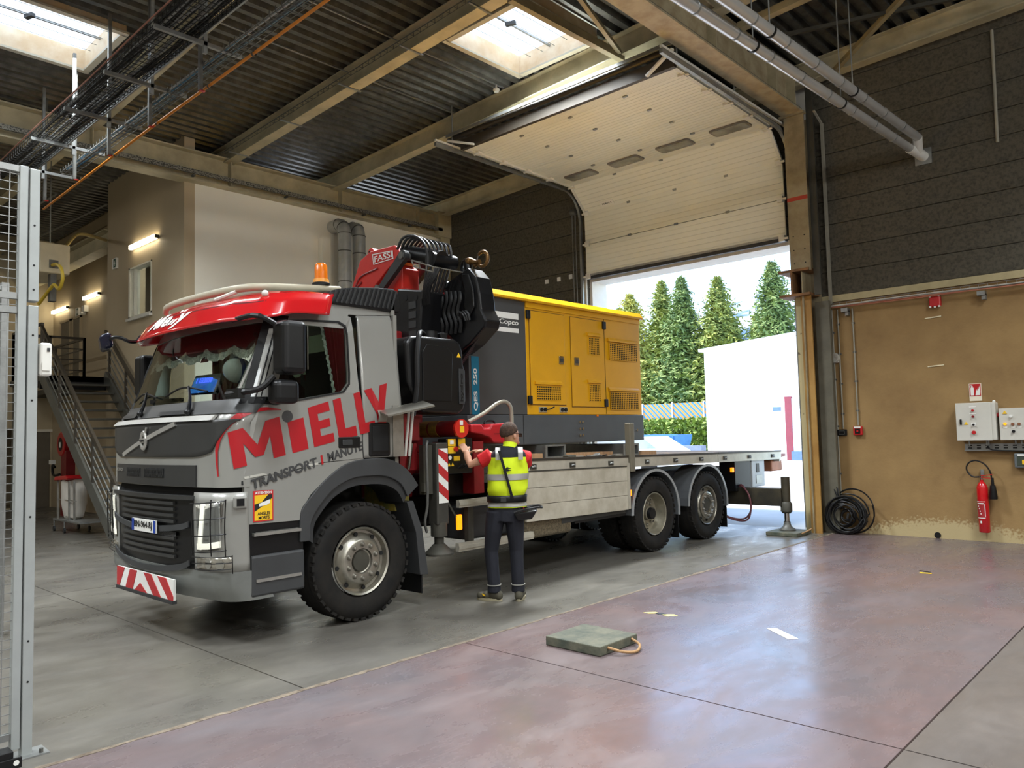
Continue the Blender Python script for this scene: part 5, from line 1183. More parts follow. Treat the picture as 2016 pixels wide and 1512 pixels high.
# fork sleeves and timbers under the generator
M_TIMB = mat('raw timber', (176,140,104), .8, var=.2, scale=4, stretch=(1,5,1))
for (y, lb) in ((7.62,'grey steel fork sleeve under the generator nearest the worker'),(9.32,'grey steel fork sleeve under the generator beside the stake post')):
    yb = 1.385+bz(y)
    f_ = thing('fork_sleeve', lb, 'steel tube', (-7.2,y,yb+.0), group='fork sleeves')
    q = ring([(y-.20,yb),(y+.20,yb),(y+.20,yb+.17),(y-.20,yb+.17)], [(y-.17,yb+.02),(y+.17,yb+.02),(y+.17,yb+.15),(y-.17,yb+.15)], -8.0, -6.36); q.build('tube', M_GALV, f_)
    B().box(-6.35,-6.33,y-.24,y-.20,yb,yb+.17).build('end_lug', M_GALV, f_)
for i, (y0, y1, x, lb) in enumerate(((6.75,7.36,-6.36,'raw timber packing behind the worker on the bed edge'),(7.9,8.95,-6.42,'raw timber packing between the two fork sleeves'),(9.55,9.95,-6.34,'short raw timber end right of the stake post'))):
    o = B().box(x-.1,x,y0,y1,1.385,1.45).xf(lambda p: Vector((p.x,p.y,p.z+bz(p.y)-.002))).build('timber', M_TIMB, None, bevel=.004, origin=(x,y0,1.36)); tag(o, lb, 'timber', 'timber packing')
# tools left on the bed edge
def tool(name, lb, cat, loc): return thing(name, lb, cat, loc)
t1 = tool('ratchet', 'dark ratchet buckle lying on the bed edge beside the worker', 'ratchet', (-6.08,7.62,1.37))
B().box(-6.12,-6.03,7.46,7.62,1.371,1.41).build('body', M_DKSTEEL, t1, bevel=.01); B().box(-6.11,-6.05,7.62,7.80,1.371,1.395).build('handle', M_ALU, t1, bevel=.006)
q = B().tube([(-6.07,7.80,1.375),(-6.05,8.0,1.372),(-6.08,8.2,1.374),(-6.06,8.3,1.385)], .010, 6); q.build('strap', M_BLACK, t1)
t2 = tool('shackle', 'bright steel shackle with lever lying near the stake post', 'shackle', (-6.1,8.2,1.36))
q = B(); q.bar((-6.1,8.05,1.375),(-6.2,8.3,1.40),.05,.02); q.bar((-6.16,8.0,1.38),(-6.08,8.22,1.385),.03,.015); q.build('lever', M_ALU, t2)
t3 = tool('wrench', 'small spanner lying on the bed just left of the stake', 'spanner', (-6.1,8.6,1.36))
q = B(); q.bar((-6.1,8.42,1.362),(-6.06,8.62,1.362),.03,.018); q.ball((-6.1,8.42,1.362),.03,.03,.012); q.build('body', M_DKSTEEL, t3)
q = B(); q.box(-6.12,-6.04,8.50,8.64,1.36,1.385); q.build('jaw', M_ALU, t3)
# ================================================================== WORKER
PW = Vector((-5.53,5.76,0)); FD = Vector((-.69,.72,0)).normalized(); RD = Vector((FD.y,-FD.x,0))
def W(r, f, z): return PW+RD*r+FD*f+Vector((0,0,z))
M_SKIN = mat('skin', (196,146,118), .55, var=.08)
M_HAIR = mat('dark brown hair', (66,47,34), .9, var=.4, scale=40, bump=.6, bscale=120)
M_NAVY = mat('navy work cloth', (22,24,34), .85, var=.2, scale=8, bump=.2)
M_HIVI = mat('fluorescent yellow cloth', (206,226,20), .75, var=.1, scale=6, bump=.3, bscale=14)
M_SHRT = mat('red shirt', (196,22,28), .8, var=.12)
M_REFL = mat('reflective grey tape', (150,148,140), .45, var=.08)
ps = thing('person', 'worker in yellow safety vest and red shirt at the crane controls', 'person', tuple(PW))
def remesh(o, vox, sm=6):
    md = o.modifiers.new('fuse', 'REMESH'); md.mode = 'VOXEL'; md.voxel_size = vox; md.use_smooth_shade = True
    if sm:
        s_ = o.modifiers.new('smooth', 'SMOOTH'); s_.factor = .5; s_.iterations = sm
    return o
def limb(q, pts, n=14):
    """pts: (point, radius across, radius front-back); rings stay horizontal-ish to the path"""
    P = [Vector(p[0]) for p in pts]; V = []; 
    for i, (p, a, b_) in enumerate(pts):
        t_ = (P[min(i+1,len(P)-1)]-P[max(i-1,0)]).normalized()
        u = RD-t_*RD.dot(t_)
        if u.length < .3: u = Vector((0,0,1))-t_*t_.z
        u.normalize(); v = t_.cross(u)
        V += [Vector(p)+u*a*math.cos(2*math.pi*k/n)+v*b_*math.sin(2*math.pi*k/n) for k in range(n)]
    m = len(pts); F = [(i*n+k, i*n+(k+1) % n, (i+1)*n+(k+1) % n, (i+1)*n+k) for i in range(m-1) for k in range(n)]
    F += [tuple(range(n-1,-1,-1)), tuple(range((m-1)*n, m*n))]
    return q.add(V, F)
HD = Vector((math.cos(math.radians(25)), 0, 0))
LOOK = (RD*.80+FD*.60).normalized(); LS = Vector((LOOK.y,-LOOK.x,0))      # the face is turned to the right
HC = W(.095, .03, 1.685)
def head_pt(l, s_, z): return HC+LOOK*l+LS*s_+Vector((0,0,z))
SL = W(-.125,.02,1.475); SRr = W(.235,.03,1.455)
EL = W(-.335,.06,1.385); HLf = W(-.385,.18,1.535)
ER = W(.20,.26,1.25); HRt = W(-.22,.30,1.52)
bd = B()
# torso, neck, head, arms, legs as one fused body
limb(bd, [(W(.03,.0,.88),.125,.085),(W(.035,.0,1.0),.145,.095),(W(.045,.01,1.2),.165,.11),(W(.055,.02,1.40),.185,.11),(W(.06,.02,1.50),.14,.085),(W(.07,.02,1.555),.07,.07)])
limb(bd, [(W(.07,.015,1.53),.058,.06),(W(.085,.03,1.63),.056,.058)])
bd.ball(HC, .078, .078, .115, 18, 12); bd.ball(head_pt(-.025,0,.03), .085,.085,.085, 18, 12); bd.ball(head_pt(.03,0,-.045), .06,.06,.065, 14, 10)
bd.ball(head_pt(.095,0,-.012), .018,.018,.024, 8, 6); bd.ball(head_pt(.075,0,-.085), .03,.03,.022, 10, 6); bd.ball(head_pt(.085,0,-.055), .02,.022,.010, 8, 6)
for s_ in (-1,1): bd.ball(head_pt(-.015,s_*.085,-.015), .014,.02,.032, 8, 6)
limb(bd, [(SL,.060,.062),(W(-.22,.03,1.43),.052,.052),(EL,.043,.043),(W(-.365,.12,1.46),.040,.036),(W(-.382,.165,1.52),.030,.024)])
limb(bd, [(SRr,.060,.062),(W(.24,.16,1.35),.05,.05),(ER,.042,.042),(W(.0,.29,1.42),.036,.034),(W(-.18,.30,1.51),.028,.024)])
def hand(q, c, d, up_, flip):
    """palm with five separate, bent fingers reaching along d"""
    d = Vector(d).normalized(); u = Vector(up_).normalized(); s_ = d.cross(u)*flip; c = Vector(c)
    q.obox(c+d*.035, d*.042, s_*.038, u*.013)
    for k, L_ in enumerate((.062,.072,.068,.052)):
        b_ = c+d*.072+s_*(.030-.020*k)
        q.tube([b_-d*.02, b_+d*L_*.5, b_+d*L_*.85-u*.018, b_+d*L_*.95-u*.034], [.0095,.009,.0085,.007], 7)
    b_ = c+d*.012+s_*.036
    q.tube([b_-s_*.01, b_+s_*.022+d*.022-u*.006, b_+s_*.022+d*.052-u*.018], [.012,.0105,.008], 7)
hand(bd, HLf-Vector((0,0,.01)), (FD*.55+Vector((0,0,.5))-RD*.35), FD*-.6+Vector((0,0,.6)), 1)
hand(bd, HRt, (-RD*.9+FD*.2), Vector((0,0,1)), -1)
for (hx, kx, ax, kf) in ((-.075,-.135,-.115,.02),(.105,.12,.13,.02)):
    limb(bd, [(W(hx,.0,.87),.08,.09),(W((hx+kx)/2,.01,.72),.078,.085),(W(kx,kf,.50),.056,.06),(W((kx+ax)/2,.0,.32),.052,.056),(W(ax,-.01,.09),.04,.042)])
o = bd.build('body', M_SKIN, ps, smooth=True); remesh(o, .008, 3)
# trousers with cuffs
tq = B()
limb(tq, [(W(.025,0,.80),.178,.125),(W(.03,.0,.90),.182,.13),(W(.035,.0,1.02),.180,.125)])
for (hx, kx, ax, kf) in ((-.075,-.138,-.115,.02),(.105,.122,.13,.02)):
    limb(tq, [(W(hx,.0,.90),.105,.118),(W((hx+kx)/2,.0,.72),.092,.10),(W(kx,kf,.50),.073,.078),(W((kx+ax)/2,.0,.32),.066,.070),(W(ax,-.01,.16),.066,.068),(W(ax,-.01,.085),.070,.072)])
o = tq.build('trousers', M_NAVY, ps, smooth=True); remesh(o, .009, 3)
for ax in (-.115,.13):
    q = B(); limb(q, [(W(ax,-.01,.158),.073,.075),(W(ax,-.01,.166),.073,.075)], 20); q.build('cuff_piping', M_REFL, ps, smooth=True)
# shirt sleeves and collar
q = B(); limb(q, [(W(-.09,.02,1.47),.085,.08),(SL,.082,.080),(W(-.19,.03,1.435),.078,.074),(W(-.235,.035,1.415),.076,.072)]); o = q.build('sleeve', M_SHRT, ps, smooth=True); remesh(o, .009, 2)
q = B(); limb(q, [(W(.16,.02,1.47),.085,.08),(SRr,.080,.080),(W(.24,.13,1.375),.072,.070)]); o = q.build('sleeve', M_SHRT, ps, smooth=True); remesh(o, .009, 2)
# vest body: yellow with navy shoulders, bands follow the torso
VR = [(.945,.200,.146),(1.0,.184,.132),(1.06,.182,.132),(1.12,.208,.155),(1.2,.208,.150),(1.30,.210,.147),(1.40,.206,.142),(1.455,.198,.132),(1.50,.178,.118),(1.54,.125,.09),(1.57,.080,.076)]
def vr(z):
    for (a, p, q_), (b_, r_, s_) in zip(VR, VR[1:]):
        if z <= b_: t_ = (z-a)/(b_-a); return p+(r_-p)*t_, q_+(s_-q_)*t_
    return VR[-1][1:]
def vest(z0, z1, off, n=40, m=10, fold=0):
    q = B(); V = []
    for j in range(m+1):
        z = z0+(z1-z0)*j/m; a, b_ = vr(z); cx = .035+.03*max(0, min(1, (z-1)/.5)); cf = .005+.02*max(0, min(1, (z-1)/.5))
        for k in range(n):
            t_ = 2*math.pi*k/n; w_ = 1+fold*(.020*math.sin(t_*5+z*22)+.016*math.sin(t_*3-z*37))
            V.append(W(cx+(a+off)*w_*math.cos(t_), cf+(b_+off)*w_*math.sin(t_), z))
    q.add(V, [(j*n+k, j*n+(k+1) % n, (j+1)*n+(k+1) % n, (j+1)*n+k) for j in range(m) for k in range(n)]); return q
vs_ = vest(.945,1.455,.0,48,24,1).build('vest', M_HIVI, ps, smooth=True)
vest(1.455,1.57,.002,48,8).build('shoulder_panel', M_NAVY, vs_, smooth=True)
for (z0, z1) in ((1.225,1.285),(.955,1.01)): vest(z0, z1, .007, 48, 4, 1).build('reflective_band', M_REFL, vs_, smooth=True)
for r0 in (-.06,.17):
    q = B(); q.grid(3, 10, lambda u, v: W(r0+.05*u-.01, -.135+.02*v+.10*max(0,v-.55)*1.5, 1.43+.125*v)); q.build('shoulder_band', M_REFL, vs_, solid=.004)
q = B(); limb(q, [(W(.075,.012,1.545),.078,.080),(W(.08,.02,1.575),.070,.074),(W(.083,.025,1.60),.073,.076)], 22); q.build('collar', M_HIVI, vs_, smooth=True)
q = B(); q.prism([(0,0),(.09,.012),(.05,.03),(.09,.03),(.045,.05)], 'y', 0, .002); q.xf(lambda p: W(.0+p.x, -.143, 1.31+p.z)); q.build('back_print', M_DKGREY, vs_)
# hair, glasses
q = B(); q.grid(24, 10, lambda u, v: (lambda a, e: head_pt(-.028+.094*math.cos(e)*math.cos(a), .094*math.cos(e)*math.sin(a), .030+(.100 if e > 0 else .10)*math.sin(e)+.004*math.sin(u*80)*v))(2*math.pi*u, math.radians(89-(64+60*(.5-.5*math.cos(2*math.pi*u))**.8)*v)))
hr = q.build('hair', M_HAIR, ps, smooth=True, solid=.008)
q = B(); 
for s_ in (-1,1): q.tube([head_pt(-.02,s_*.088,.012), head_pt(.07,s_*.080,.012)], .0035, 6)
q.tube([head_pt(.088+.0*k, -.075+.015*k, .0) for k in range(11)], .0025, 6); q.build('glasses', M_BLACK, ps)
q = B()
for s_ in (-1,1): q.obox(head_pt(.09,s_*.04,-.008), LS*.028, LOOK*.002, Vector((0,0,.018)))
q.build('lenses', M_GLASSDK, ps)
# shoes
M_SHOE = mat('olive work shoe', (70,66,52), .75, var=.25, scale=12); M_SOLE = mat('pale sole', (150,142,116), .7)
for (ax, dirv, nm) in ((-.115,(-RD*.9+FD*.45),'l'),(.14,(RD*.15+FD*.95),'r')):
    d = Vector(dirv).normalized(); s_ = Vector((d.y,-d.x,0)); c = W(ax,-.01,0)
    q = B(); q.ball(c+d*.0+Vector((0,0,.065)), .05,.05,.062,14,8); q.ball(c+d*.08+Vector((0,0,.05)), .05,.05,.045,14,8); q.ball(c+d*.15+Vector((0,0,.045)), .05,.05,.04,14,8); q.ball(c-d*.05+Vector((0,0,.055)), .045,.045,.055,14,8)
    q.tube([c+Vector((0,0,.06)), c+Vector((0,0,.125))], .052, 14)
    o = q.build('shoe', M_SHOE, ps, smooth=True); remesh(o, .008, 4)
    q = B(); n = 24; pts = []
    for k in range(n):
        t_ = 2*math.pi*k/n; L_ = .055+.145*math.cos(t_); wd = (.05+.006*math.cos(t_))*math.sin(t_); pts.append(c+d*L_+s_*wd)
    q.prism([(p.x, p.y) for p in pts], 'z', .001, .026); q.build('sole', M_SOLE, o)
    if nm == 'l':
        q = B(); a0 = c+d*.07-s_*.05; q.add([a0+d*.0+Vector((0,0,.05))-s_*.004, a0+d*.03+Vector((0,0,.075))-s_*.004, a0+d*.05+Vector((0,0,.075))-s_*.004, a0+d*.03+Vector((0,0,.05))-s_*.004], [(0,1,2,3)]); q.build('shoe_logo', M_YELLOW, o)
# belt with radio remote control
rm = thing('crane_remote', 'black radio crane remote slung at the worker\'s hip', 'remote', tuple(W(.2,-.05,.9)))
q = B(); V = vest(1.0,1.07,.02,40,2); q.add(V.v, V.f); q.build('waist_belt', M_BLACK, rm, smooth=True, solid=.006)
q = B(); q.grid(2, 16, lambda u, v: W(-.045+.028*u+.125*v, -.155-.012*math.sin(v*math.pi), 1.525-.49*v)); q.build('shoulder_strap', M_BLACK, rm, solid=.006)
q = B(); cbx = W(.225,-.10,.90)
def rbx(r, f, z): return cbx+RD*r+FD*f+Vector((0,0,z))
q.add([rbx(-.125,-.06,-.01),rbx(.12,-.06,.02),rbx(.12,.10,.03),rbx(-.125,.10,.0),rbx(-.09,-.04,-.085),rbx(.06,-.04,-.075),rbx(.06,.08,-.07),rbx(-.09,.08,-.08)], [(0,1,2,3),(4,7,6,5),(0,4,5,1),(1,5,6,2),(2,6,7,3),(3,7,4,0)]); q.build('remote_box', M_BLK2, rm, bevel=.015)
q = B(); q.tube([rbx(-.12,-.08,.0),rbx(.0,-.095,.035),rbx(.13,-.085,.05),rbx(.165,.0,.04),rbx(.13,.11,.05),rbx(-.1,.12,.01)], .012, 8); q.build('remote_frame', M_BLK2, rm, smooth=True)
for k in range(5): B().cyl(rbx(-.06+.04*k,.02,.0),rbx(-.06+.04*k,.015,.04),.007,6).build('joystick', M_RED if k == 1 else M_DKGREY, rm)
q = B(); q.obox(W(.0,-.165,1.035), RD*.03, FD*.012, (0,0,.025)); q.build('buckle', M_DKGREY, rm, bevel=.005)
# ================================================================== OVERHEAD SERVICES
def one(name, bld, m, label, cat, group=None, **k): return tag(bld.build(name, m, None, **k), label, cat, group)
# wire basket tray with cables
TX0, TX1, TZ = -14.1, -2.0, 6.02
tr = thing('cable_tray', 'wide black wire basket tray full of cables crossing the roof', 'cable tray', (TX0,3.4,TZ))
q = B()
for k in range(9): q.box(TX0,TX1,3.22+.048*k-.003,3.22+.048*k+.003,TZ-.003,TZ+.003)
for y in (3.215,3.61):
    for z in (.05,.10): q.box(TX0,TX1,y-.003,y+.003,TZ+z-.003,TZ+z+.003)
k = 0
while TX0+.10*k < TX1:
    x = TX0+.10*k; q.box(x-.003,x+.003,3.215,3.61,TZ-.009,TZ-.003); q.box(x-.003,x+.003,3.21,3.216,TZ,TZ+.11); q.box(x-.003,x+.003,3.609,3.615,TZ,TZ+.11); k += 1
o = q.build('wire_mesh', mat('dark wire', (40,40,38), .5, .5), tr); o['kind'] = 'stuff'
rnd = random.Random(11)
for k in range(16):
    y = 3.24+.34*rnd.random(); pts = []; x = TX0
    while x <= TX1: pts.append((x, y+rnd.uniform(-.02,.02), TZ+.02+.05*rnd.random())); x += .9
    B().tube(pts, .008+.008*rnd.random(), 6).build('cable', M_BLACK if k % 3 else mat('grey cable', (120,120,118), .5), tr, smooth=True)
B().tube([(TX0,3.21,TZ+.12),(-12,3.205,TZ+.13),(-10,3.21,TZ+.12),(-8,3.2,TZ+.13),(-5,3.21,TZ+.12)], .010, 6).build('cable', mat('pinkish cable', (150,104,88), .6), tr, smooth=True)
B().box(TX0,TX1,3.615,3.635,TZ-.01,TZ+.05).build('side_rail', M_GALV, tr)
t2 = thing('cable_tray', 'narrow zinc cable tray with blue and grey cables beside the orange pipe', 'cable tray', (TX0,3.98,5.96))
q = B(); 
for y in (3.88,3.94,4.0,4.06): q.box(-13.2,-2,y-.004,y+.004,5.955,5.963)
k = 0
while -13.2+.12*k < -2: x = -13.2+.12*k; q.box(x-.004,x+.004,3.88,4.06,5.95,5.956); q.box(x-.004,x+.004,3.876,3.884,5.955,6.02); k += 1
o = q.build('wire_mesh', M_GALVD, t2); o['kind'] = 'stuff'
for k, c_ in enumerate(((150,152,150),(60,110,140),(190,190,186),(70,72,74),(120,140,150),(40,90,120))):
    B().tube([(-13.1+2.0*i, 3.90+.026*k+.012*math.sin(i+k), 5.985+.012*((k+i) % 3)) for i in range(6)], .011, 6).build('cable', mat('tray cable %d' % k, c_, .45), t2, smooth=True)
for i, x in enumerate((-7.87,-9.27,-10.65,-12.03,-13.44)):
    pl_ = ('closest to the viewer','second from the viewer','in the middle of the row','second from the fence post','beside the fence post top')[i]
    h = thing('tray_hanger', 'zinc channel hanger carrying both cable trays, '+pl_, 'hanger', (x,3.7,5.66), 'tray hangers')
    B().box(x-.02,x+.02,3.16,4.12,TZ-.055,TZ-.012).build('cross_arm', M_GALV, h)
    B().box(x-.02,x+.02,3.68,3.72,TZ-.14,zp(x)+.34).build('drop_channel', M_GALV, h)
    B().box(x-.45,x-.41,3.83,3.87,5.66,zp(x)+.34).build('pipe_channel', M_GALVD, h)
    B().box(x-.45,x-.41,3.84,3.90,5.655,5.665).build('red_cap', M_RED, h)
op = thing('pipe', 'orange copper coloured pipe slung under the cable tray hangers', 'pipe', (-14.1,3.9,5.7))
B().tube([(-14.1,3.90,5.58),(-12.6,3.905,5.62),(-9.8,3.91,5.69),(-7.8,3.92,5.72),(-3,3.93,5.78)], .017, 10).build('run', mat('orange pipe paint', (196,120,28), .4, .2, var=.15), op, smooth=True)
for x in (-12.3,-11.0,-9.6,-8.2,-7.2): B().lathe([(-.015,.026),(.015,.026)], (x,3.908,5.66+.03*(x+11)*.5/1.0*.8), 'x', 10).build('clip', M_DKSTEEL, op)
# wire basket on the near purlin
wt = thing('cable_basket', 'thin wire cable basket fixed along the cream roof purlin', 'cable tray', (-13.6,6.78,7.1))
q = B(); 
for (dy, dz) in ((.0,.0),(.07,0),(.0,.07)): 
    q.add([(x, 6.79-dy+e, zp(x)+.10+dz+f_) for x in (-13.6,-4.9) for e, f_ in ((0,0),(.006,0),(.006,.006),(0,.006))], [(0,1,5,4),(1,2,6,5),(2,3,7,6),(3,0,4,7)])
k = 0
while -13.6+.15*k < -4.9: x = -13.6+.15*k; z = zp(x)+.10; q.box(x-.003,x+.003,6.72,6.79,z,z+.006); q.box(x-.003,x+.003,6.787,6.793,z,z+.07); k += 1
o = q.build('wire_mesh', M_GALVD, wt); o['kind'] = 'stuff'
for x in (-13.2,-11.4,-9.7,-8.2,-6.8): B().box(x-.015,x+.015,6.66,7.08,zp(x)-.02,zp(x)-.002).build('clip_bar', M_GALV, wt)
# long light strips on the deck (conduits running with the ribs)
for i, (x, lb) in enumerate(((-9.85,'thin pale conduit on the roof deck left of the first purlin'),(-8.6,'thin perforated conduit on the deck leading to the smoke detector'),(-6.4,'thin pale conduit on the deck near the cable tray corner'))):
    one('conduit', B().box(x-.012,x+.012,4.6,9.2,zp(x)+.315,zp(x)+.335), M_GALV, lb, 'conduit', 'deck conduits')
sd = thing('smoke_detector', 'round white smoke detector hanging from the roof deck', 'detector', (-8.6,9.02,7.36))
B().lathe([(0,.001),(0,.04),(.03,.055),(.05,.055),(.06,.02),(.13,.012)], (-8.6,9.02,7.37), 'z', 18).build('head', M_WHITE, sd, smooth=True)
# silver flue pipes
M_FLUE = mat('polished flue steel', (204,203,200), .24, .55, var=.06)
for (p0, p1, lb) in (((-3.47,5.6,5.63),(-3.24,12.28,5.775),'lower silver flue pipe running to the right wall'),((-3.25,5.6,5.69),(-3.11,12.2,5.885),'upper silver flue pipe running to the right wall')):
    f_ = thing('flue_pipe', lb, 'pipe', p0, 'silver flues'); p0, p1 = Vector(p0), Vector(p1)
    B().cyl(p0, p1, .062, 24).build('run', M_FLUE, f_, smooth=True)
    for k in range(1, 9):
        c = p0+(p1-p0)*k/9; d = (p1-p0).normalized(); B().cyl(c-d*.012, c+d*.012, .066, 24).build('joint_band', M_GALV, f_, smooth=True)
    for t_ in (.28,.62):
        c = p0+(p1-p0)*t_; d = (p1-p0).normalized(); B().cyl(c-d*.015, c+d*.015, .070, 24).build('pipe_clamp', M_BLACK, f_, smooth=True)
        B().cyl(c+Vector((0,0,.06)), (c.x, c.y, zp(c.x)+.33), .008, 8).build('drop_rod', M_GALV, f_)
we = thing('flue_elbow', 'white flue elbow with wall plate where the silver pipes meet', 'pipe fitting', (-3.15,12.5,5.72))
B().tube([(-3.24,12.26,5.775),(-3.20,12.40,5.755),(-3.15,12.62,5.71)], .075, 20).build('elbow', M_WHITE, we, smooth=True)
B().cyl((-3.11,12.18,5.885),(-3.17,12.42,5.76),.066,18).build('branch', M_WHITE, we, smooth=True)
B().box(-3.27,-3.04,12.60,12.62,5.59,5.83).build('wall_plate', M_GALV, we)
# ventilation ducts on the white wall
for (y, lb) in ((9.32,'galvanised duct dropping down the white wall, left one'),(9.69,'galvanised duct dropping down the white wall, right one')):
    d = thing('duct', lb, 'duct', (-13.4,y,0), 'wall ducts')
    r_ = .135; pts = [(-13.85,y,6.2),(-13.62,y,6.2),(-13.50,y,6.17),(-13.43,y,6.10),(-13.40,y,5.98),(-13.40,y,0.0)]
    B().tube(pts, r_, 20, raw=True).build('run', mat('bright duct zinc', (182,185,184), .32, .35, var=.12, scale=6), d, smooth=True)
    for z in (5.6,4.95,4.3): B().cyl((-13.4,y,z-.012),(-13.4,y,z+.012),r_+.006,20).build('joint_band', M_GALVD, d, smooth=True)
    for k, (p, n_) in enumerate((((-13.60,y,6.2),(1,0,0)),((-13.45,y,6.13),(.7,0,-.7)),((-13.40,y,5.98),(0,0,-1)))):
        n_ = Vector(n_); p = Vector(p); B().cyl(p-n_*.008, p+n_*.008, r_+.007, 20).build('elbow_seam', M_GALVD, d, smooth=True)
one('boxed_duct', B().box(-13.85,-13.68,8.96,9.16,0,5.9), M_OFFW, 'white boxed riser beside the galvanised ducts', 'duct')

# ================================================================== RIGHT WALL FITTINGS
YW = 12.64
tb = thing('cable_basket', 'wire cable basket with pink cables along the cream ledge', 'cable tray', (-4.5,12.55,3.6))
q = B()
for (dy, z) in ((0,3.60),(.05,3.60),(0,3.66)): q.box(-4.62,6,12.555-dy,12.561-dy,z,z+.006)
for k in range(90): x = -4.6+.115*k; q.box(x-.003,x+.003,12.50,12.56,3.60,3.606); q.box(x-.003,x+.003,12.555,12.561,3.60,3.666)
o = q.build('wire_mesh', M_GALV, tb); o['kind'] = 'stuff'
for k in range(4): B().tube([(-4.6+1.2*i, 12.52+.01*k, 3.612-.018*(k % 2)+.012*math.sin(i*1.7+k)) for i in range(9)], .010, 6).build('cable', mat('pink cable', (196,128,104), .6) if k % 2 else mat('pale cable', (190,186,176), .6), tb, smooth=True)
for x in (-4.4,-2.5): B().box(x-.05,x+.05,12.52,12.64,3.50,3.56).box(x+.0,x+.05,12.55,12.64,3.44,3.52).build('wall_bracket', M_GALV, tb)
al = thing('alarm_sounder', 'red square alarm sounder under the cable basket', 'alarm', (-3.11,12.6,3.45))
B().box(-3.19,-3.03,12.57,12.64,3.42,3.575).build('body', M_RED, al, bevel=.02)
for (x, z) in ((-3.17,3.42),(-3.05,3.42),(-3.11,3.415),(-3.17,3.575),(-3.05,3.575)): B().box(x-.012,x+.012,12.562,12.58,z-.012,z+.012).build('stud', M_PAPER, al)
for i, (x, z1, z0, lb) in enumerate(((-4.63,3.57,.55,'grey conduit running down beside the gate column to the cable coil'),(-4.54,3.56,1.64,'grey conduit dropping to the black switch'),(-4.308,3.55,1.69,'grey conduit dropping to the red call point'))):
    c = thing('conduit', lb, 'conduit', (x,YW,z0), 'wall conduits')
    B().cyl((x,YW-.025,z0),(x,YW-.025,z1),.012,10).build('run', mat('grey conduit', (146,142,128), .5, var=.1), c, smooth=True)
    for k in range(4): z = z0+(z1-z0)*(k+.5)/4; B().box(x-.022,x+.022,YW-.035,YW,z-.012,z+.012).build('clip', M_GALVD, c)
sn = thing('siren', 'round white siren horn on the conduit beside the gate column', 'siren', (-4.62,12.6,2.78))
B().lathe([(0,.0),(0,.03),(-.02,.055),(-.02,.075),(.05,.085),(.06,.0)], (-4.62,12.57,2.78), 'y', 22).build('horn', mat('grey white plastic', (178,174,164), .5), sn, smooth=True)
B().box(-4.62,-4.55,12.59,12.64,2.70,2.80).build('base', mat('grey white plastic', (0,0,0)), sn, bevel=.02)
sw = thing('push_switch', 'black rectangular switch box on the ochre wall', 'switch', (-4.55,12.6,1.57))
B().box(-4.64,-4.49,12.60,12.64,1.53,1.63).build('box', M_BLACK, sw, bevel=.01)
ring([(-4.61,1.55),(-4.52,1.55),(-4.52,1.61),(-4.61,1.61)], [(-4.605,1.556),(-4.525,1.556),(-4.525,1.604),(-4.605,1.604)], 0, .003).xf(lambda p: Vector((p.y, 12.597-p.x, p.z))).build('outline', M_GALV, sw)
cp = thing('fire_call_point', 'red fire alarm call point on the ochre wall', 'call point', (-4.31,12.6,1.6))
B().box(-4.385,-4.245,12.585,12.64,1.535,1.675).build('box', M_RED, cp, bevel=.012)
B().box(-4.365,-4.265,12.578,12.59,1.645,1.672).build('label', M_PAPER, cp); B().box(-4.355,-4.275,12.58,12.59,1.56,1.635).build('window', M_BLK2, cp); B().cyl((-4.315,12.576,1.60),(-4.315,12.584,1.60),.015,12).build('button', M_RED, cp)
# fire sign
fs = thing('fire_sign', 'red and white fire extinguisher sign above the grey control cabinet', 'sign', (-2.67,12.63,2.0))
B().box(-2.745,-2.59,12.628,12.638,2.00,2.25).build('plate', mat('pale sign', (226,216,196), .5), fs)
B().box(-2.737,-2.598,12.624,12.630,2.07,2.243).build('red_field', M_RED, fs)
q = B(); q.box(-2.725,-2.685,12.620,12.625,2.08,2.19); q.box(-2.715,-2.695,12.620,12.625,2.19,2.215); q.tube([(-2.73,12.622,2.195),(-2.725,12.622,2.225),(-2.70,12.622,2.225)], .005, 5); q.build('bottle_symbol', M_PAPER, fs)
q = B().prism([(-2.665,2.08),(-2.61,2.08),(-2.603,2.13),(-2.61,2.215),(-2.622,2.16),(-2.628,2.20),(-2.640,2.14),(-2.648,2.165),(-2.66,2.11)], 'y', 12.620, 12.625); q.build('flame_symbol', M_PAPER, fs)
# control cabinets
M_CAB = mat('light grey cabinet', (196,194,184), .4, var=.04)
c1 = thing('control_cabinet', 'light grey control cabinet with red emergency button under the fire sign', 'cabinet', (-2.65,12.5,1.45))
B().box(-2.885,-2.40,12.44,12.64,1.44,1.965).build('body', M_CAB, c1, bevel=.01)
B().box(-2.89,-2.45,12.425,12.44,1.435,1.97).build('door', M_CAB, c1, bevel=.006)
B().box(-2.84,-2.815,12.40,12.425,1.66,1.74).build('handle', M_BLACK, c1, bevel=.006)
B().prism([(-2.79,1.66),(-2.735,1.66),(-2.7625,1.705)], 'y', 12.42, 12.425).build('warning_triangle', M_YELLOW, c1)
for (z, m_, r_) in ((1.86,M_RED,.016),(1.775,mat('dark red lens', (128,20,30), .3),.016),(1.66,M_BLACK,.014),(1.55,M_RED,.026)):
    B().cyl((-2.67,12.395,z),(-2.67,12.425,z),r_,14).build('push_button', m_, c1, smooth=True)
for z in (1.91,1.815): B().box(-2.715,-2.63,12.42,12.425,z-.008,z+.008).build('label', M_PAPER, c1)
B().box(-2.70,-2.64,12.42,12.425,1.635,1.69).build('selector_plate', M_PAPER, c1)
B().cyl((-2.40,12.54,1.79),(-2.37,12.54,1.79),.03,12).build('side_switch', M_RED, c1); B().ball((-2.43,12.55,1.98), .02).build('top_gland', M_PAPER, c1, smooth=True)
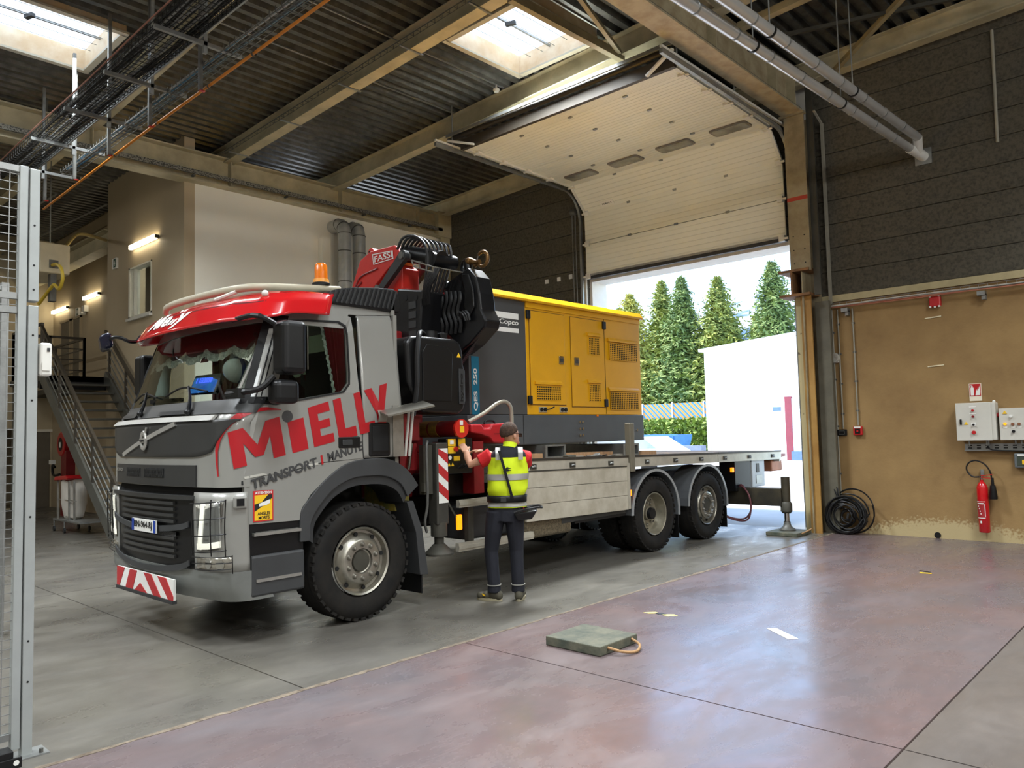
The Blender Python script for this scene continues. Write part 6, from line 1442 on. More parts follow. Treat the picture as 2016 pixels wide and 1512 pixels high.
for x in (-2.76,-2.54,-2.52): B().cyl((x,12.52,1.36),(x,12.52,1.45),.012,8).build('cable_gland', M_GALV, c1)
q = B().tube([(-2.53,12.52,1.40),(-2.53,12.54,1.33),(-2.48,12.56,1.30),(-2.2,12.56,1.285),(-1.6,12.56,1.28)], .010, 6); q.build('cable', M_BLACK, c1, smooth=True)
c2 = thing('control_cabinet', 'smaller grey control cabinet with amber lamp at the right edge', 'cabinet', (-2.1,12.5,1.45))
B().box(-2.36,-1.85,12.48,12.64,1.44,1.875).build('body', M_CAB, c2, bevel=.008)
B().box(-2.365,-1.85,12.468,12.48,1.437,1.878).build('door', M_CAB, c2, bevel=.005)
B().prism([(-2.32,1.80),(-2.265,1.80),(-2.2925,1.845)], 'y', 12.46, 12.468).build('warning_triangle', M_YELLOW, c2)
for (x, z, m_) in ((-2.22,1.765,M_PAPER),(-2.295,1.66,mat('lit amber lens', (240,170,30), .3, emit=.6)),(-2.205,1.655,mat('brown lens', (130,84,60), .3)),(-2.13,1.655,mat('brown lens', (0,0,0))),(-2.20,1.555,M_BLACK)):
    B().cyl((x,12.44,z),(x,12.468,z),.02,14).build('push_button', m_, c2, smooth=True)
for x in (-2.295,-2.205,-2.13): B().box(x-.025,x+.025,12.463,12.468,1.605,1.62).build('label', M_PAPER, c2)
for x in (-2.2,-2.13,-2.06): B().cyl((x,12.55,1.38),(x,12.55,1.45),.012,8).build('cable_gland', M_GALV, c2)
ct = thing('cable_tray', 'perforated zinc tray on the wall beneath the control cabinets', 'cable tray', (-2.8,12.6,1.28))
B().box(-2.84,-1.2,12.58,12.64,1.285,1.30).box(-2.84,-1.2,12.625,12.64,1.285,1.385).build('tray', M_GALV, ct)
for k in range(14):
    for z in (1.325,1.36): B().box(-2.80+.11*k,-2.75+.11*k,12.622,12.626,z-.008,z+.008).build('slot', M_GAP, ct)
jb = thing('junction_box', 'clear lidded grey box on the wall at the right edge', 'box', (-2.1,12.6,1.05))
B().box(-2.235,-1.95,12.56,12.64,1.05,1.25).build('body', mat('grey box', (98,104,106), .4), jb, bevel=.015); B().box(-2.20,-1.98,12.553,12.562,1.08,1.22).build('window', mat('smoked lid', (60,68,60), .1), jb); B().box(-2.19,-1.98,12.548,12.554,1.215,1.24).build('label', M_PAPER, jb); B().box(-2.14,-2.05,12.546,12.554,1.10,1.16).build('label', M_YELLOW, jb)
# fire extinguisher
ex = thing('fire_extinguisher', 'tall red fire extinguisher with black horn hung on the ochre wall', 'extinguisher', (-2.64,12.55,.14))
ec = (-2.64,12.55,.14)
B().lathe([(0,.0),(.0,.062),(.012,.072),(.62,.072),(.66,.062),(.70,.035),(.715,.022),(.74,.022)], ec, 'z', 26).build('cylinder', mat('extinguisher red', (186,16,24), .22, var=.05, coat=.4), ex, smooth=True)
B().cyl((-2.64,12.55,.87),(-2.64,12.55,.93),.02,12).build('valve', M_CHROME, ex, smooth=True)
q = B(); q.bar((-2.64,12.53,.935),(-2.50,12.51,.955),.02,.012); q.bar((-2.64,12.53,.91),(-2.52,12.51,.905),.02,.010); q.build('lever', M_RED, ex)
B().box(-2.66,-2.62,12.60,12.64,.94,1.02).build('wall_hook', M_GALV, ex)
q = B().tube([(-2.66,12.53,.92),(-2.74,12.52,.92),(-2.80,12.52,.98),(-2.815,12.52,1.05),(-2.78,12.52,1.12),(-2.70,12.52,1.15),(-2.60,12.52,1.11),(-2.53,12.52,1.01),(-2.51,12.52,.90)], .011, 8); q.build('hose', M_BLACK, ex, smooth=True)
B().lathe([(0,.0),(0,.017),(-.10,.02),(-.11,.035),(-.28,.055),(-.30,.05)], (-2.505,12.53,.91), 'z', 16).build('horn', M_BLK2, ex, smooth=True)
q = B().lathe([(.20,.0732),(.42,.0732)], ec, 'z', 20, math.radians(200), math.radians(300)); lb_ = q.build('label', mat('dull red label', (160,40,44), .4), ex, smooth=True)
for (z0, z1, a0, a1) in ((.43,.438,205,300),(.40,.415,215,285),(.20,.21,210,295),(.22,.40,292,299),(.24,.30,206,212)):
    B().lathe([(z0,.0742),(z1,.0742)], ec, 'z', 14, math.radians(a0), math.radians(a1)).build('white_mark', M_PAPER, ex, smooth=True)
for k in range(4): B().lathe([(.36-.035*k,.0742),(.378-.035*k,.0742)], ec, 'z', 4, math.radians(225+8*k), math.radians(236+8*k)).build('white_mark', M_PAPER, ex)
B().lathe([(.13,.0742),(.165,.0742)], ec, 'z', 4, math.radians(242), math.radians(258)).build('white_mark', M_PAPER, ex)
# cable coil in the corner
cc = thing('cable_coil', 'coil of black cable leaning in the corner beside the gate column', 'cable', (-4.45,12.4,0))
rnd = random.Random(5); pts = []
for i in range(12*20):
    a = 2*math.pi*i/20; k = i//20; j1 = math.sin(a*.37+k)*.02
    R_c = .30-.012*(k % 5)+.015*math.sin(k*2.1); cx = -4.45+.03*math.sin(k*1.3); tl = .10+.02*math.sin(k*1.7)
    z = max(.016, R_c*.98+.012*(k % 3)+R_c*math.sin(a)*.96)
    pts.append((cx+R_c*math.cos(a)+j1*.4, 12.42+(k-6)*.013+z*tl*.5+j1, z))
B().tube([(p[0]-.06, p[1], p[2]) for p in pts], .013, 6).build('coil', M_BLACK, cc, smooth=True)
pts = []
for i in range(9*18):
    a = 2*math.pi*i/18; k = i//18; R_c = .255-.024*k+.03*math.sin(k*1.9); z = .285+.02*math.sin(k*2.3)+R_c*math.sin(a); pts.append((-4.50+.04*math.sin(k*1.1)+R_c*math.cos(a), 12.40+(k-4)*.012+.04*math.sin(a+k), max(.02, z)))
B().tube(pts, .012, 6).build('inner_coil', M_BLACK, cc, smooth=True)
pts = [(-4.40+.33*math.cos(a), 12.40+.10*math.sin(a*.5), max(.014,.36+.34*math.sin(a))) for a in [2*math.pi*k/40 for k in range(43)]]
B().tube(pts, .012, 6).build('loose_loop', M_BLACK, cc, smooth=True)
B().tube([(-4.74,12.5,1.0),(-4.73,12.47,.85),(-4.66,12.43,.68),(-4.6,12.4,.55),(-4.55,12.4,.4)], .014, 6).build('loose_end', M_BLACK, cc, smooth=True)
B().tube([(-4.70,12.5,.85),(-4.62,12.43,.72),(-4.58,12.4,.5)], .014, 6).build('loose_end', M_BLACK, cc, smooth=True)
B().cyl((-4.46,12.36,.25),(-4.44,12.36,.33),.018,8).build('plug', M_DKGREY, cc)
one('wall_rod', B().cyl((-2.17,12.60,7.3),(-2.19,12.60,5.66),.022,10), mat('pale rod', (150,146,132), .5), 'pale rod hanging down the dark wall from the purlin', 'rod', smooth=True)
cdt = thing('conduit', 'tall white cable conduit down the dark wall beside the gate column', 'conduit', (-4.62,12.56,3.65))
B().box(-4.64,-4.60,12.54,12.60,3.65,6.65).build('run', mat('grey conduit', (0,0,0)), cdt); B().bar((-4.62,12.56,6.65),(-4.64,12.3,6.80),.03,.03).build('top_run', mat('grey conduit', (0,0,0)), cdt)
one('edge_panel', B().prism([(-2.02,0),(-1.85,0),(-1.80,.36),(-1.86,.36)], 'y', 11.6, 11.64), mat('pale grey board', (160,160,154), .5), 'pale grey board end standing at the right edge of the floor', 'board')

# ================================================================== FLOOR ITEMS
def pad(x0, x1, y0, y1, t_, lb, hx, rot=0):
    p = thing('outrigger_pad', lb, 'pad', ((x0+x1)/2,(y0+y1)/2,0), 'outrigger pads')
    B().box(x0,x1,y0,y1,.002,t_).build('plate', mat('stained green grey pad', (98,96,80), .75, rgb2=(62,68,58), scale=7, bump=.3), p, bevel=.008)
    q = B().tube(hx, .011, 8); q.build('rope_handle', mat('tan rope', (150,116,78), .8), p, smooth=True); return p
pad(-4.12,-3.58,4.74,5.24,.075,'stained green grey outrigger pad with rope handle on the pink floor', [(-3.58,4.84,.05),(-3.47,4.88,.03),(-3.43,5.0,.014),(-3.48,5.12,.03),(-3.58,5.16,.05)])
pad(-5.46,-4.96,11.62,12.16,.06,'outrigger pad under the rear jack foot by the gate column', [(-4.96,11.8,.04),(-4.87,11.85,.09),(-4.86,11.95,.11),(-4.96,12.05,.04)])
M_TAPE = mat('yellow tape scrap', (214,204,120), .6, var=.15)
for i, (pts, lb, m_) in enumerate((
    ([(-4.12,6.14),(-4.06,6.13),(-3.98,6.20),(-4.04,6.22)],'pale yellow tape scrap beside the dark one near the pad',M_TAPE),([(-4.02,6.18),(-3.95,6.15),(-3.90,6.20),(-3.98,6.23)],'dark tape scrap between two yellow ones',M_DKGREY),([(-3.94,6.17),(-3.86,6.14),(-3.80,6.22),(-3.86,6.24)],'pale tape scrap pointing to the gateway',M_TAPE),
    ([(-2.98,6.28),(-2.70,6.06),(-2.64,6.12),(-2.92,6.33)],'long white tape scrap in the middle of the pink floor',M_PAPER),
    ([(-2.70,9.6),(-2.58,9.62),(-2.58,9.66),(-2.70,9.66)],'yellow tape scrap before the ochre wall',M_YELLOW),([(-2.74,9.74),(-2.62,9.70),(-2.61,9.73),(-2.73,9.78)],'dark tape scrap before the ochre wall',M_INK))):
    one('tape_scrap', B().prism(pts, 'z', .001, .003), m_, lb, 'tape', 'tape scraps on the floor')

# ================================================================== FENCE AND POST
fp = thing('fence', 'galvanised mesh fence with tall post at the left edge', 'fence', (-4.96,1.3,0))
B().box(-4.995,-4.925,1.293,1.345,.0,2.49).build('post', M_ZINC, fp, bevel=.004)
B().box(-4.995,-4.925,1.293,1.345,2.515,3.28).build('post_extension', M_ZINC, fp, bevel=.004)
B().box(-4.985,-4.935,1.245,1.288,.05,3.29).build('panel_stile', M_ZINC, fp, bevel=.003)
for z in (2.95,2.72,2.58,2.32,1.95,1.30,.62,.4): B().cyl((-4.926,1.318,z),(-4.9235,1.318,z),.006,8).build('bolt_hole', M_GAP, fp)
B().box(-5.03,-4.88,1.26,1.42,0,.008).build('foot_plate', M_GALV, fp); B().cyl((-4.91,1.385,.008),(-4.91,1.385,.03),.012,6).build('anchor_bolt', M_GALVD, fp)
for z in (3.27,2.54,2.46,.12): B().box(-4.975,-4.945,-1.2,1.245,z-.018,z+.018).build('rail', M_GALV, fp)
q = B()
for k in range(64): z = .14+.05*k; q.box(-4.962,-4.958,-1.2,1.245,z-.002,z+.002)
for k in range(49): y = -1.2+.05*k; q.box(-4.958,-4.954,y-.002,y+.002,.12,3.27)
o = q.build('wire_mesh', M_GALV, fp); o['kind'] = 'stuff'
f2 = thing('fence', 'second mesh fence panel seen through the first at the left edge', 'fence', (-8.2,1.8,0))
for y in (1.96,-.6): B().box(-8.23,-8.17,y-.03,y+.03,0,3.2).build('post', M_GALV, f2)
for z in (3.15,2.5,2.4,.12): B().box(-8.215,-8.185,-.6,1.96,z-.018,z+.018).build('rail', M_GALV, f2)
q = B()
for k in range(31): z = .15+.10*k; q.box(-8.203,-8.197,-.6,1.96,z-.003,z+.003)
for k in range(26): y = -.6+.1*k; q.box(-8.197,-8.191,y-.003,y+.003,.12,3.15)
o = q.build('wire_mesh', M_GALV, f2); o['kind'] = 'stuff'
bx_ = thing('socket_box', 'white wall box clipped to the fence post', 'box', (-4.93,1.39,2.1))
B().box(-4.965,-4.905,1.35,1.412,2.09,2.28).build('case', mat('white plastic', (214,212,204), .45), bx_, bevel=.012); B().box(-4.903,-4.9,1.36,1.40,2.12,2.17).build('flap', M_WHITE, bx_)
B().box(-4.904,-4.901,1.385,1.40,2.23,2.25).build('slot', M_DKGREY, bx_)
br = thing('hinge_bracket', 'black perforated steel bracket lying at the foot of the fence', 'bracket', (-4.85,1.2,0))
q = B().prism([(1.10,.0),(1.262,.0),(1.262,.055),(1.10,.055)], 'x', -4.80, -4.79); q.build('flange', M_BLACK, br, bevel=.003); B().cyl((-4.789,1.235,.03),(-4.7885,1.235,.03),.014,12).build('hole', M_PAPER, br)
B().box(-4.90,-4.80,1.05,1.225,.03,.09).build('channel', M_BLACK, br, bevel=.004)

# ================================================================== STAIRS, RECESS, LAMPS
M_STR = mat('grey painted steel', (92,92,86), .45, .3, var=.15)
M_RAIL = mat('brown grey rail', (74,68,60), .4, .4, var=.15)
sx0, sz0, sx1, sz1 = -13.35, 0.0, -17.42, 3.10
st_ = thing('staircase', 'steel staircase with open treads and railings behind the truck', 'stairs', (-15.4,5.4,0))
def sp(t_, y, dz=0): return (sx0+(sx1-sx0)*t_, y, sz0+(sz1-sz0)*t_+dz)
for y in (4.82,6.02): B().bar(sp(0,y,.02), sp(1,y,.02), .05, .24).build('stringer', M_STR, st_)
NT = 17
for k in range(1, NT):
    x, _, z = sp(k/NT, 0); B().box(x-.13,x+.13,4.85,5.99,z-.035,z).build('tread', M_DKSTEEL, st_)
for y in (4.82,6.02):
    B().bar(sp(0,y,.98), sp(1,y,.98), .05, .06).build('handrail', M_RAIL, st_)
    for k in range(5):
        x, _, z = sp(.06+.22*k, y); B().box(x-.025,x+.025,y-.02,y+.02,z,z+.97).build('baluster', M_RAIL, st_)
    for j in range(4):
        B().bar(sp(.03,y,.28+.17*j), sp(.97,y,.28+.17*j), .016, .016).build('mid_rail', M_GALV, st_)
pf = thing('landing', 'dark steel landing at the top of the stairs', 'platform', (-19,5.8,3.02))
B().box(-19.55,-17.42,4.8,6.84,2.98,3.10).box(-23.74,-19.55,6.15,6.84,2.98,3.10).build('deck', M_DKSTEEL, pf)
B().box(-17.47,-17.42,4.8,6.05,2.82,3.10).build('edge_beam', M_BLACK, pf)
def railing(p0, p1):
    p0, p1 = Vector(p0), Vector(p1)
    B().bar(p0+Vector((0,0,1.05)), p1+Vector((0,0,1.05)), .05, .05).build('top_rail', M_RAIL, pf)
    for z in (.3,.55,.8): B().bar(p0+Vector((0,0,z)), p1+Vector((0,0,z)), .025, .025).build('mid_rail', M_RAIL, pf)
    for t_ in (0,.5,1): c = p0+(p1-p0)*t_; B().box(c.x-.025,c.x+.025,c.y-.025,c.y+.025,3.10,4.17).build('post', M_RAIL, pf)
railing((-19.5,4.85,3.10),(-19.5,6.28,3.10)); railing((-19.5,6.28,3.10),(-23.6,6.28,3.10)); railing((-19.5,4.85,3.10),(-17.5,4.85,3.10))
for x in (-19.5,): B().box(x-.05,x+.05,4.85,4.95,0,2.98).build('leg', M_STR, pf)
def wall_lamp(x0, x1, y, z, lb):
    l = thing('wall_lamp', lb, 'lamp', ((x0+x1)/2,y,z), 'tube wall lamps')
    B().box(x0,x1,y-.10,y-.03,z-.04,z+.04).build('tube', mat('lit lamp tube', (255,240,205), .4, emit=9, var=.01), l)
    B().box(x0,x1,y-.03,y,z-.03,z+.03).build('back_plate', M_DKSTEEL, l); B().box(x1,x1+.05,y-.09,y-.02,z-.03,z+.03).build('end_cap', M_DKSTEEL, l)
wall_lamp(-16.19,-14.95,6.12,5.66,'lit tube lamp above the high office window')
wall_lamp(-21.15,-20.15,6.85,5.38,'lit tube lamp in the stair recess, right one')
wall_lamp(-23.6,-22.45,6.85,5.33,'lit tube lamp in the stair recess, left one')
def exit_sign(x, y, z, lb):
    s = thing('exit_sign', lb, 'sign', (x,y,z), 'exit signs')
    B().box(x-.11,x+.11,y-.05,y,z-.11,z+.11).build('case', M_PAPER, s); B().box(x-.02,x+.10,y-.054,y-.05,z-.09,z+.09).build('green_field', mat('dark green', (20,70,48), .4), s)
    B().prism([(x-.0,z-.02),(x+.03,z-.02),(x+.03,z-.06),(x+.05,z-.06),(x+.05,z-.02),(x+.08,z-.02),(x+.04,z+.06)], 'y', y-.058, y-.054).build('arrow', M_PAPER, s)
exit_sign(-17.12,6.12,5.5,'small green exit sign on the putty office wall'); exit_sign(-21.7,6.85,5.11,'small green exit sign over the landing doors')
one('camera_box', B().box(-21.2,-21.0,6.75,6.85,5.04,5.2).cyl((-21.1,6.7,5.0),(-21.1,6.8,5.0),.04), M_WHITE, 'small white sensor box beside the landing exit sign', 'sensor')
for n_, (x0, x1, lb) in enumerate(((-22.95,-22.28,'grey door on the landing, left one'),(-22.0,-21.5,'grey door on the landing, right one'))):
    d = thing('door_%d' % (n_+2), lb, 'door', ((x0+x1)/2,6.85,3.1), kind='structure')
    B().box(x0,x1,6.82,6.86,3.10,4.95).build('leaf', mat('grey door leaf', (112,104,90), .6), d); q = B(); q.box(x0-.06,x0,6.80,6.86,3.1,5.0); q.box(x1,x1+.06,6.80,6.86,3.1,5.0); q.box(x0-.06,x1+.06,6.80,6.86,4.95,5.01); q.build('frame', M_OFFG, d); B().cyl((x1-.06,6.78,4.1),(x1-.06,6.82,4.1),.02).build('handle', M_GALV, d)
d = thing('door_4', 'grey door in the end wall beside the passage', 'door', (-23.7,6.6,0), kind='structure')
B().box(-23.76,-23.73,6.42,6.80,0,2.05).build('leaf', mat('grey door leaf', (0,0,0)), d); q = B(); q.box(-23.76,-23.70,6.36,6.42,0,2.12); q.box(-23.76,-23.70,6.42,6.85,2.05,2.12); q.build('frame', M_OFFW, d)
# hose reel and trolley under the stairs
hr_ = thing('hose_reel', 'red fire hose reel behind the waste trolley', 'hose reel', (-20.6,6.2,0))
B().lathe([(-.07,.001),(-.07,.27),(-.05,.30),(-.03,.27),(.03,.27),(.05,.30),(.07,.27),(.07,.001)], (-20.6,6.2,1.70), 'y', 30).build('reel', M_RED, hr_, smooth=False)
B().lathe([(-.075,.001),(-.075,.16)], (-20.6,6.2,1.70), 'y', 20).build('hub', M_BLACK, hr_); B().box(-20.64,-20.55,6.115,6.122,1.62,1.75).build('label', M_PAPER, hr_)
B().box(-20.62,-20.25,6.15,6.35,.0,1.55).build('stand', mat('dark red cabinet', (120,18,24), .45), hr_); q = B().tube([(-20.9,6.1,1.15),(-21.05,6.1,1.2),(-21.05,6.1,1.0),(-20.9,6.1,.95),(-20.6,6.12,.98)], .03, 8); q.build('nozzle_hose', M_BLACK, hr_); B().box(-21.18,-21.0,6.05,6.15,1.22,1.32).build('bracket', M_PAPER, hr_)
tl = thing('waste_trolley', 'wheeled sack trolley with red lid and white bag under the stairs', 'trolley', (-16.6,5.05,0))
for (x, y) in ((-17.05,4.98),(-16.45,4.98),(-16.45,5.42),(-17.05,5.42)):
    B().cyl((x,y-.015,.05),(x,y+.015,.05),.05,14).build('castor', M_DKGREY, tl); B().cyl((x,y,.08),(x,y,.22),.012).build('castor_stem', M_GALV, tl)
B().box(-17.1,-15.6,4.97,5.45,.22,.25).build('base_frame', M_GALV, tl)
for (x, y) in ((-16.9,5.0),(-16.25,5.0),(-16.15,5.06)): B().bar((x,y,.2),(x-.03,y,1.0),.03,.03).build('upright', M_ALU, tl)
B().box(-16.9,-15.9,5.0,5.02,.62,.635).build('cross_rail', M_ALU, tl)
q = B(); q.lathe([(.25,.12),(.30,.20),(.55,.26),(.85,.27),(1.0,.27)], (0,0,0), 'z', 28); q.xf(lambda p: Vector((-16.62+p.x*1.25+.012*math.sin(p.z*30+p.y*20), 5.2+p.y*.8, p.z+.02*math.sin(p.x*30)))); q.build('sack', mat('white sack', (206,200,190), .8, var=.08, bump=.4, bscale=9), tl, smooth=True)
B().prism([(-17.02,.99),(-16.25,1.02),(-16.22,1.06),(-16.35,1.10),(-16.95,1.07)], 'y', 4.95, 5.45).build('lid', M_RED, tl, bevel=.015)
# heater unit with hoses under the far roof, high by the fence post
ht = thing('unit_heater', 'cream hanging unit heater with yellow gas hose', 'heater', (-16.0,4.5,4.8))
B().box(-16.9,-15.72,4.3,4.8,4.86,5.42).build('case', mat('cream heater', (206,194,164), .5), ht, bevel=.02)
B().box(-15.73,-15.70,4.45,4.6,4.95,5.1).build('grille', M_GALVD, ht)
for x in (-16.5,-15.85): B().cyl((x,4.5,5.42),(x,4.5,7.3),.012,6).build('drop_rod', M_GALV, ht)
B().box(-15.95,-15.8,4.5,4.6,4.35,4.86).build('louvre', M_GALVD, ht)
q = B().tube([(-15.7,4.5,5.0),(-15.5,4.5,4.98),(-15.2,4.5,4.85),(-15.12,4.5,4.65),(-15.3,4.5,4.5),(-15.6,4.5,4.62),(-15.72,4.5,4.6),(-16.3,4.45,4.35)], .03, 8); q.build('gas_hose', mat('yellow hose', (206,176,52), .5), ht, smooth=True)
gp = one('pipe', B().tube([(-15.7,4.55,5.05),(-15.1,4.9,5.62),(-14.95,5.0,5.68),(-17.0,6.0,5.68+.6)], .001, 3), M_YELLOW, 'thin yellow gas feed', 'pipe') if False else None
gp = thing('pipe', 'shiny brass gas pipe bending up to the office wall', 'pipe', (-16,5,5.3))
B().tube([(-15.9,4.62,5.16),(-16.3,5.05,5.75),(-16.45,5.2,5.85),(-17.62,6.08,6.10)], .035, 10).build('run', mat('brass pipe', (196,176,116), .3, .7), gp, smooth=True)
for i, (y, z) in enumerate(((4.6,6.9),(5.6,6.9))):
    one('sprinkler_pipe', B().cyl((-23.74,y,z-.1),(-17.63,y+.5,z),.02,8), M_GALV, ('thin zinc pipe under the far roof, left one','thin zinc pipe under the far roof, right one')[i], 'pipe', 'far roof pipes')
one('far_beam', B().ibeam('x', -23.74,-17.65, 6.2, 5.95, 6.35, .3), M_CREAM, 'short cream beam over the stair recess', 'beam')
# ================================================================== OUTDOORS
M_YARD = mat('sunlit yard concrete', (196,192,184), .85, var=.12, scale=.6)
g_ = B().box(-140,90,12.66,42,-.3,-.005).build('ground', M_YARD); tag(g_, 'bright concrete yard outside the gate', kind='structure')
g2 = B().box(-400,300,42,500,-.5,-.02).build('ground_field', mat('meadow', (96,116,60), .95, var=.3, scale=.2)); tag(g2, 'green field beyond the yard', kind='structure')
# white building
wbx = thing('white_building', 'white corrugated building across the yard', 'building', (-15,40,0))
BW0, BW1, BY = -20.9, -5.0, 37.9
M_CORR = mat('white corrugated sheet', (232,233,232), .6, var=.03)
pts = []; x = BW0
while x < BW1: pts += [(x,BY),(x+.16,BY),(x+.20,BY+.05),(x+.36,BY+.05)]; x += .40
poly = [(a, b_) for a, b_ in pts]+[(BW1,BY+12),(BW0,BY+12)]
q = B(); n = len(poly)
def rz(p): return 5.95+.075*(p[0]-BW0) if p[0] < -13 else 5.95+.075*(7.9)-.075*(p[0]+13)
q.add([(p[0],p[1],0) for p in poly]+[(p[0],p[1],rz(p)) for p in poly], [(i,(i+1)%n,n+(i+1)%n,n+i) for i in range(n)]); q.build('walls', M_CORR, wbx)
q = B(); q.add([(BW0-.2,BY-.25,rz((BW0,0))),(-13,BY-.25,rz((-13,0))),(-13,BY+12.2,rz((-13,0))),(BW0-.2,BY+12.2,rz((BW0,0))),(BW1+.2,BY-.25,rz((BW1,0))),(BW1+.2,BY+12.2,rz((BW1,0)))], [(0,1,2,3),(1,4,5,2)]); q.build('roof', mat('pale roof', (222,224,224), .6), wbx, solid=.15)
sd_ = B().box(-16.1,-13.2,BY-.08,BY+.02,.45,3.1).build('roller_shutter', mat('pale shutter', (214,216,218), .5), wbx)
for k in range(17): B().box(-16.05,-13.2,BY-.10,BY-.07,.5+.15*k,.60+.15*k).build('slat', mat('pale shutter', (0,0,0)), sd_, bevel=.01)
B().box(-16.45,-16.1,BY-.10,BY+.02,0,3.2).build('shutter_post', mat('plum red steel', (140,60,72), .6), wbx); B().box(-16.2,-13.2,BY-.12,BY+.02,0,.45).build('blue_plinth', mat('faded blue', (96,124,164), .6), wbx)
B().box(-17.1,-16.7,BY-.05,BY,2.5,2.7).build('blue_mark', mat('faded blue', (0,0,0)), wbx); B().box(-15.2,-14.8,BY-.3,BY-.1,5.8,6.0).build('roof_lamp', mat('blue lamp', (60,110,190), .5), wbx)
# striped barrier with posts
for i in range(5):
    x0 = -35.5+2.6*i
    s = thing('barrier_panel', 'blue and orange striped barrier panel, %s from the generator' % ('first','second','third','fourth','fifth')[i], 'barrier', (x0,50,2.3), 'striped barriers')
    m_ = mat('striped netting', (220,140,60), .7)
    if 'done' not in m_:
        m_['done'] = 1; t = m_.node_tree; wv = t.nodes.new('ShaderNodeTexWave'); wv.inputs['Scale'].default_value = 1.5; wv.bands_direction = 'DIAGONAL'
        tc = t.nodes.new('ShaderNodeTexCoord'); t.links.new(tc.outputs['Object'], wv.inputs[0]); cr_ = t.nodes.new('ShaderNodeValToRGB')
        for e, (ps_, c_) in zip((cr_.color_ramp.elements[0], cr_.color_ramp.elements[1]), ((.4,(70,140,190)),(.6,(226,150,70)))): e.position = ps_; e.color = (*lin(c_),1)
        t.links.new(wv.outputs[0], cr_.inputs[0]); t.links.new(cr_.outputs[0], t.nodes['Principled BSDF'].inputs['Base Color'])
    B().box(x0,x0+2.5,49.98,50.02,2.4,3.62).build('netting', m_, s); B().box(x0+2.5,x0+2.6,49.94,50.06,0,3.7).build('post', M_WHITE, s)
def leafy(name, parent, c, rx, ry, rz_, n, size, m, seed, shape='ball', kindstuff=True):
    """many small leaf blades filling a volume, one mesh"""
    rnd = random.Random(seed); V = []; F = []
    for i in range(n):
        if shape == 'ball':
            while True:
                a = Vector((rnd.uniform(-1,1), rnd.uniform(-1,1), rnd.uniform(-1,1)))
                if .35 < a.length < 1: break
            p = Vector((c[0]+a.x*rx, c[1]+a.y*ry, c[2]+a.z*rz_))
        else:
            p = Vector((c[0]+rnd.uniform(-rx,rx), c[1]+rnd.uniform(-ry,ry), c[2]+rnd.uniform(-rz_,rz_)))
        u = Vector((rnd.gauss(0,1), rnd.gauss(0,1), rnd.gauss(0,1))).normalized(); v = u.orthogonal().normalized(); s_ = size*rnd.uniform(.6,1.4); k = len(V)
        V += [p-u*s_, p+v*s_*.6, p+u*s_, p-v*s_*.6]; F.append((k,k+1,k+2,k+3))
    o = B().add(V, F).build(name, m, parent)
    if kindstuff: o['kind'] = 'stuff'
    return o
hd = thing('hedge', 'low green hedge below the striped barrier', 'hedge', (-30,48.5,0))
leafy('foliage', hd, (-31,48.5,1.3), 6.5, .8, 1.15, 5000, .16, mat('hedge leaf', (122,142,50), .7, var=.4, scale=3), 4, 'box')
# conifers: layered drooping branches
M_NEED = [mat('conifer green', (166,170,84), .8, var=.45, scale=.9, rgb2=(104,122,62)), mat('conifer sunlit green', (206,196,104), .8, var=.4, scale=.9, rgb2=(150,154,76)), mat('conifer shaded green', (138,154,84), .8, var=.45, scale=.9, rgb2=(84,108,62))]  # sunlit yellow and shaded green are put into the needle colours
M_BARK = mat('conifer bark', (86,66,48), .9)
def conifer(x, y, h, r, m, lb, seed, spindly=False):
    t_ = thing('conifer', lb, 'tree', (x,y,0), 'conifers beyond the yard'); rnd = random.Random(seed)
    B().cyl((x,y,0),(x,y,h),r*.06,8,.02).build('trunk', M_BARK, t_)
    V = []; F = []
    nw = 54 if not spindly else 34
    for i in range(nw):
        f_ = (i+.5)/nw; z = h*(.04+.96*f_); L_ = r*min(1.0, 1.25*(1-f_)**.62)*(.85+.3*rnd.random())+.12; nb = int(9+15*(1-f_))
        for k in range(nb):
            a = 2*math.pi*(k+rnd.random())/nb; l_ = L_*rnd.uniform(.6,1.1); d = Vector((math.cos(a), math.sin(a), 0)); s_ = Vector((-d.y, d.x, 0)); droop = rnd.uniform(.15,.42)
            steps = 5
            for j in range(steps):
                q0 = (j+.4)/steps; p = Vector((x,y,z))+d*l_*q0+Vector((0,0,-droop*l_*q0*q0+rnd.uniform(-.1,.1)))
                w_ = l_*.20*(1.15-q0)+.24
                for c in range(3):
                    e = (s_*rnd.uniform(-1,1)+d*rnd.uniform(-.2,.8)+Vector((0,0,rnd.uniform(-.7,.35)))).normalized(); n_ = e.orthogonal().normalized(); b0 = p+s_*rnd.uniform(-w_,w_)*.6; kk = len(V)
                    V += [b0, b0+e*w_*.55+n_*w_*.20, b0+e*w_*1.25, b0+e*w_*.55-n_*w_*.20]; F.append((kk,kk+1,kk+2,kk+3))
    o = B().add(V, F).build('needles', m, t_); o['kind'] = 'stuff'
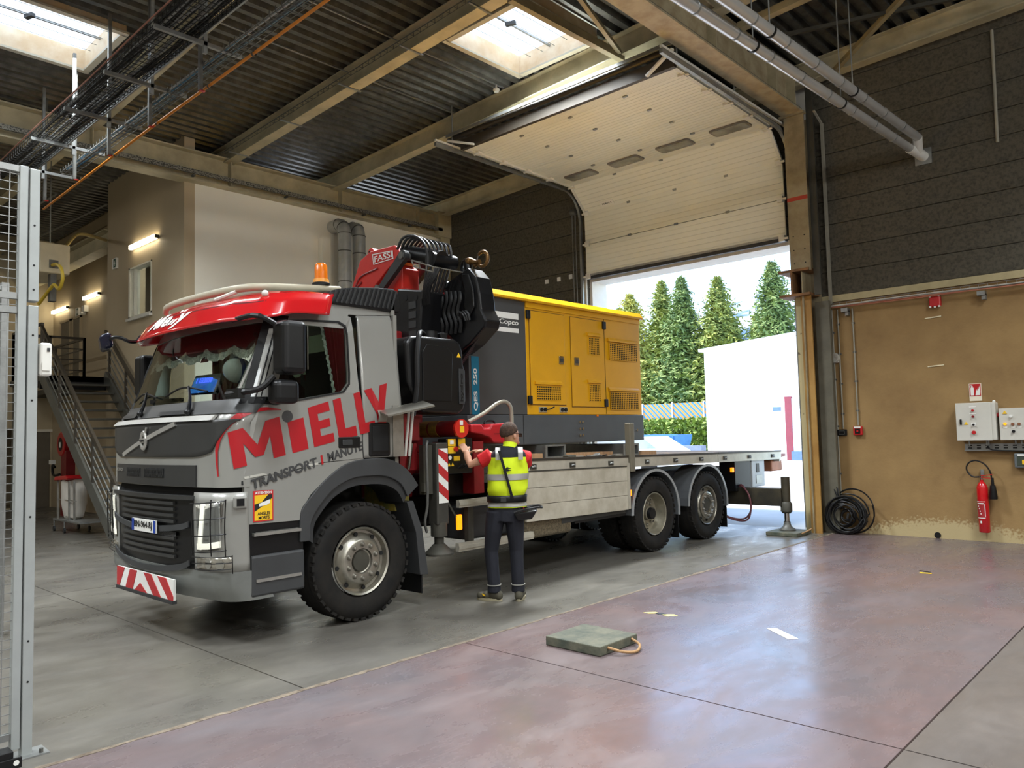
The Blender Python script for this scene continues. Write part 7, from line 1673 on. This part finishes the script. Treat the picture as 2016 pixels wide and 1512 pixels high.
for i, (x, y, h, r, k, lb, sp_) in enumerate((
    (-47.3,70,16.6,3.6,1,'sunlit yellow green conifer just right of the generator',False),
    (-43.6,70.5,17.6,3.0,0,'tall slim conifer second from the generator',False),
    (-40.6,69.5,17.4,3.2,2,'dark green conifer in the middle of the row',False),
    (-36.8,70,16.9,3.6,0,'broad conifer left of the far mountain slope',False),
    (-33.8,72,13.0,1.9,1,'short thin conifer between the two right-hand trees',True),
    (-30.2,68,17.0,3.4,2,'tall conifer above the white building at the right',False),
    (-51.5,74,16.0,3.4,2,'conifer mostly hidden behind the generator',False),
    (-38.6,76,13.5,3.0,2,'conifer at the back of the row filling a gap',False),
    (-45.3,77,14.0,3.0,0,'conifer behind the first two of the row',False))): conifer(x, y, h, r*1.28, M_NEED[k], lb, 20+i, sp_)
# far mountain with snow
mt = B(); NX, NY = 90, 26; rnd = random.Random(2)
ph = [(rnd.uniform(0,6), rnd.uniform(0,6)) for _ in range(6)]
def mount(u, v):
    x = -900+1100*u; y = 520+520*v
    ridge = 190*math.exp(-((x+430-.3*(y-800))/260)**2)+110*math.exp(-((x+760)/160)**2)
    n_ = sum(math.sin(x*.012*(1.7**k)+ph[k][0]+y*.006*k)*math.cos(y*.010*(1.6**k)+ph[k][1])*(14/1.7**k) for k in range(6))
    return Vector((x, y, (ridge+n_)*min(1, v*1.25)**1.1-6))
m_ = mat('snowy mountain', (206,214,226), .9); t = m_.node_tree
tc = t.nodes.new('ShaderNodeTexCoord'); nn = t.nodes.new('ShaderNodeTexNoise'); nn.inputs['Scale'].default_value = .02; nn.inputs['Detail'].default_value = 10; t.links.new(tc.outputs['Object'], nn.inputs['Vector'])
cr_ = t.nodes.new('ShaderNodeValToRGB'); cr_.color_ramp.elements[0].position = .46; cr_.color_ramp.elements[0].color = (*lin((86,112,150)),1); cr_.color_ramp.elements[1].position = .60; cr_.color_ramp.elements[1].color = (*lin((222,228,236)),1)
t.links.new(nn.outputs['Fac'], cr_.inputs[0]); t.links.new(cr_.outputs[0], t.nodes['Principled BSDF'].inputs['Base Color'])
o = mt.grid(NX, NY, mount).build('mountain', m_, None, smooth=True); tag(o, 'blue wooded mountain with snowy top beyond the trees', 'mountain', kind='structure')
# blue skips and a parked car
M_SKIP = mat('blue skip', (58,118,190), .5, var=.15)
for i, (x0, x1, lb) in enumerate(((-27.6,-24.6,'blue ribbed waste skip beside the hedge, right one'),(-31.6,-28.2,'darker blue waste skip behind the generator corner'))):
    s = thing('waste_skip', lb, 'skip', (x0,41,0), 'blue skips'); m_ = M_SKIP if i == 0 else mat('navy skip', (44,72,140), .5, var=.15)
    q = B(); q.add([(x0+.3,41,0),(x1-.3,41,0),(x1-.3,42.6,0),(x0+.3,42.6,0),(x0,40.9,1.35),(x1,40.9,1.35),(x1,42.7,1.35),(x0,42.7,1.35)], [(0,3,2,1),(0,1,5,4),(1,2,6,5),(2,3,7,6),(3,0,4,7)]); q.build('tub', m_, s, solid=.06)
    for k in range(7): x = x0+.25+(x1-x0-.5)*k/6; B().bar((x,40.97,.1),(x,40.87,1.3),.10,.08).build('rib', m_, s)
    B().box(x0-.05,x1+.05,40.84,40.96,1.28,1.40).build('rim', m_, s)
ca = thing('car', 'pale parked car beyond the truck bed', 'car', (-17,24,0))
M_CARP = mat('white car paint', (226,228,230), .25, var=.03)
prof = [(-18.9,.35),(-18.9,.75),(-18.4,.92),(-17.5,1.0),(-16.7,1.42),(-15.3,1.46),(-14.6,1.05),(-14.3,.9),(-14.3,.35)]
B().prism(prof, 'y', 23.2, 24.9).build('body', M_CARP, ca, bevel=.12)
B().prism([(-17.35,1.02),(-16.66,1.38),(-15.36,1.41),(-14.8,1.05)], 'y', 23.16, 23.22).build('side_glass', mat('pale car glass', (150,170,190), .1), ca)
B().prism([(-17.5,1.0),(-16.72,1.42),(-16.62,1.42),(-17.4,1.0)], 'y', 23.4, 24.7).build('windscreen', mat('pale car glass', (0,0,0)), ca)
for x in (-18.1,-15.1):
    for y in (23.25,24.85): B().cyl((x,y-.1,.32),(x,y+.1,.32),.32,18).build('wheel', M_RUBBER, ca, smooth=True)
one('site_wall', B().box(-24,-20.5,36.5,37.0,0,.8), mat('grey blue kerb', (120,130,150), .7), 'low grey blue kerb wall left of the white building', 'wall')
for o in list(bpy.data.objects):
    if '_o' in o: del o['_o']
SC.cycles.use_denoising = True
SC.cycles.max_bounces = 10; SC.cycles.diffuse_bounces = 5; SC.cycles.glossy_bounces = 4; SC.cycles.transmission_bounces = 6
SC.cycles.sample_clamp_indirect = 6
